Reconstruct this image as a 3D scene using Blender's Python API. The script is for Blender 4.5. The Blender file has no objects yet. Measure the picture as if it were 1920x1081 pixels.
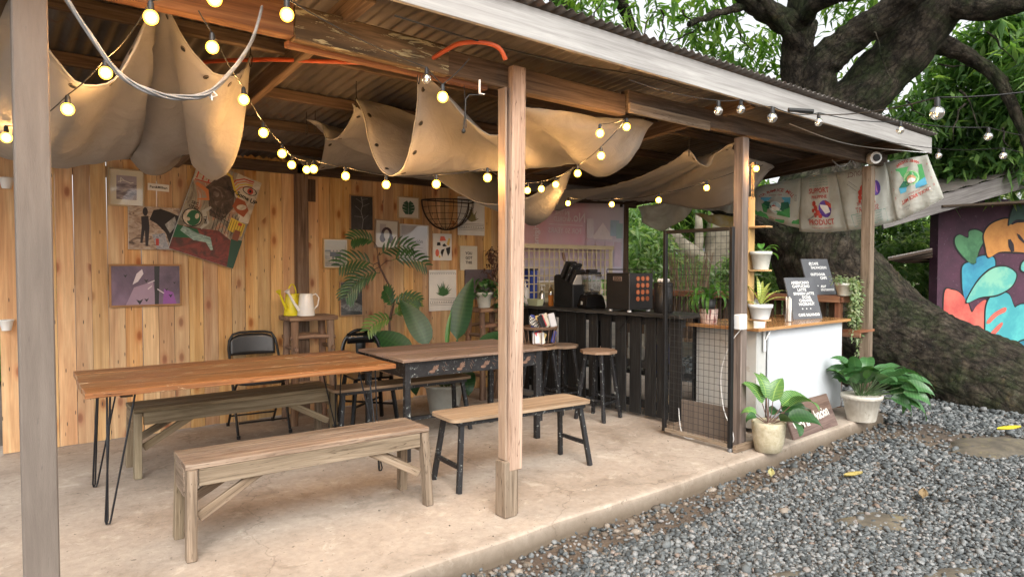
import bpy, math, random
import numpy as np
from mathutils import Vector, Matrix, noise as mnoise
random.seed(7); rng = np.random.default_rng(7)
R = math.radians
scn = bpy.context.scene
# ---------------------------------------------------------------- camera
CAMZ = 1.45; FPX = 1250.0; HEAD = R(50.9); PITCH = R(1.83)
cam_d = bpy.data.cameras.new('camera'); cam = bpy.data.objects.new('camera', cam_d)
scn.collection.objects.link(cam); scn.camera = cam
cam.location = (0, 0, CAMZ); cam.rotation_euler = (R(90) - PITCH, 0, HEAD - R(90))
cam_d.sensor_width = 36.0; cam_d.lens = FPX / 1920 * 36; cam_d.clip_start = 0.05; cam_d.clip_end = 500
# ---------------------------------------------------------------- sky
SUN_EL, SUN_AZ = R(42), R(243)
world = bpy.data.worlds.new('World'); scn.world = world; world.use_nodes = True
nt = world.node_tree; nt.nodes.clear()
sky = nt.nodes.new('ShaderNodeTexSky'); sky.sky_type = 'NISHITA'; sky.sun_disc = False
sky.sun_elevation = SUN_EL; sky.sun_rotation = R(90) - SUN_AZ; sky.dust_density = 4.0; sky.air_density = 1.0
hs = nt.nodes.new('ShaderNodeHueSaturation'); hs.inputs['Saturation'].default_value = 0.12
bg = nt.nodes.new('ShaderNodeBackground'); bg.inputs['Strength'].default_value = 0.15
wo = nt.nodes.new('ShaderNodeOutputWorld')
nt.links.new(sky.outputs[0], hs.inputs['Color']); nt.links.new(hs.outputs[0], bg.inputs[0]); nt.links.new(bg.outputs[0], wo.inputs[0])
# ---------------------------------------------------------------- sun through thin cloud
sd = bpy.data.lights.new('sun', 'SUN'); sd.energy = 1.2; sd.angle = R(50); sd.color = (1, .96, .9)
sun = bpy.data.objects.new('sun', sd); scn.collection.objects.link(sun)
sun.rotation_euler = Vector((math.cos(SUN_AZ) * math.cos(SUN_EL), math.sin(SUN_AZ) * math.cos(SUN_EL), math.sin(SUN_EL))).to_track_quat('Z', 'Y').to_euler()
# ---------------------------------------------------------------- exposure
scn.view_settings.view_transform = 'Standard'; scn.view_settings.look = 'None'
scn.view_settings.exposure = 1.12; scn.view_settings.gamma = 1.0; scn.view_settings.use_curve_mapping = False
scn.render.engine = 'CYCLES'

# ================================================================ helpers
ROT = cam.rotation_euler.to_matrix()
def ray(px, py):
    return ROT @ Vector(((px - 960) / FPX, (540.5 - py) / FPX, -1))
O = Vector((0, 0, CAMZ))
def Wz(px, py, z=0.0):
    r = ray(px, py); return O + r * ((z - CAMZ) / r.z)
def WY(px, py, Y):
    r = ray(px, py); return O + r * (Y / r.y)
def WX(px, py, X):
    r = ray(px, py); return O + r * (X / r.x)
def WD(px, py, d):
    return O + ray(px, py) * d
def V(*a): return Vector(a)

class MB:
    def __init__(s): s.v = []; s.f = []; s.uv = []; s.m = []; s.s = []
    def add(s, verts, faces, m=0, uvs=None, smooth=False):
        b = len(s.v); s.v += [tuple(p) for p in verts]
        for k, f in enumerate(faces):
            s.f.append(tuple(b + i for i in f)); s.m.append(m); s.s.append(smooth)
            s.uv.append(uvs[k] if uvs else [(s.v[b + i][0] + s.v[b + i][1], s.v[b + i][2] + s.v[b+i][1]*.3) for i in f])
        return s
    def obox(s, c, ax, m=0):
        c = Vector(c); ax = [Vector(a) for a in ax]
        L = [a.length * 2 for a in ax]; lo = L.index(max(L)); ou, ov = random.random() * 9, random.random() * 9
        vs = []; loc = []
        for i in (-1, 1):
            for j in (-1, 1):
                for k in (-1, 1):
                    vs.append(c + ax[0] * i + ax[1] * j + ax[2] * k); loc.append((i * L[0] / 2, j * L[1] / 2, k * L[2] / 2))
        fs = [(0, 1, 3, 2), (4, 6, 7, 5), (0, 4, 5, 1), (2, 3, 7, 6), (0, 2, 6, 4), (1, 5, 7, 3)]
        if ax[0].cross(ax[1]).dot(ax[2]) < 0: fs = [tuple(reversed(f)) for f in fs]
        dims = [(1, 2), (1, 2), (0, 2), (0, 2), (0, 1), (0, 1)]; uvs = []
        for f, (a, b) in zip(fs, dims):
            if b == lo: a, b = b, a
            w = a if a == lo else a
            uvs.append([(loc[i][w] + ou, loc[i][b] + ov + (a + b) * .37) for i in f])
        return s.add(vs, fs, m, uvs)
    def box(s, x0, x1, y0, y1, z0, z1, m=0):
        return s.obox(((x0 + x1) / 2, (y0 + y1) / 2, (z0 + z1) / 2), ((abs(x1 - x0) / 2, 0, 0), (0, abs(y1 - y0) / 2, 0), (0, 0, abs(z1 - z0) / 2)), m)
    def beam(s, p0, p1, w, h, up=(0, 0, 1), m=0):
        p0, p1 = Vector(p0), Vector(p1); d = p1 - p0; u = Vector(up); sd_ = d.cross(u).normalized(); u2 = sd_.cross(d).normalized()
        return s.obox((p0 + p1) / 2, (d / 2, sd_ * w / 2, u2 * h / 2), m)
    def tube(s, pts, r, n=8, m=0, cap=True, smooth=True):
        pts = [Vector(p) for p in pts]; N = len(pts)
        rr = r if isinstance(r, (list, tuple)) else [r] * N
        t0 = (pts[1] - pts[0]).normalized(); a = Vector((0, 0, 1)) if abs(t0.z) < .9 else Vector((1, 0, 0))
        x = t0.cross(a).normalized(); vs = []; L = 0; us = []
        for i, p in enumerate(pts):
            t = (pts[min(i + 1, N - 1)] - pts[max(i - 1, 0)])
            t = t.normalized() if t.length > 1e-9 else t0
            x = (x - t * x.dot(t)).normalized(); y = t.cross(x)
            if i: L += (p - pts[i - 1]).length
            us.append(L)
            for k in range(n):
                an = 2 * math.pi * k / n; vs.append(p + (x * math.cos(an) + y * math.sin(an)) * rr[i])
        fs = []; uvs = []
        for i in range(N - 1):
            for k in range(n):
                k2 = (k + 1) % n; fs.append((i * n + k, i * n + k2, (i + 1) * n + k2, (i + 1) * n + k))
                c = 2 * math.pi * rr[i] / n
                uvs.append([(us[i], k * c), (us[i], (k + 1) * c), (us[i + 1], (k + 1) * c), (us[i + 1], k * c)])
        s.add(vs, fs, m, uvs, smooth)
        if cap:
            s.add(vs[:n], [tuple(range(n))[::-1]], m); s.add(vs[-n:], [tuple(range(n))], m)
        return s
    def lathe(s, prof, n=24, c=(0, 0, 0), m=0, smooth=True, rib=0, ribn=0):
        vs = []; c = Vector(c)
        for (r, z) in prof:
            for k in range(n):
                an = 2 * math.pi * k / n; q = r * (1 + (rib * (k % 2) if rib else 0)); vs.append(c + Vector((q * math.cos(an), q * math.sin(an), z)))
        fs = [(i * n + k, i * n + (k + 1) % n, (i + 1) * n + (k + 1) % n, (i + 1) * n + k) for i in range(len(prof) - 1) for k in range(n)]
        s.add(vs, fs, m, None, smooth)
        if prof[0][0] > 1e-4: s.add(vs[:n], [tuple(range(n))[::-1]], m)
        if prof[-1][0] > 1e-4: s.add(vs[-n:], [tuple(range(n))], m)
        return s
    def sphere(s, c, r, n=12, m=0, sc=(1, 1, 1)):
        prof = [(max(1e-5, math.sin(math.pi * i / (n // 2 + 1)) * r), -math.cos(math.pi * i / (n // 2 + 1)) * r) for i in range(n // 2 + 2)]
        b = len(s.v); s.lathe(prof, n, (0, 0, 0), m)
        for i in range(b, len(s.v)):
            q = s.v[i]; s.v[i] = (q[0] * sc[0] + c[0], q[1] * sc[1] + c[1], q[2] * sc[2] + c[2])
        return s
    def poly(s, pts, m=0): return s.add(pts, [tuple(range(len(pts)))], m, [[(i * .1, 0) for i in range(len(pts))]])
    def grid(s, P, m=0, smooth=True):
        P = np.asarray(P); nu, nv = P.shape[:2]
        vs = P.reshape(-1, 3).tolist(); fs = []; uvs = []
        for i in range(nu - 1):
            for j in range(nv - 1):
                fs.append((i * nv + j, (i + 1) * nv + j, (i + 1) * nv + j + 1, i * nv + j + 1))
                uvs.append([(i / (nu - 1), j / (nv - 1)), ((i + 1) / (nu - 1), j / (nv - 1)), ((i + 1) / (nu - 1), (j + 1) / (nv - 1)), (i / (nu - 1), (j + 1) / (nv - 1))])
        return s.add(vs, fs, m, uvs, smooth)
    def xf(s, M, start=0):
        for i in range(start, len(s.v)): s.v[i] = tuple(M @ Vector(s.v[i]))
        return s
    def build(s, name, mats, parent=None, bevel=0, solid=0, kind=None, loc=None):
        me = bpy.data.meshes.new(name)
        V_ = s.v
        rt_ = parent
        while rt_ is not None and not rt_.get('_wo'): rt_ = rt_.parent
        if rt_ is not None:
            iv = parent_inv(rt_); V_ = [tuple(iv @ Vector(q)) for q in s.v]
        me.from_pydata(V_, [], s.f)
        if not isinstance(mats, (list, tuple)): mats = [mats]
        for a in mats: me.materials.append(a)
        me.polygons.foreach_set('material_index', s.m); me.polygons.foreach_set('use_smooth', s.s)
        ul = me.uv_layers.new(name='UVMap'); flat = []
        for u in s.uv:
            for q in u: flat += [q[0], q[1]]
        ul.data.foreach_set('uv', flat); me.update()
        o = bpy.data.objects.new(name, me); scn.collection.objects.link(o)
        if parent is not None: o.parent = parent
        if loc is not None: o.location = loc
        if bevel:
            b = o.modifiers.new('bevel', 'BEVEL'); b.width = bevel; b.segments = 1; b.limit_method = 'ANGLE'; b.angle_limit = R(50)
        if solid:
            q = o.modifiers.new('solid', 'SOLIDIFY'); q.thickness = solid; q.offset = 0
        if kind: o['kind'] = kind
        return o
_inv = {}
def parent_inv(p):
    return _inv[p.name]
def tag(o, label=None, cat=None, group=None, kind=None):
    if label: o['label'] = label
    if cat: o['category'] = cat
    if group: o['group'] = group
    if kind: o['kind'] = kind
    return o
def thing(name, label, cat, loc=(0, 0, 0), rz=0, group=None, world=False):
    """An Empty at the thing's base. world=True: its parts are authored in world coordinates."""
    o = bpy.data.objects.new(name, None); scn.collection.objects.link(o); o.empty_display_size = .1
    o.location = loc; o.rotation_euler = (0, 0, rz)
    tag(o, label, cat, group)
    if world:
        o['_wo'] = 1
        _inv[o.name] = (Matrix.Translation(Vector(loc)) @ Matrix.Rotation(rz, 4, 'Z')).inverted()
    return o
def dup(root, loc, rz, label=None, group=None):
    r = root.copy(); scn.collection.objects.link(r); r.location = loc; r.rotation_euler = (0, 0, rz)
    if label: r['label'] = label
    if group: r['group'] = group
    for ch in list(root.children):
        c = ch.copy(); scn.collection.objects.link(c); c.parent = r
        for g in ch.children:
            d = g.copy(); scn.collection.objects.link(d); d.parent = c
    return r
def text_into(mb, s, M, size, m=0, sx=1.0, align='CENTER', mirror=False, bold=0.0, space=1.0):
    """flat lettering laid at matrix M (x right, y up)"""
    cu = bpy.data.curves.new('t', 'FONT'); cu.body = s; cu.size = size; cu.align_x = align; cu.align_y = 'CENTER'; cu.resolution_u = 2
    cu.offset = bold; cu.space_character = space
    o = bpy.data.objects.new('t', cu); scn.collection.objects.link(o)
    dg = bpy.context.evaluated_depsgraph_get(); me = o.evaluated_get(dg).to_mesh()
    vs = [M @ Vector((v.co.x * sx * (-1 if mirror else 1), v.co.y, 0)) for v in me.vertices]
    fs = [tuple(p.vertices) for p in me.polygons]
    mb.add(vs, fs, m)
    o.evaluated_get(dg).to_mesh_clear(); bpy.data.objects.remove(o); bpy.data.curves.remove(cu)
# ---------------------------------------------------------------- materials
def _m(name):
    m = bpy.data.materials.new(name); m.use_nodes = True; nt = m.node_tree
    return m, nt, nt.nodes['Principled BSDF']
def N(nt, t, **kw):
    n = nt.nodes.new(t)
    for k, v in kw.items():
        if k in ('op',): n.operation = v
        elif k == 'blend': n.data_type = 'RGBA'; n.blend_type = v
        elif hasattr(n, k): setattr(n, k, v)
    return n
def L(nt, a, b): nt.links.new(a, b)
def ramp(nt, src, stops):
    r = nt.nodes.new('ShaderNodeValToRGB'); e = r.color_ramp.elements
    while len(e) < len(stops): e.new(.5)
    for k, (p, c) in enumerate(stops):
        e[k].position = p; e[k].color = (*c, 1) if len(c) == 3 else c
    L(nt, src, r.inputs[0]); return r.outputs[0]
def g3(v): return (v, v, v)
def mix(nt, fac, a, b, blend='MIX'):
    n = nt.nodes.new('ShaderNodeMix'); n.data_type = 'RGBA'; n.blend_type = blend
    for k, val in ((0, fac), (6, a), (7, b)):
        sock = n.inputs[k]
        if hasattr(val, 'is_output') or hasattr(val, 'links'): L(nt, val, sock)
        elif isinstance(val, (int, float)): sock.default_value = val if k == 0 else (val, val, val, 1)
        else: sock.default_value = (*val, 1)
    return n.outputs[2]
def noise(nt, vec, scale, detail=4, rough=.6, dist=0):
    n = nt.nodes.new('ShaderNodeTexNoise'); n.inputs['Scale'].default_value = scale; n.inputs['Detail'].default_value = detail
    n.inputs['Roughness'].default_value = rough; n.inputs['Distortion'].default_value = dist
    if vec: L(nt, vec, n.inputs['Vector'])
    return n.outputs[0]
def mapping(nt, src, sc, locv=None):
    mp = nt.nodes.new('ShaderNodeMapping'); mp.inputs['Scale'].default_value = sc; L(nt, src, mp.inputs['Vector'])
    if locv is not None: L(nt, locv, mp.inputs['Location'])
    return mp.outputs[0]
def bump(nt, h, b, strength=.3, dist=.01, prev=None):
    n = nt.nodes.new('ShaderNodeBump'); n.inputs['Strength'].default_value = strength; n.inputs['Distance'].default_value = dist
    L(nt, h, n.inputs['Height'])
    if prev: L(nt, prev, n.inputs['Normal'])
    L(nt, n.outputs[0], b.inputs['Normal']); return n.outputs[0]
def tc(nt, k='Object'):
    return nt.nodes.new('ShaderNodeTexCoord').outputs[k]
def rnd(nt): return nt.nodes.new('ShaderNodeObjectInfo').outputs['Random']
def island(nt): return nt.nodes.new('ShaderNodeNewGeometry').outputs['Random Per Island']
def wood(name, c1, c2, c3, along=1.6, across=38, knots=0, rough=.78, bmp=.35, var=.3, blot=.35, wear=None, wearc=(.6, .55, .45), spec=.3, coat=0, crack=0.0):
    m, nt, b = _m(name); uv = tc(nt, 'UV'); rn = rnd(nt)
    cmb = N(nt, 'ShaderNodeCombineXYZ'); mu = N(nt, 'ShaderNodeMath', op='MULTIPLY'); mu.inputs[1].default_value = 17.3; L(nt, rn, mu.inputs[0])
    L(nt, mu.outputs[0], cmb.inputs[0]); L(nt, mu.outputs[0], cmb.inputs[1]); off = cmb.outputs[0]
    g = noise(nt, mapping(nt, uv, (along, across, 1), off), 1, 7, .65, .8)
    col = ramp(nt, g, [(.32, c1), (.5, c2), (.68, c3)])
    fine = noise(nt, mapping(nt, uv, (along * 4, across * 5, 1), off), 1, 3, .6)
    col = mix(nt, .35, col, ramp(nt, fine, [(.3, g3(.45)), (.7, g3(1.0))]), 'MULTIPLY')
    bl = noise(nt, mapping(nt, uv, (1.1, 5, 1), off), 1, 4, .6, .5)
    col = mix(nt, blot, col, ramp(nt, bl, [(.3, g3(.35)), (.65, g3(1.15))]), 'MULTIPLY')
    h = g
    if knots:
        vo = N(nt, 'ShaderNodeTexVoronoi'); vo.voronoi_dimensions = '2D'; L(nt, mapping(nt, uv, (knots * 1.9, 7.0, 1), off), vo.inputs['Vector']); vo.inputs['Scale'].default_value = 1
        vo.inputs['Randomness'].default_value = 1
        kn = ramp(nt, vo.outputs['Distance'], [(.05, g3(1)), (.10, g3(.75)), (.15, g3(0))])
        sel = N(nt, 'ShaderNodeSeparateColor'); L(nt, vo.outputs['Color'], sel.inputs[0])
        gate = ramp(nt, sel.outputs[0], [(.64, g3(0)), (.68, g3(1))])
        kk = mix(nt, 1.0, kn, gate, 'MULTIPLY')
        col = mix(nt, kk, col, (c1[0] * .32, c1[1] * .22, c1[2] * .18))
        halo = mix(nt, 1.0, ramp(nt, vo.outputs['Distance'], [(.13, g3(.55)), (.3, g3(0))]), gate, 'MULTIPLY')
        col = mix(nt, halo, col, (c1[0] * .85, c1[1] * .62, c1[2] * .45))
        # nail holes
        v2 = N(nt, 'ShaderNodeTexVoronoi'); v2.voronoi_dimensions = '2D'; L(nt, mapping(nt, uv, (3.1, 16, 1), off), v2.inputs['Vector']); v2.inputs['Scale'].default_value = 1
        s2 = N(nt, 'ShaderNodeSeparateColor'); L(nt, v2.outputs['Color'], s2.inputs[0])
        nh = mix(nt, 1.0, ramp(nt, v2.outputs['Distance'], [(.045, g3(.9)), (.06, g3(0))]), ramp(nt, s2.outputs[1], [(.55, g3(0)), (.6, g3(1))]), 'MULTIPLY')
        col = mix(nt, nh, col, g3(.03))
    if wear is not None:
        w = noise(nt, mapping(nt, uv, (5, 26, 1), off), 1, 6, .7, .4)
        wf = ramp(nt, w, [(wear, g3(0)), (wear + .03, g3(1))]); col = mix(nt, wf, col, wearc); h = mix(nt, .5, h, wf)
    if crack:
        w = noise(nt, mapping(nt, uv, (1.2, 30, 1), off), 1, 3, .5, .2)
        cf = ramp(nt, w, [(.5 - crack, g3(0)), (.5, g3(1)), (.5 + crack, g3(0))]); col = mix(nt, cf, col, (c1[0] * .35, c1[1] * .3, c1[2] * .25))
    hsv = N(nt, 'ShaderNodeHueSaturation')
    for sock, lo, hi in (('Value', 1 - var, 1 + var * .8), ('Hue', .492, .508), ('Saturation', 1 - var * .8, 1 + var * .3)):
        mr = N(nt, 'ShaderNodeMapRange'); mr.inputs[3].default_value = lo; mr.inputs[4].default_value = hi
        fr = N(nt, 'ShaderNodeMath', op='FRACT'); mm = N(nt, 'ShaderNodeMath', op='MULTIPLY'); mm.inputs[1].default_value = {'Value': 1, 'Hue': 7.7, 'Saturation': 13.1}[sock]
        L(nt, rn, mm.inputs[0]); L(nt, mm.outputs[0], fr.inputs[0]); L(nt, fr.outputs[0], mr.inputs[0]); L(nt, mr.outputs[0], hsv.inputs[sock])
    L(nt, col, hsv.inputs['Color']); L(nt, hsv.outputs[0], b.inputs['Base Color'])
    b.inputs['Roughness'].default_value = rough; b.inputs['Specular IOR Level'].default_value = spec
    b.inputs['Coat Weight'].default_value = coat
    bump(nt, h, b, bmp, .006); return m
def stuff(name, c1, c2=None, scale=6, rough=.6, bmp=.15, bsc=40, metal=0, detail=5, spots=None, spotc=(.05, .04, .03), coord='Object', spec=.5, lo=.35, hi=.65, alpha=1, coat=0, stretch=(1, 1, 1)):
    m, nt, b = _m(name); c = mapping(nt, tc(nt, coord), stretch)
    if c2 is None: c2 = tuple(x * .8 for x in c1)
    col = ramp(nt, noise(nt, c, scale, detail, .65, .3), [(lo, c2), (hi, c1)])
    if spots: col = mix(nt, ramp(nt, noise(nt, c, spots[0], 6, .7, .4), [(spots[1], g3(0)), (spots[1] + .05, g3(spots[2]))]), col, spotc)
    L(nt, col, b.inputs['Base Color']); b.inputs['Roughness'].default_value = rough; b.inputs['Metallic'].default_value = metal
    b.inputs['Specular IOR Level'].default_value = spec; b.inputs['Coat Weight'].default_value = coat
    if bmp: bump(nt, noise(nt, c, bsc, 4, .6), b, bmp, .004)
    return m
def flat(name, c, rough=.6, metal=0, spec=.4, em=0):
    m, nt, b = _m(name)
    col = mix(nt, .25, c, ramp(nt, noise(nt, tc(nt), 9, 4, .6), [(.3, g3(.6)), (.7, g3(1.1))]), 'MULTIPLY')
    L(nt, col, b.inputs['Base Color'])
    b.inputs['Roughness'].default_value = rough; b.inputs['Metallic'].default_value = metal; b.inputs['Specular IOR Level'].default_value = spec
    if em: b.inputs['Emission Color'].default_value = (*c, 1); b.inputs['Emission Strength'].default_value = em
    return m
def leafmat(name, ramp_stops, rough=.45, trans=.35, vein=None):
    m, nt, b = _m(name)
    col = ramp(nt, island(nt), ramp_stops)
    col = mix(nt, .4, col, ramp(nt, noise(nt, tc(nt), 3, 3, .6), [(.3, g3(.5)), (.7, g3(1.2))]), 'MULTIPLY')
    if vein:
        uv = N(nt, 'ShaderNodeSeparateXYZ'); L(nt, tc(nt, 'UV'), uv.inputs[0])
        w = N(nt, 'ShaderNodeTexWave'); w.inputs['Scale'].default_value = vein[0]; w.inputs['Distortion'].default_value = vein[2] if len(vein) > 2 else 1; L(nt, mapping(nt, tc(nt, 'UV'), (1.2, .5, 1)), w.inputs[0])
        col = mix(nt, ramp(nt, w.outputs[0], [(.55, g3(0)), (.9, g3(.6))]), col, vein[1])
        mm = N(nt, 'ShaderNodeMath', op='SUBTRACT'); mm.inputs[1].default_value = .5; L(nt, uv.outputs[1], mm.inputs[0]); ab = N(nt, 'ShaderNodeMath', op='ABSOLUTE'); L(nt, mm.outputs[0], ab.inputs[0])
        col = mix(nt, ramp(nt, ab.outputs[0], [(.01, g3(.7)), (.05, g3(0))]), col, vein[1])
    L(nt, col, b.inputs['Base Color']); b.inputs['Roughness'].default_value = rough
    tr = N(nt, 'ShaderNodeBsdfTranslucent'); L(nt, mix(nt, 1, col, (1.5, 1.6, .6), 'MULTIPLY'), tr.inputs[0])
    mx = N(nt, 'ShaderNodeMixShader'); mx.inputs[0].default_value = trans
    o = nt.nodes['Material Output']; L(nt, b.outputs[0], mx.inputs[1]); L(nt, tr.outputs[0], mx.inputs[2]); L(nt, mx.outputs[0], o.inputs[0])
    return m
def cloth_mat(name, c1, c2, trans=.25, scale=3, dirt=None, weave=600):
    m, nt, b = _m(name); c = tc(nt)
    col = ramp(nt, noise(nt, c, scale, 5, .6, .3), [(.3, c2), (.7, c1)])
    if dirt: col = mix(nt, ramp(nt, noise(nt, c, 2.2, 6, .7, .6), [(.52, g3(0)), (.75, g3(.6))]), col, dirt)
    L(nt, col, b.inputs['Base Color']); b.inputs['Roughness'].default_value = .95; b.inputs['Specular IOR Level'].default_value = .15
    tr = N(nt, 'ShaderNodeBsdfTranslucent'); L(nt, col, tr.inputs[0])
    mx = N(nt, 'ShaderNodeMixShader'); mx.inputs[0].default_value = trans
    o = nt.nodes['Material Output']; L(nt, b.outputs[0], mx.inputs[1]); L(nt, tr.outputs[0], mx.inputs[2]); L(nt, mx.outputs[0], o.inputs[0])
    b2 = bump(nt, noise(nt, mapping(nt, c, (1, 1, 2.2)), 4.5, 5, .6, 1.6), b, .55, .03); bump(nt, noise(nt, c, weave, 2, .5), b, .12, .001, b2); return m
def glass(name, tint=(1, 1, 1), rough=.02, fac=.12):
    m, nt, b = _m(name)
    t = N(nt, 'ShaderNodeBsdfTransparent'); t.inputs[0].default_value = (*tint, 1)
    g = N(nt, 'ShaderNodeBsdfGlossy'); g.inputs['Roughness'].default_value = rough
    lw = N(nt, 'ShaderNodeLayerWeight'); lw.inputs[0].default_value = .35
    f = ramp(nt, lw.outputs['Facing'], [(0, g3(fac)), (1, g3(.75))])
    mx = N(nt, 'ShaderNodeMixShader'); L(nt, f, mx.inputs[0]); L(nt, t.outputs[0], mx.inputs[1]); L(nt, g.outputs[0], mx.inputs[2])
    L(nt, mx.outputs[0], nt.nodes['Material Output'].inputs[0]); return m

M = {}
M['pine'] = wood('pine', (.49, .25, .085), (.65, .385, .15), (.76, .52, .24), along=.8, across=15, knots=1.7, rough=.6, bmp=.15, var=.21, blot=.3, spec=.4)
M['beam'] = wood('weathered_beam', (.07, .042, .027), (.14, .09, .058), (.23, .155, .105), rough=.85, bmp=.6, var=.2, blot=.55, wear=.72, wearc=(.42, .36, .24))
M['darkbeam'] = wood('dark_roof_timber', (.04, .026, .018), (.085, .055, .035), (.14, .095, .065), rough=.85, bmp=.5, var=.25, blot=.5)
M['post'] = wood('bare_post', (.28, .17, .11), (.47, .31, .22), (.60, .43, .32), along=1.4, across=40, rough=.8, bmp=.6, var=.08, blot=.3, crack=.008)
M['greypost'] = stuff('grey_post', (.175, .143, .118), (.12, .095, .078), 5, .9, .5, 120, stretch=(5, 5, .5), spots=(9, .64, .5), spotc=(.08, .065, .055), lo=.25, hi=.7)
M['post3'] = wood('grey_brown_post', (.11, .085, .07), (.19, .15, .125), (.26, .21, .18), rough=.85, bmp=.4, var=.05, blot=.4)
M['fascia'] = wood('fascia_board', (.28, .265, .25), (.38, .365, .345), (.48, .465, .44), along=.9, across=22, rough=.8, bmp=.35, var=.03, blot=.12)
M['bench'] = wood('bench_wood', (.14, .10, .065), (.25, .185, .125), (.36, .28, .20), along=1.5, across=34, rough=.8, bmp=.5, var=.12, blot=.4, crack=.006)
M['benchtop'] = wood('bench_top_wood', (.13, .08, .052), (.245, .172, .12), (.35, .27, .20), along=1.6, across=40, rough=.75, bmp=.6, var=.1, blot=.45, crack=.008)
M['benchdk'] = wood('back_bench_wood', (.14, .10, .055), (.24, .18, .11), (.33, .26, .17), along=1.5, across=34, rough=.8, bmp=.5, var=.12, blot=.4)  # slightly darker, yellower wood tone for the back bench
M['orange'] = wood('varnished_table_wood', (.16, .065, .02), (.33, .15, .05), (.44, .245, .105), along=1.1, across=26, rough=.42, bmp=.8, var=.14, blot=.55, wear=.60, wearc=(.66, .5, .3), spec=.5, crack=.01)
M['tabl2'] = wood('worn_brown_tabletop', (.15, .09, .06), (.27, .18, .13), (.36, .26, .20), along=1.2, across=26, rough=.6, bmp=.5, var=.12, blot=.4, crack=.008)
M['seatwood'] = wood('plank_seat', (.24, .15, .095), (.37, .255, .17), (.47, .345, .24), along=1.6, across=30, rough=.65, bmp=.3, var=.1, blot=.4)
M['seatdk'] = wood('stool_seat', (.20, .12, .07), (.30, .20, .13), (.40, .28, .19), along=1.6, across=30, rough=.7, bmp=.3, var=.1, blot=.4)
M['pallet'] = wood('black_pallet', (.008, .008, .008), (.018, .018, .018), (.04, .039, .037), along=3, across=90, rough=.6, bmp=.9, var=.3, blot=.2, wear=.70, wearc=(.10, .095, .085))
M['counter'] = wood('counter_top_wood', (.36, .15, .045), (.50, .24, .08), (.60, .33, .13), along=1, across=16, rough=.22, bmp=.08, var=.05, blot=.2, spec=.5, coat=.3)
M['redwood'] = wood('reddish_shelf', (.17, .06, .03), (.28, .115, .055), (.38, .18, .09), along=1.1, across=24, rough=.6, bmp=.3, var=.15, blot=.35)
M['ladder'] = wood('shelf_pine', (.42, .22, .08), (.56, .32, .13), (.66, .42, .2), along=1.1, across=20, rough=.5, bmp=.15, var=.05, blot=.2)
M['rustic'] = wood('rustic_log', (.12, .065, .04), (.24, .14, .085), (.37, .24, .15), along=1.6, across=20, rough=.8, bmp=.9, var=.2, blot=.5)
M['framewood'] = wood('frame_wood', (.36, .19, .08), (.48, .28, .13), (.58, .36, .19), along=2, across=40, rough=.5, bmp=.1, var=.2, blot=.2)
M['blackpaint'] = stuff('chipped_black_paint', (.018, .018, .02), (.008, .008, .009), 14, .45, .2, 60, spots=(38, .60, 1), spotc=(.33, .36, .34))
M['blackmetal'] = stuff('black_metal', (.014, .014, .015), (.008, .008, .008), 9, .38, .03, 50, metal=.2)
M['blackgloss'] = stuff('gloss_black', (.012, .012, .013), (.008, .008, .008), 9, .16, 0, 50, metal=.3)
M['padblack'] = stuff('black_vinyl', (.022, .021, .02), (.014, .013, .013), 9, .33, .05, 150)
M['hairpin'] = stuff('hairpin_steel', (.022, .024, .028), (.012, .012, .014), 12, .42, .1, 60, metal=.5, spots=(30, .66, .6), spotc=(.12, .13, .14))
M['white'] = stuff('white_enamel', (.78, .77, .73), (.7, .69, .65), 5, .25, 0)
M['yellow'] = stuff('yellow_enamel', (.75, .66, .03), (.65, .56, .02), 5, .25, 0)
M['panel'] = stuff('white_board', (.60, .63, .66), (.54, .57, .60), 2.2, .4, .03, 20, spots=(3, .66, .3), spotc=(.4, .37, .32))
M['panel2'] = stuff('grey_white_board', (.50, .50, .47), (.42, .42, .4), 3, .55, .05, 20, spots=(6, .62, .5), spotc=(.3, .25, .2))
M['paper'] = stuff('paper', (.74, .72, .67), (.68, .66, .61), 6, .7, 0)
M['canvas'] = cloth_mat('beige_canvas', (.50, .475, .44), (.42, .395, .36), .38, 2.5, (.29, .25, .20))
M['wirebl'] = flat('black_cable', (.012, .012, .012), .5)
M['wiregy'] = stuff('grey_cable', (.20, .20, .20), (.10, .10, .10), 20, .4, .1)
M['conduit'] = flat('orange_conduit', (.40, .07, .02), .5)
M['glass'] = glass('clear_glass')
M['bulbglass'] = glass('bulb_glass', (.97, .95, .9), .12, .55)
M['flat_white'] = flat('white_plastic', (.72, .72, .70), .4)
def emis(name, c, st):
    m, nt, b = _m(name); e = N(nt, 'ShaderNodeEmission'); e.inputs[0].default_value = (*c, 1); e.inputs[1].default_value = st
    L(nt, e.outputs[0], nt.nodes['Material Output'].inputs[0]); return m
M['lit'] = emis('lit_bulb', (1.0, .60, .22), 26)
M['filament'] = emis('dim_filament', (1.0, .7, .35), 3)
def litbulb():
    m, nt, b = _m('lit_bulb_glow'); lw = N(nt, 'ShaderNodeLayerWeight'); lw.inputs[0].default_value = .5
    f = ramp(nt, lw.outputs['Facing'], [(.0, (1, .52, .17)), (.11, (1, .52, .17)), (.2, (.022, .0125, .0013)), (.9, (.016, .0075, .0004))])
    e = N(nt, 'ShaderNodeEmission'); L(nt, f, e.inputs[0]); e.inputs[1].default_value = 310; L(nt, e.outputs[0], nt.nodes['Material Output'].inputs[0]); return m
M['lit'] = litbulb()
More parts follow.
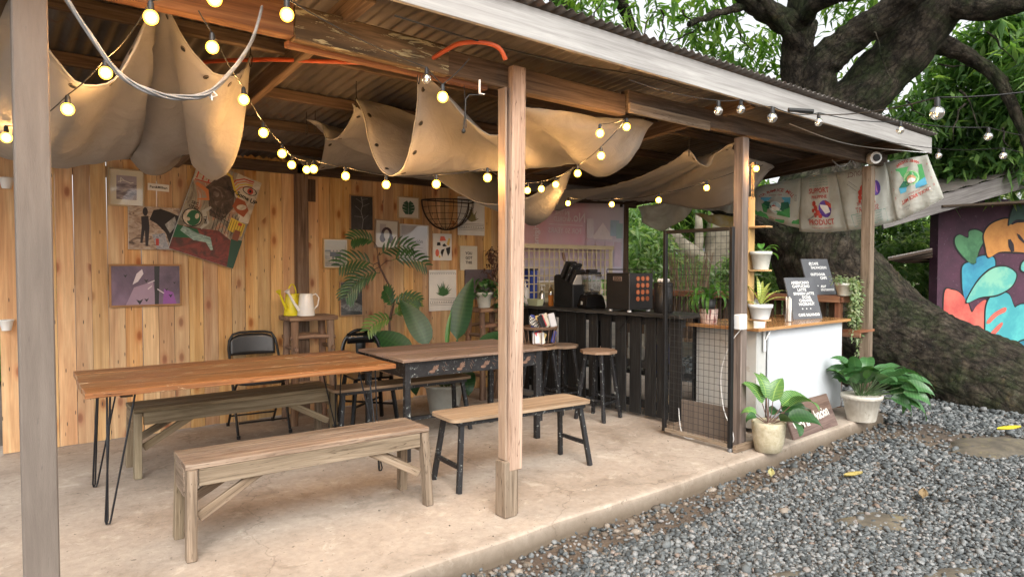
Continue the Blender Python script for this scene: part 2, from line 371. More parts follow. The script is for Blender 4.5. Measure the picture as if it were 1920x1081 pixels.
# ================================================================ ground
def ground_mat():
    m, nt, b = _m('soil_ground'); c = tc(nt)
    col = ramp(nt, noise(nt, c, 1.1, 6, .65, .3), [(.3, (.07, .05, .038)), (.5, (.115, .085, .062)), (.7, (.16, .12, .085))])
    col = mix(nt, .6, col, ramp(nt, noise(nt, c, 45, 3, .7), [(.3, g3(.45)), (.7, g3(1.2))]), 'MULTIPLY')
    L(nt, col, b.inputs['Base Color']); b.inputs['Roughness'].default_value = .92
    bump(nt, noise(nt, c, 60, 5, .7), b, .8, .01); return m
GZ = -.115
def gz(x, y):
    return GZ + .018 * mnoise.noise(Vector((x * .9, y * .9, 3))) + .01 * mnoise.noise(Vector((x * 3, y * 3, 1)))
xs = np.concatenate([np.linspace(-60, -3, 12), np.linspace(-2.6, 14, 110), np.linspace(16, 90, 14)])
ys = np.concatenate([np.linspace(-60, -3, 12), np.linspace(-2.6, 12, 90), np.linspace(14, 90, 14)])
P = np.array([[(x, y, gz(x, y)) for y in ys] for x in xs])
MB().grid(P).build('ground', ground_mat(), kind='structure')
# concrete slab with an uneven front edge
def slab_mat():
    m, nt, b = _m('worn_concrete'); c = tc(nt)
    col = ramp(nt, noise(nt, c, 1.5, 7, .6, .4), [(.28, (.27, .215, .165)), (.5, (.375, .31, .25)), (.72, (.46, .39, .32))])
    col = mix(nt, .55, col, ramp(nt, noise(nt, c, 22, 6, .7, .3), [(.3, g3(.66)), (.62, g3(1.08))]), 'MULTIPLY')
    st = ramp(nt, noise(nt, c, 3.4, 7, .72, .8), [(.54, g3(0)), (.68, g3(.45))]); col = mix(nt, st, col, (.16, .12, .085))
    sp = ramp(nt, noise(nt, c, 34, 4, .6, .5), [(.64, g3(0)), (.70, g3(.75))]); col = mix(nt, sp, col, (.10, .08, .06))
    li = ramp(nt, noise(nt, c, 5, 7, .75, .5), [(.56, g3(0)), (.68, g3(.5))]); col = mix(nt, li, col, (.60, .53, .44))
    vor = N(nt, 'ShaderNodeTexVoronoi'); vor.feature = 'DISTANCE_TO_EDGE'; vor.inputs['Scale'].default_value = .55
    nn = nt.nodes.new('ShaderNodeTexNoise'); nn.inputs['Scale'].default_value = 3; nn.inputs['Detail'].default_value = 6; L(nt, c, nn.inputs['Vector'])
    va = N(nt, 'ShaderNodeVectorMath', op='MULTIPLY_ADD'); L(nt, nn.outputs[1], va.inputs[0]); va.inputs[1].default_value = (.5, .5, .5); L(nt, c, va.inputs[2]); L(nt, va.outputs[0], vor.inputs['Vector'])
    cr = ramp(nt, vor.outputs['Distance'], [(.0, g3(.45)), (.004, g3(0))]); col = mix(nt, cr, col, (.12, .09, .065))
    # brown tone on the kerb face, stronger towards the bottom
    sx = N(nt, 'ShaderNodeSeparateXYZ'); L(nt, c, sx.inputs[0])
    ed = ramp(nt, sx.outputs[2], [(.0, g3(1)), (.5, g3(0))])
    mr = N(nt, 'ShaderNodeMapRange'); mr.inputs[1].default_value = -.12; mr.inputs[2].default_value = -.006; L(nt, sx.outputs[2], mr.inputs[0])
    col = mix(nt, ramp(nt, mr.outputs[0], [(.25, g3(.9)), (.95, g3(.45)), (1, g3(0))]), col, (.10, .072, .045))
    L(nt, col, b.inputs['Base Color']); b.inputs['Roughness'].default_value = .88
    bump(nt, mix(nt, .5, noise(nt, c, 55, 6, .7), noise(nt, c, 7, 5, .6)), b, .5, .008); return m
def edgeY(x):
    return 2.74 + .035 * mnoise.noise(Vector((x * 1.3, 0, 0))) + .012 * mnoise.noise(Vector((x * 6, 4, 0))) + .05 * max(0, x - 4.2) * .35
sl = MB(); X0, X1 = -4.0, 7.02; nx = 150
top = []; 
xsl = np.linspace(X0, X1, nx); ysl = np.linspace(0, 1, 36)
P = np.zeros((nx, 36 + 4, 3))
for i, x in enumerate(xsl):
    e = edgeY(x); w = .006 * mnoise.noise(Vector((x * 8, 2, 5)))
    P[i, 0] = (x, e - .012, GZ - .15); P[i, 1] = (x, e - .008 + w, GZ + .03); P[i, 2] = (x, e - .002 + w, -.03); P[i, 3] = (x, e + .006 + w, -.008)
    for j, t in enumerate(ysl):
        y = e + .028 + (6.75 - e) * t ** 1.3
        P[i, 4 + j] = (x, y, .004 * mnoise.noise(Vector((x * 2, y * 2, 0))) if j else .0)
sl.grid(P)
e = [(X1, P[-1, j, 1], P[-1, j, 2]) for j in range(40)] + [(X1, 6.75, GZ - .15)]
sl.poly(e)
slab = sl.build('concrete_floor', slab_mat(), kind='structure')
# ---------------------------------------------------------------- gravel
def gravel_mat(name, stops, rough=.75):
    m, nt, b = _m(name); col = ramp(nt, island(nt), stops)
    col = mix(nt, .5, col, ramp(nt, noise(nt, tc(nt), 70, 4, .7), [(.3, g3(.6)), (.7, g3(1.2))]), 'MULTIPLY')
    L(nt, col, b.inputs['Base Color']); b.inputs['Roughness'].default_value = rough
    bump(nt, noise(nt, tc(nt), 160, 3, .6), b, .3, .002); return m
ICO_V = np.array([(0, -1, 1.618), (0, 1, 1.618), (0, -1, -1.618), (0, 1, -1.618), (-1, 1.618, 0), (1, 1.618, 0), (-1, -1.618, 0), (1, -1.618, 0), (1.618, 0, 1), (1.618, 0, -1), (-1.618, 0, 1), (-1.618, 0, -1)]) / 1.9
ICO_F = np.array([(0, 8, 1), (0, 1, 10), (0, 10, 6), (0, 6, 7), (0, 7, 8), (8, 7, 9), (8, 9, 5), (8, 5, 1), (1, 5, 4), (1, 4, 10), (10, 4, 11), (10, 11, 6), (6, 11, 2), (6, 2, 7), (7, 2, 9), (3, 9, 2), (3, 2, 11), (3, 11, 4), (3, 4, 5), (3, 5, 9)])
def fast_mesh(name, verts, faces, mat, parent=None, kind=None, uv=None, smooth=False):
    me = bpy.data.meshes.new(name); nv, nf, k = len(verts), len(faces), faces.shape[1]
    me.vertices.add(nv); me.vertices.foreach_set('co', np.asarray(verts, np.float32).ravel())
    me.loops.add(nf * k); me.loops.foreach_set('vertex_index', faces.astype(np.int32).ravel())
    me.polygons.add(nf); me.polygons.foreach_set('loop_start', np.arange(0, nf * k, k, dtype=np.int32))
    if uv is not None:
        u = me.uv_layers.new(name='UVMap'); u.data.foreach_set('uv', uv.astype(np.float32).ravel())
    if smooth: me.polygons.foreach_set('use_smooth', np.ones(nf, bool))
    me.update(calc_edges=True); me.validate()
    me.materials.append(mat); o = bpy.data.objects.new(name, me); scn.collection.objects.link(o)
    if parent is not None: o.parent = parent
    if kind: o['kind'] = kind
    return o
def randrot(n):
    q = rng.normal(size=(n, 4)); q /= np.linalg.norm(q, axis=1)[:, None]; w, x, y, z = q.T
    return np.stack([np.stack([1 - 2 * (y * y + z * z), 2 * (x * y - z * w), 2 * (x * z + y * w)], -1),
                     np.stack([2 * (x * y + z * w), 1 - 2 * (x * x + z * z), 2 * (y * z - x * w)], -1),
                     np.stack([2 * (x * z - y * w), 2 * (y * z + x * w), 1 - 2 * (x * x + y * y)], -1)], 1)
def stones(name, pts, size, mat, flatn=(.45, .8)):
    n = len(pts); base = ICO_V[None] * (1 + rng.uniform(-.28, .28, (n, 12, 1)))
    sc = np.stack([np.ones(n), rng.uniform(.55, .95, n), rng.uniform(*flatn, n)], -1)[:, None] * size[:, None, None]
    v = base * sc; Rm = randrot(n)
    tilt = rng.uniform(0, 1, n)
    v = np.einsum('nij,nkj->nki', Rm, v); v[:, :, 2] *= .75
    v += pts[:, None]
    f = (ICO_F[None] + (np.arange(n) * 12)[:, None, None]).reshape(-1, 3)
    return fast_mesh(name, v.reshape(-1, 3), f, mat, kind='stuff')
fw = np.array([math.cos(HEAD), math.sin(HEAD)]); rt = np.array([math.sin(HEAD), -math.cos(HEAD)])
def scatter_ground(n, dmin, dmax, dens_fade=True):
    """ground points over the gravel yard, thinned out with distance from the terrace"""
    d = dmin * (dmax / dmin) ** rng.uniform(0, 1, n) if dens_fade else rng.uniform(dmin, dmax, n)
    s = rng.uniform(-.35, 1.3, n); p = np.outer(d, fw) + np.outer(d * s, rt); return p
p = scatter_ground(200000, 2.3, 11.5)
ey = np.array([edgeY(x) for x in p[:, 0]])
inside = (p[:, 1] < ey - .0) | (p[:, 0] > X1 + .03)
nz = np.array([mnoise.noise(Vector((x * .8, y * .8, 7))) + .4 * mnoise.noise(Vector((x * 3, y * 3, 1))) for x, y in p])
near = (ey - p[:, 1] < .28 + .15 * nz) & (p[:, 0] < X1)
keep = inside & (rng.uniform(0, 1, len(p)) < np.where(near, .16, np.where(nz > .38, .12, np.where(nz > .25, .5, 1.0))))
p = p[keep]; nkeep = len(p)
size = rng.gamma(5, .0019, nkeep) + .0045
dd = p @ fw; size *= np.clip(dd / 4.5, 1, 1.7)
z = np.array([gz(x, y) for x, y in p]) + size * rng.uniform(.05, .8, nkeep)
M['gravel'] = gravel_mat('grey_gravel', [(0, (.035, .04, .042)), (.35, (.085, .094, .096)), (.7, (.145, .155, .156)), (.93, (.25, .25, .245)), (1.0, (.19, .14, .11))])
stones('gravel', np.column_stack([p, z]), size, M['gravel'])
# pale loose stones along the edge of the slab
n = 420; xx = rng.uniform(.9, 7, n); yy = np.array([edgeY(x) for x in xx]) - .02 - rng.gamma(1.6, .09, n)
st = stones('loose_edge_stones', np.column_stack([xx, yy, np.array([gz(a, b_) for a, b_ in zip(xx, yy)]) + .006]), rng.gamma(3.5, .004, n) + .005,
       gravel_mat('tan_stone', [(0, (.09, .075, .06)), (.5, (.16, .13, .10)), (1, (.27, .23, .19))]))
# grit, crumbs of leaf and kicked-in pebbles on the slab
n = 260; xx = rng.uniform(-1, 6.9, n); yy = np.array([edgeY(x) for x in xx]) + .05 + rng.gamma(1.2, .8, n); k_ = yy < 6.3
stones('floor_grit', np.column_stack([xx, yy, np.full(n, .002)])[k_], (rng.gamma(2.2, .0012, n) + .0015)[k_], gravel_mat('grit', [(0, (.05, .04, .03)), (.6, (.14, .11, .08)), (1, (.26, .24, .2))]), (.2, .5))
M['drymoss'] = stuff('mossy_rock', (.15, .125, .09), (.07, .06, .045), 7, .9, .9, 30, spots=(11, .58, .7), spotc=(.20, .17, .08))
# half-buried flat rocks
def flat_rock(px, py, w, l, h, label, rz):
    c = Wz(px, py, GZ); mb = MB(); n = 22; prof = [(1.0, -.06), (1.0, .0), (.86, .6), (.55, .92), (.0001, 1.0)]
    vs = []
    for r_, zz in prof:
        for k in range(n):
            a = 2 * math.pi * k / n; q = r_ * (1 + .5 * mnoise.noise(Vector((math.cos(a) * 1.6, math.sin(a) * 1.6, px))))
            x, y = q * w * math.cos(a), q * l * math.sin(a)
            vs.append((x, y, zz * h + .012 * mnoise.noise(Vector((x * 6, y * 6, py)))))
    fs = [(i * n + k, i * n + (k + 1) % n, (i + 1) * n + (k + 1) % n, (i + 1) * n + k) for i in range(4) for k in range(n)]
    mb.add(vs, fs, 0, None, True); o = mb.build('flat_rock', M['drymoss']); o.location = (c.x, c.y, gz(c.x, c.y) - .010); o.rotation_euler.z = rz
    tag(o, label, 'rock')
flat_rock(1640, 975, .27, .15, .035, 'flat brown rock half buried in the middle of the gravel yard', -.35)
flat_rock(1875, 838, .55, .32, .06, 'mossy tan rock under the yellow leaf beside the big root', -.2)
flat_rock(1790, 1075, .26, .07, .03, 'flat reddish rock at the bottom right corner of the gravel', -.3)
flat_rock(1480, 1079, .16, .05, .03, 'small tan rock at the very bottom of the gravel', -.3)
def fallen_leaf(px, py, ln, rz, c, label, zz=None):
    q = Wz(px, py, GZ + .03); mb = MB(); P = []
    for i in range(9):
        t = i / 8; w = .24 * ln * math.sin(math.pi * min(1, t * .97 + .03)) ** .8
        P.append([((t - .5) * ln, s_ * w, .012 + .02 * abs(s_) + .02 * t * t) for s_ in (-1, -.5, 0, .5, 1)])
    mb.grid(P); o = mb.build('fallen_leaf', c, solid=.001); o.location = (q.x, q.y, zz if zz is not None else gz(q.x, q.y) + .022); o.rotation_euler = (.1, -.06, rz)
    tag(o, label, 'leaf')
lf_y = stuff('yellow_leaf', (.75, .60, .04), (.62, .48, .03), 30, .5, .1, spots=(22, .62, .9), spotc=(.12, .07, .02)); lf_b = stuff('dry_leaf', (.26, .19, .10), (.18, .12, .06), 30, .6, .2)
fallen_leaf(1892, 817, .19, -.9, lf_y, 'bright yellow leaf with brown spots lying on the mossy rock', GZ + .075)
fallen_leaf(1730, 930, .12, .3, lf_b, 'tan dry leaf lying alone on the gravel right of centre')
fallen_leaf(1600, 893, .13, -.8, stuff('ochre_leaf', (.42, .33, .1), None, 20), 'narrow ochre leaf lying on gravel beyond the flat brown rock')
fallen_leaf(1445, 893, .10, .5, stuff('olive_leaf', (.36, .33, .14), None, 20), 'small olive leaf on gravel below the beige plant pot')
# ================================================================ plank wall at the back
WALLY = 6.45
wall = thing('plank_wall', 'honey coloured pine plank wall with knots and clipped board tops behind the tables', 'wall', (2.6, WALLY, 0))
x = .17; k = 0; meshes = []
def plank_mesh(w, h, clip):
    mb = MB(); t = .018; ou, ov = random.random() * 20, random.random() * 20
    zs = [0, h - clip, h]; pts = [(-w / 2, 0), (w / 2, 0), (w / 2, h - clip), (w / 2 - clip, h), (-w / 2 + clip, h), (-w / 2, h - clip)]
    fr = [(a, -t, b_) for a, b_ in pts]; bk = [(a, 0, b_) for a, b_ in pts]
    mb.add(fr, [(0, 1, 2, 3, 4, 5)], 0, [[(b_ + ou, a + ov) for a, b_ in pts]])
    mb.add(bk, [(5, 4, 3, 2, 1, 0)], 0, [[(b_ + ou, a + ov) for a, b_ in pts[::-1]]])
    for i in range(6):
        j = (i + 1) % 6; mb.add([fr[j], fr[i], bk[i], bk[j]], [(0, 1, 2, 3)], 0, [[(pts[j][1] + ou, 0), (pts[i][1] + ou, 0), (pts[i][1] + ou, .02), (pts[j][1] + ou, .02)]])
    return mb
while x < 5.02:
    w = random.uniform(.112, .124); gap = random.choice([.002, .003, .0035, .004, .0045]) + (.004 if k in (1, 7, 9) else 0)
    h = 2.5 + random.uniform(-.012, .014)
    o = plank_mesh(w, h, random.uniform(.018, .03)).build('plank', M['pine'], wall); o.location = (x + w / 2 - 2.6, random.uniform(-.003, .003), random.uniform(0, .012))
    o.rotation_euler.y = random.uniform(-.0012, .0012); x += w + gap; k += 1
for z in (.35, 1.3, 2.2): MB().box(-2.43, 2.42, .006, .045, z, z + .09).build('rail', M['darkbeam'], wall)
for X in (2.47, 5.02):
    mb = MB().box(X - 2.6, X - 2.6 + .11, -.12, -.025, 0, 2.47); mb.build('upright', M['beam'] if X > 3 else wood('rough_upright', (.14, .07, .035), (.27, .15, .08), (.40, .26, .16), rough=.85, bmp=.8, blot=.55, wear=.66, wearc=(.42, .34, .25)), wall, bevel=.004)
MB().box(-.045+.05, .09, -.035, -.02, 2.1, 2.32).build('patch_board', M['darkbeam'], wall)
# small white bracket pots at far left edge of the wall
# ================================================================ pavilion
pv = thing('open_pavilion', 'open sided timber shelter with corrugated metal lean-to roof and grey fascia board', 'pavilion', (3.5, 4.8, 0), world=True)
FY = 3.02; SL = .085
def roofz(y): return 2.815 - SL * (y - 2.65)
def post(x, y, w, z0, z1, mt, name='post', lean=(0, 0)):
    mb = MB().obox((x + lean[0] / 2, y + lean[1] / 2, (z0 + z1) / 2), ((w / 2, 0, 0), (0, w / 2, 0), (lean[0] / 2, lean[1] / 2, (z1 - z0) / 2)))
    return mb.build(name, mt, pv, bevel=.005)
post(.185, 3.02, .108, 0, 2.484, M['greypost'])
post(2.44, 3.015, .098, .27, 2.60, M['post'], lean=(.03, 0))
# spliced, split lower piece of the centre post
mb = MB(); mb.box(2.362, 2.452, 2.968, 3.065, 0, .33); mb.box(2.457, 2.476, 2.985, 3.062, .0, .268); mb.build('post_foot', M['bench'], pv, bevel=.006)
MB().box(2.376, 2.389, 2.985, 3.05, .335, 2.47).build('post_strip', M['seatwood'], pv)
post(4.80, 3.0, .085, 0, 2.48, M['post3'])
post(4.865, 3.0, .035, 0, 2.48, M['bench'])
post(7.16, 3.02, .095, -.1, 2.48, M['bench'])
post(7.25, 6.40, .11, 0, 2.42, M['beam']); post(7.2, 4.7, .06, 0, 1.1, M['darkbeam'])
def bm(p0, p1, w, h, mt, name='beam', bevel=.005): return MB().beam(p0, p1, w, h, m=0).build(name, mt, pv, bevel=bevel)
paint = wood('peeling_painted_beam', (.06, .04, .025), (.13, .085, .05), (.24, .15, .09), along=1.4, across=16, rough=.8, bmp=.7, var=.05, blot=.5, wear=.56, wearc=(.40, .35, .22))
reddk = wood('red_brown_beam', (.12, .045, .02), (.21, .09, .045), (.30, .15, .075), rough=.75, bmp=.4, var=.1, blot=.4)
bm((-.6, FY, 2.565), (1.16, FY, 2.565), .07, .15, reddk); bm((1.165, FY + .002, 2.56), (2.0, FY + .002, 2.545), .07, .155, paint)
bm((2.005, FY + .03, 2.545), (3.43, FY + .03, 2.535), .075, .135, M['beam']); bm((3.435, FY + .01, 2.57), (7.55, FY + .01, 2.575), .07, .13, M['beam'])
bm((3.435, FY - .03, 2.515), (4.35, FY - .03, 2.512), .02, .07, M['bench'])
bm((1.15, FY+.05, 2.478), (2.3, FY+.05, 2.466), .05, .03, reddk)
bm((-.6, 6.36, 2.40), (5.2, 6.36, 2.40), .06, .10, M['darkbeam']); bm((5.1, 6.40, 2.35), (7.5, 6.40, 2.35), .07, .10, M['darkbeam'])
for X in (-.3, 1.42, 4.55, 7.22):   # rafters
    bm((X, 2.75 if X < 7 else 2.7, roofz(2.75) - .115), (X, 6.6, roofz(6.6) - .115), .055, .11, M['beam'] if X < 5 else M['darkbeam'], 'rafter')
for Y in (2.95, 3.75, 4.5, 5.2, 5.9):  # purlins
    if Y > 3: bm((-1.2, Y, roofz(Y) - .045), (7.6, Y, roofz(Y) - .045), .045, .07, M['beam'] if Y < 5 else M['darkbeam'], 'purlin')
bm((7.5, 2.68, roofz(2.68)-.09), (7.5, 6.8, roofz(6.8)-.09), .03, .14, M['darkbeam'], 'barge_board')
fo = bm((-1.4, 2.66, 2.72), (7.75, 2.66, 2.705), .025, .165, M['fascia'], 'fascia_board', .003)
# corrugated sheets, each one an overlapping part
def roof_mat():
    m, nt, b = _m('corrugated_metal'); c = tc(nt)
    col = ramp(nt, noise(nt, mapping(nt, c, (1, .25, 1)), 3, 6, .7, .3), [(.3, (.08, .068, .06)), (.55, (.16, .14, .125)), (.75, (.24, .22, .20))])
    col = mix(nt, ramp(nt, noise(nt, c, 9, 6, .7), [(.58, g3(0)), (.68, g3(.7))]), col, (.16, .08, .045))
    L(nt, col, b.inputs['Base Color']); b.inputs['Metallic'].default_value = .45; b.inputs['Roughness'].default_value = .55; return m
rm = roof_mat(); xs0 = -1.5; i = 0
while xs0 < 7.7:
    W_ = min(.80, 7.78 - xs0); per = .076; nx = int(W_ / per * 6) + 1; P = []
    dz = .0022 * (i % 2)
    for a in range(nx + 1):
        x = xs0 + a * W_ / nx; row = []
        for y in np.linspace(2.60, 6.95, 5):
            row.append((x, y + (0 if y > 3 else random.uniform(0, .0)), roofz(y) + .0 + .011 * math.sin(2 * math.pi * x / per) + dz))
        P.append(row)
    MB().grid(P).build('roof_sheet', rm, pv, solid=.0012); xs0 += .76; i += 1
# translucent patches are holes of light in the old roof: small skylight gaps left out on purpose
# ================================================================ big mango tree
def bark_mat():
    m, nt, b = _m('mossy_bark'); c = tc(nt)
    col = ramp(nt, noise(nt, c, 5, 8, .72, .5), [(.32, (.014, .011, .009)), (.48, (.06, .047, .034)), (.6, (.105, .083, .06)), (.75, (.18, .16, .13))])
    col = mix(nt, ramp(nt, noise(nt, c, 2.3, 5, .7, .3), [(.45, g3(0)), (.62, g3(.75))]), col, (.03, .048, .014))
    col = mix(nt, ramp(nt, noise(nt, c, 38, 5, .75), [(.60, g3(0)), (.68, g3(.6))]), col, (.24, .235, .21))
    col = mix(nt, ramp(nt, noise(nt, c, 1.7, 6, .75, .8), [(.60, g3(0)), (.72, g3(.7))]), col, (.16, .11, .045))
    col = mix(nt, .6, col, ramp(nt, noise(nt, c, 26, 4, .7), [(.35, g3(.3)), (.65, g3(1.3))]), 'MULTIPLY')
    uvm = mapping(nt, tc(nt, 'UV'), (4.2, 13, 1)); nd = nt.nodes.new('ShaderNodeTexNoise'); nd.inputs['Scale'].default_value = .8; nd.inputs['Detail'].default_value = 5; L(nt, uvm, nd.inputs['Vector'])
    va = N(nt, 'ShaderNodeVectorMath', op='MULTIPLY_ADD'); L(nt, nd.outputs[1], va.inputs[0]); va.inputs[1].default_value = (1.6, 1.6, 0); L(nt, uvm, va.inputs[2])
    vc = N(nt, 'ShaderNodeTexVoronoi'); vc.voronoi_dimensions = '2D'; vc.feature = 'DISTANCE_TO_EDGE'; L(nt, va.outputs[0], vc.inputs['Vector']); vc.inputs['Scale'].default_value = 1
    ck = ramp(nt, vc.outputs['Distance'], [(.0, g3(.18)), (.12, g3(.8)), (.3, g3(1.1))]); col = mix(nt, .7, col, ck, 'MULTIPLY')
    L(nt, col, b.inputs['Base Color']); b.inputs['Roughness'].default_value = .9; b.inputs['Specular IOR Level'].default_value = .25
    b0 = bump(nt, ck, b, .7, .035)
    b1 = bump(nt, noise(nt, mapping(nt, c, (1, 1, .55)), 9, 6, .7, 1.2), b, .8, .06, b0); bump(nt, noise(nt, c, 45, 5, .75, .6), b, 1.0, .03, b1); return m
M['bark'] = bark_mat()
def limb(mb, pts, rads, n=28, sub=9, amp=.12, seed=0, fr=1.6):
    """Catmull-Rom limb with lumpy bark displacement"""
    P = [Vector(p) for p in pts]; out = []; rr = []
    for i in range(len(P) - 1):
        p0, p1, p2, p3 = P[max(i - 1, 0)], P[i], P[i + 1], P[min(i + 2, len(P) - 1)]
        for k in range(sub):
            t = k / sub
            out.append(.5 * ((2 * p1) + (p2 - p0) * t + (2 * p0 - 5 * p1 + 4 * p2 - p3) * t * t + (3 * p1 - p0 - 3 * p2 + p3) * t ** 3)); rr.append(rads[i] * (1 - t) + rads[i + 1] * t)
    out.append(P[-1]); rr.append(rads[-1]); b0 = len(mb.v); mb.tube(out, rr, n)
    for i in range(len(out)):
        for k in range(n):
            idx = b0 + i * n + k; q = Vector(mb.v[idx]); d = (q - out[i]); r_ = rr[i]
            s_ = amp * r_ * (mnoise.noise(q * fr / max(r_, .15) * .5 + Vector((seed, 0, 0))) * 1.3 + .5 * mnoise.noise(q * 5)) + amp * .3 * abs(mnoise.noise(q * 7)) + amp*.2 * mnoise.noise(q * 17)
            mb.v[idx] = tuple(q + d.normalized() * s_)
tree = thing('mango_tree', 'huge leaning mango tree with mossy trunk, spreading limbs and a thick root over the gravel', 'tree', (10.2, 2.0, GZ), world=True)
tr = MB()
limb(tr, [WD(2250, 960, 6.9), WD(2080, 850, 7.2), WD(1910, 755, 7.6), WD(1775, 695, 8.1), WD(1650, 620, 8.7), WD(1548, 515, 9.1), WD(1530, 400, 9.3), WD(1545, 290, 9.2), WD(1556, 205, 9.0)],
     [.8, .68, .60, .59, .64, .64, .56, .48, .42], n=90, sub=30, seed=1, amp=.11)
limb(tr, [WD(1700, 760, 8.8), WD(1640, 690, 9.0), WD(1590, 560, 9.2)], [.62, .7, .6], n=50, sub=16, seed=9)
limb(tr, [WD(1620, 570, 9.3), WD(1510, 470, 9.2), WD(1430, 410, 9.3), WD(1350, 360, 9.6)], [.35, .36, .32, .28], n=24, seed=2)
tr.build('trunk', M['bark'], tree)
for args in ([[WD(1535, 225, 9.0), WD(1500, 130, 8.9), WD(1497, 50, 8.7), WD(1510, -40, 8.5), WD(1530, -160, 8.3)], [.30, .23, .17, .16, .14]],
             [[WD(1568, 232, 9.0), WD(1628, 165, 8.8), WD(1706, 82, 8.5), WD(1775, -5, 8.2), WD(1850, -120, 8.0)], [.36, .34, .31, .28, .25]],
             [[WD(1520, 190, 8.9), WD(1540, 125, 8.7), WD(1592, 75, 8.5), WD(1660, 28, 8.2), WD(1740, -35, 7.8)], [.26, .22, .19, .17, .15]],
             [[WD(1512, 60, 8.8), WD(1452, 28, 8.5), WD(1395, -10, 8.2), WD(1330, -60, 8.0)], [.17, .14, .12, .09]],
             [[WD(1515, 110, 8.8), WD(1478, 60, 8.5), WD(1430, 0, 8.2), WD(1400, -50, 8)], [.10, .06, .055, .05]],
             [[WD(1760, 0, 8.2), WD(1830, 18, 7.9), WD(1920, 5, 7.5), WD(2010, -20, 7.2)], [.16, .12, .09, .08]],
             [[WD(1735, 75, 8.4), WD(1800, 98, 8.6), WD(1862, 140, 8.6), WD(1900, 200, 8.5), WD(1935, 300, 8.4)], [.15, .09, .075, .06, .04]],
             [[WD(1500, 55, 8.8), WD(1530, 8, 8.2), WD(1610, -20, 7.6)], [.1, .09, .08]],
             [[WD(1215, 120, 9.5), WD(1180, 40, 9.3), WD(1150, -20, 9)], [.07, .065, .06]],
             [[WD(1060, 30, 9.0), WD(1040, -10, 9.0), WD(1010, -60, 9)], [.11, .1, .09]],
             [[WD(1400, 10, 8.3), WD(1345, 25, 8.0), WD(1290, 45, 7.8)], [.05, .035, .02]]):
    mb = MB(); limb(mb, *args, n=18, sub=7, seed=random.random() * 9); mb.build('limb', M['bark'], tree)
tw = MB()
def twig(px, py, d, dx, dy, n=5, r=.014):
    p = [WD(px, py, d)]
    for i in range(n):
        px += dx + random.uniform(-9, 9); py += dy + random.uniform(-8, 8); p.append(WD(px, py, d + random.uniform(-.15, .15)))
    tw.tube(p, [r * (1 - .8 * i / n) for i in range(n + 1)], 5)
for a in [(1100, 60, 8, 8, -14), (1130, 70, 8, -9, -12), (1180, 90, 8, 6, -16), (1300, 60, 8, -14, 4), (1340, 30, 8, -15, 8), (1420, 190, 8, 10, -12), (1760, 120, 8.4, 12, 6), (1800, 170, 8, 4, 14), (1810, 195, 8, -6, 12), (1850, 60, 8, 13, 8),
          (1280, 20, 8, 8, 10), (1385, 60, 8, 8, 6), (1240, 20, 8, 5, 14), (1640, 60, 8, 3, 16), (1880, 240, 8, 6, 8), (1700, 190, 8.5, 6, 10), (1690, 240, 8, 12, 3)]: twig(*a)
tw.build('twigs', M['bark'], tree, kind='stuff')
# ---------------------------------------------------------------- leaves
def leaf_cloud(name, centers, per, ln, wd, mat, parent=None, droop=.5, spread=.12, kind='stuff'):
    """whorls of lance-shaped leaves round every twig end; each leaf two folded halves, 6 points"""
    C_ = np.asarray(centers); nC = len(C_); n = nC * per
    az = rng.uniform(0, 2 * np.pi, n); el = rng.normal(-droop, .6, n)
    d = np.stack([np.cos(az) * np.cos(el), np.sin(az) * np.cos(el), np.sin(el)], -1)
    Cb = np.repeat(C_, per, 0) + rng.normal(0, spread * .5, (n, 3))
    l = rng.uniform(.65, 1.2, n) * ln
    side = np.stack([-np.sin(az), np.cos(az), np.zeros(n)], -1); side += rng.normal(0, .35, (n, 3)); side -= d * (side * d).sum(1)[:, None]; side /= np.linalg.norm(side, axis=1)[:, None]
    up = np.cross(side, d); w = (wd * l / ln)[:, None]; l = l[:, None]
    base = Cb + d * .02; mid = base + d * l * .45 - up * 0; tip = base + d * l + np.array([0, 0, -.22]) * l
    fold = up * w * .35
    vs = np.stack([base, mid + side * w + fold, tip, mid - side * w + fold, mid], 1)
    f = np.array([(0, 1, 4), (4, 1, 2), (0, 4, 3), (4, 2, 3)])
    F = (f[None] + (np.arange(n) * 5)[:, None, None]).reshape(-1, 3)
    if parent is not None and parent.get('_wo'):
        off = np.array(parent.location); vs = vs - off
    return fast_mesh(name, vs.reshape(-1, 3), F, mat, parent, kind)
def blob(c, r, n, shell=.5):
    q = rng.normal(size=(n, 3)); q /= np.linalg.norm(q, axis=1)[:, None]; q *= rng.uniform(shell, 1, n)[:, None] ** .6
    return np.array(c) + q * np.array(r)
M['mango'] = leafmat('mango_leaves', [(0, (.05, .105, .04)), (.4, (.11, .22, .075)), (.75, (.20, .36, .115)), (1, (.36, .50, .20))], .28, .5)
M['mangolt'] = leafmat('young_leaves', [(0, (.06, .13, .03)), (.5, (.12, .25, .05)), (1, (.27, .40, .09))], .38, .5)
M['bushl'] = leafmat('hedge_leaves', [(0, (.12, .22, .10)), (.5, (.28, .43, .20)), (.85, (.46, .58, .36)), (1, (.66, .70, .54))], .32, .55)
cs = []
def pxblob(px, py, d, rx, ry, rd, n):
    """clump of twig ends of real size, hung round a limb"""
    c = WD(px, py, d); s = d / FPX; cs.append(blob(c, (1, 1, 1), n) - np.array(c)); q = cs.pop()
    v = np.array(c) + np.outer(q[:, 0] * rx * s, [rt[0], rt[1], 0]) + np.outer(q[:, 1] * rd, [fw[0], fw[1], 0]) + np.outer(q[:, 2] * ry * s, [0, 0, 1]); cs.append(v)
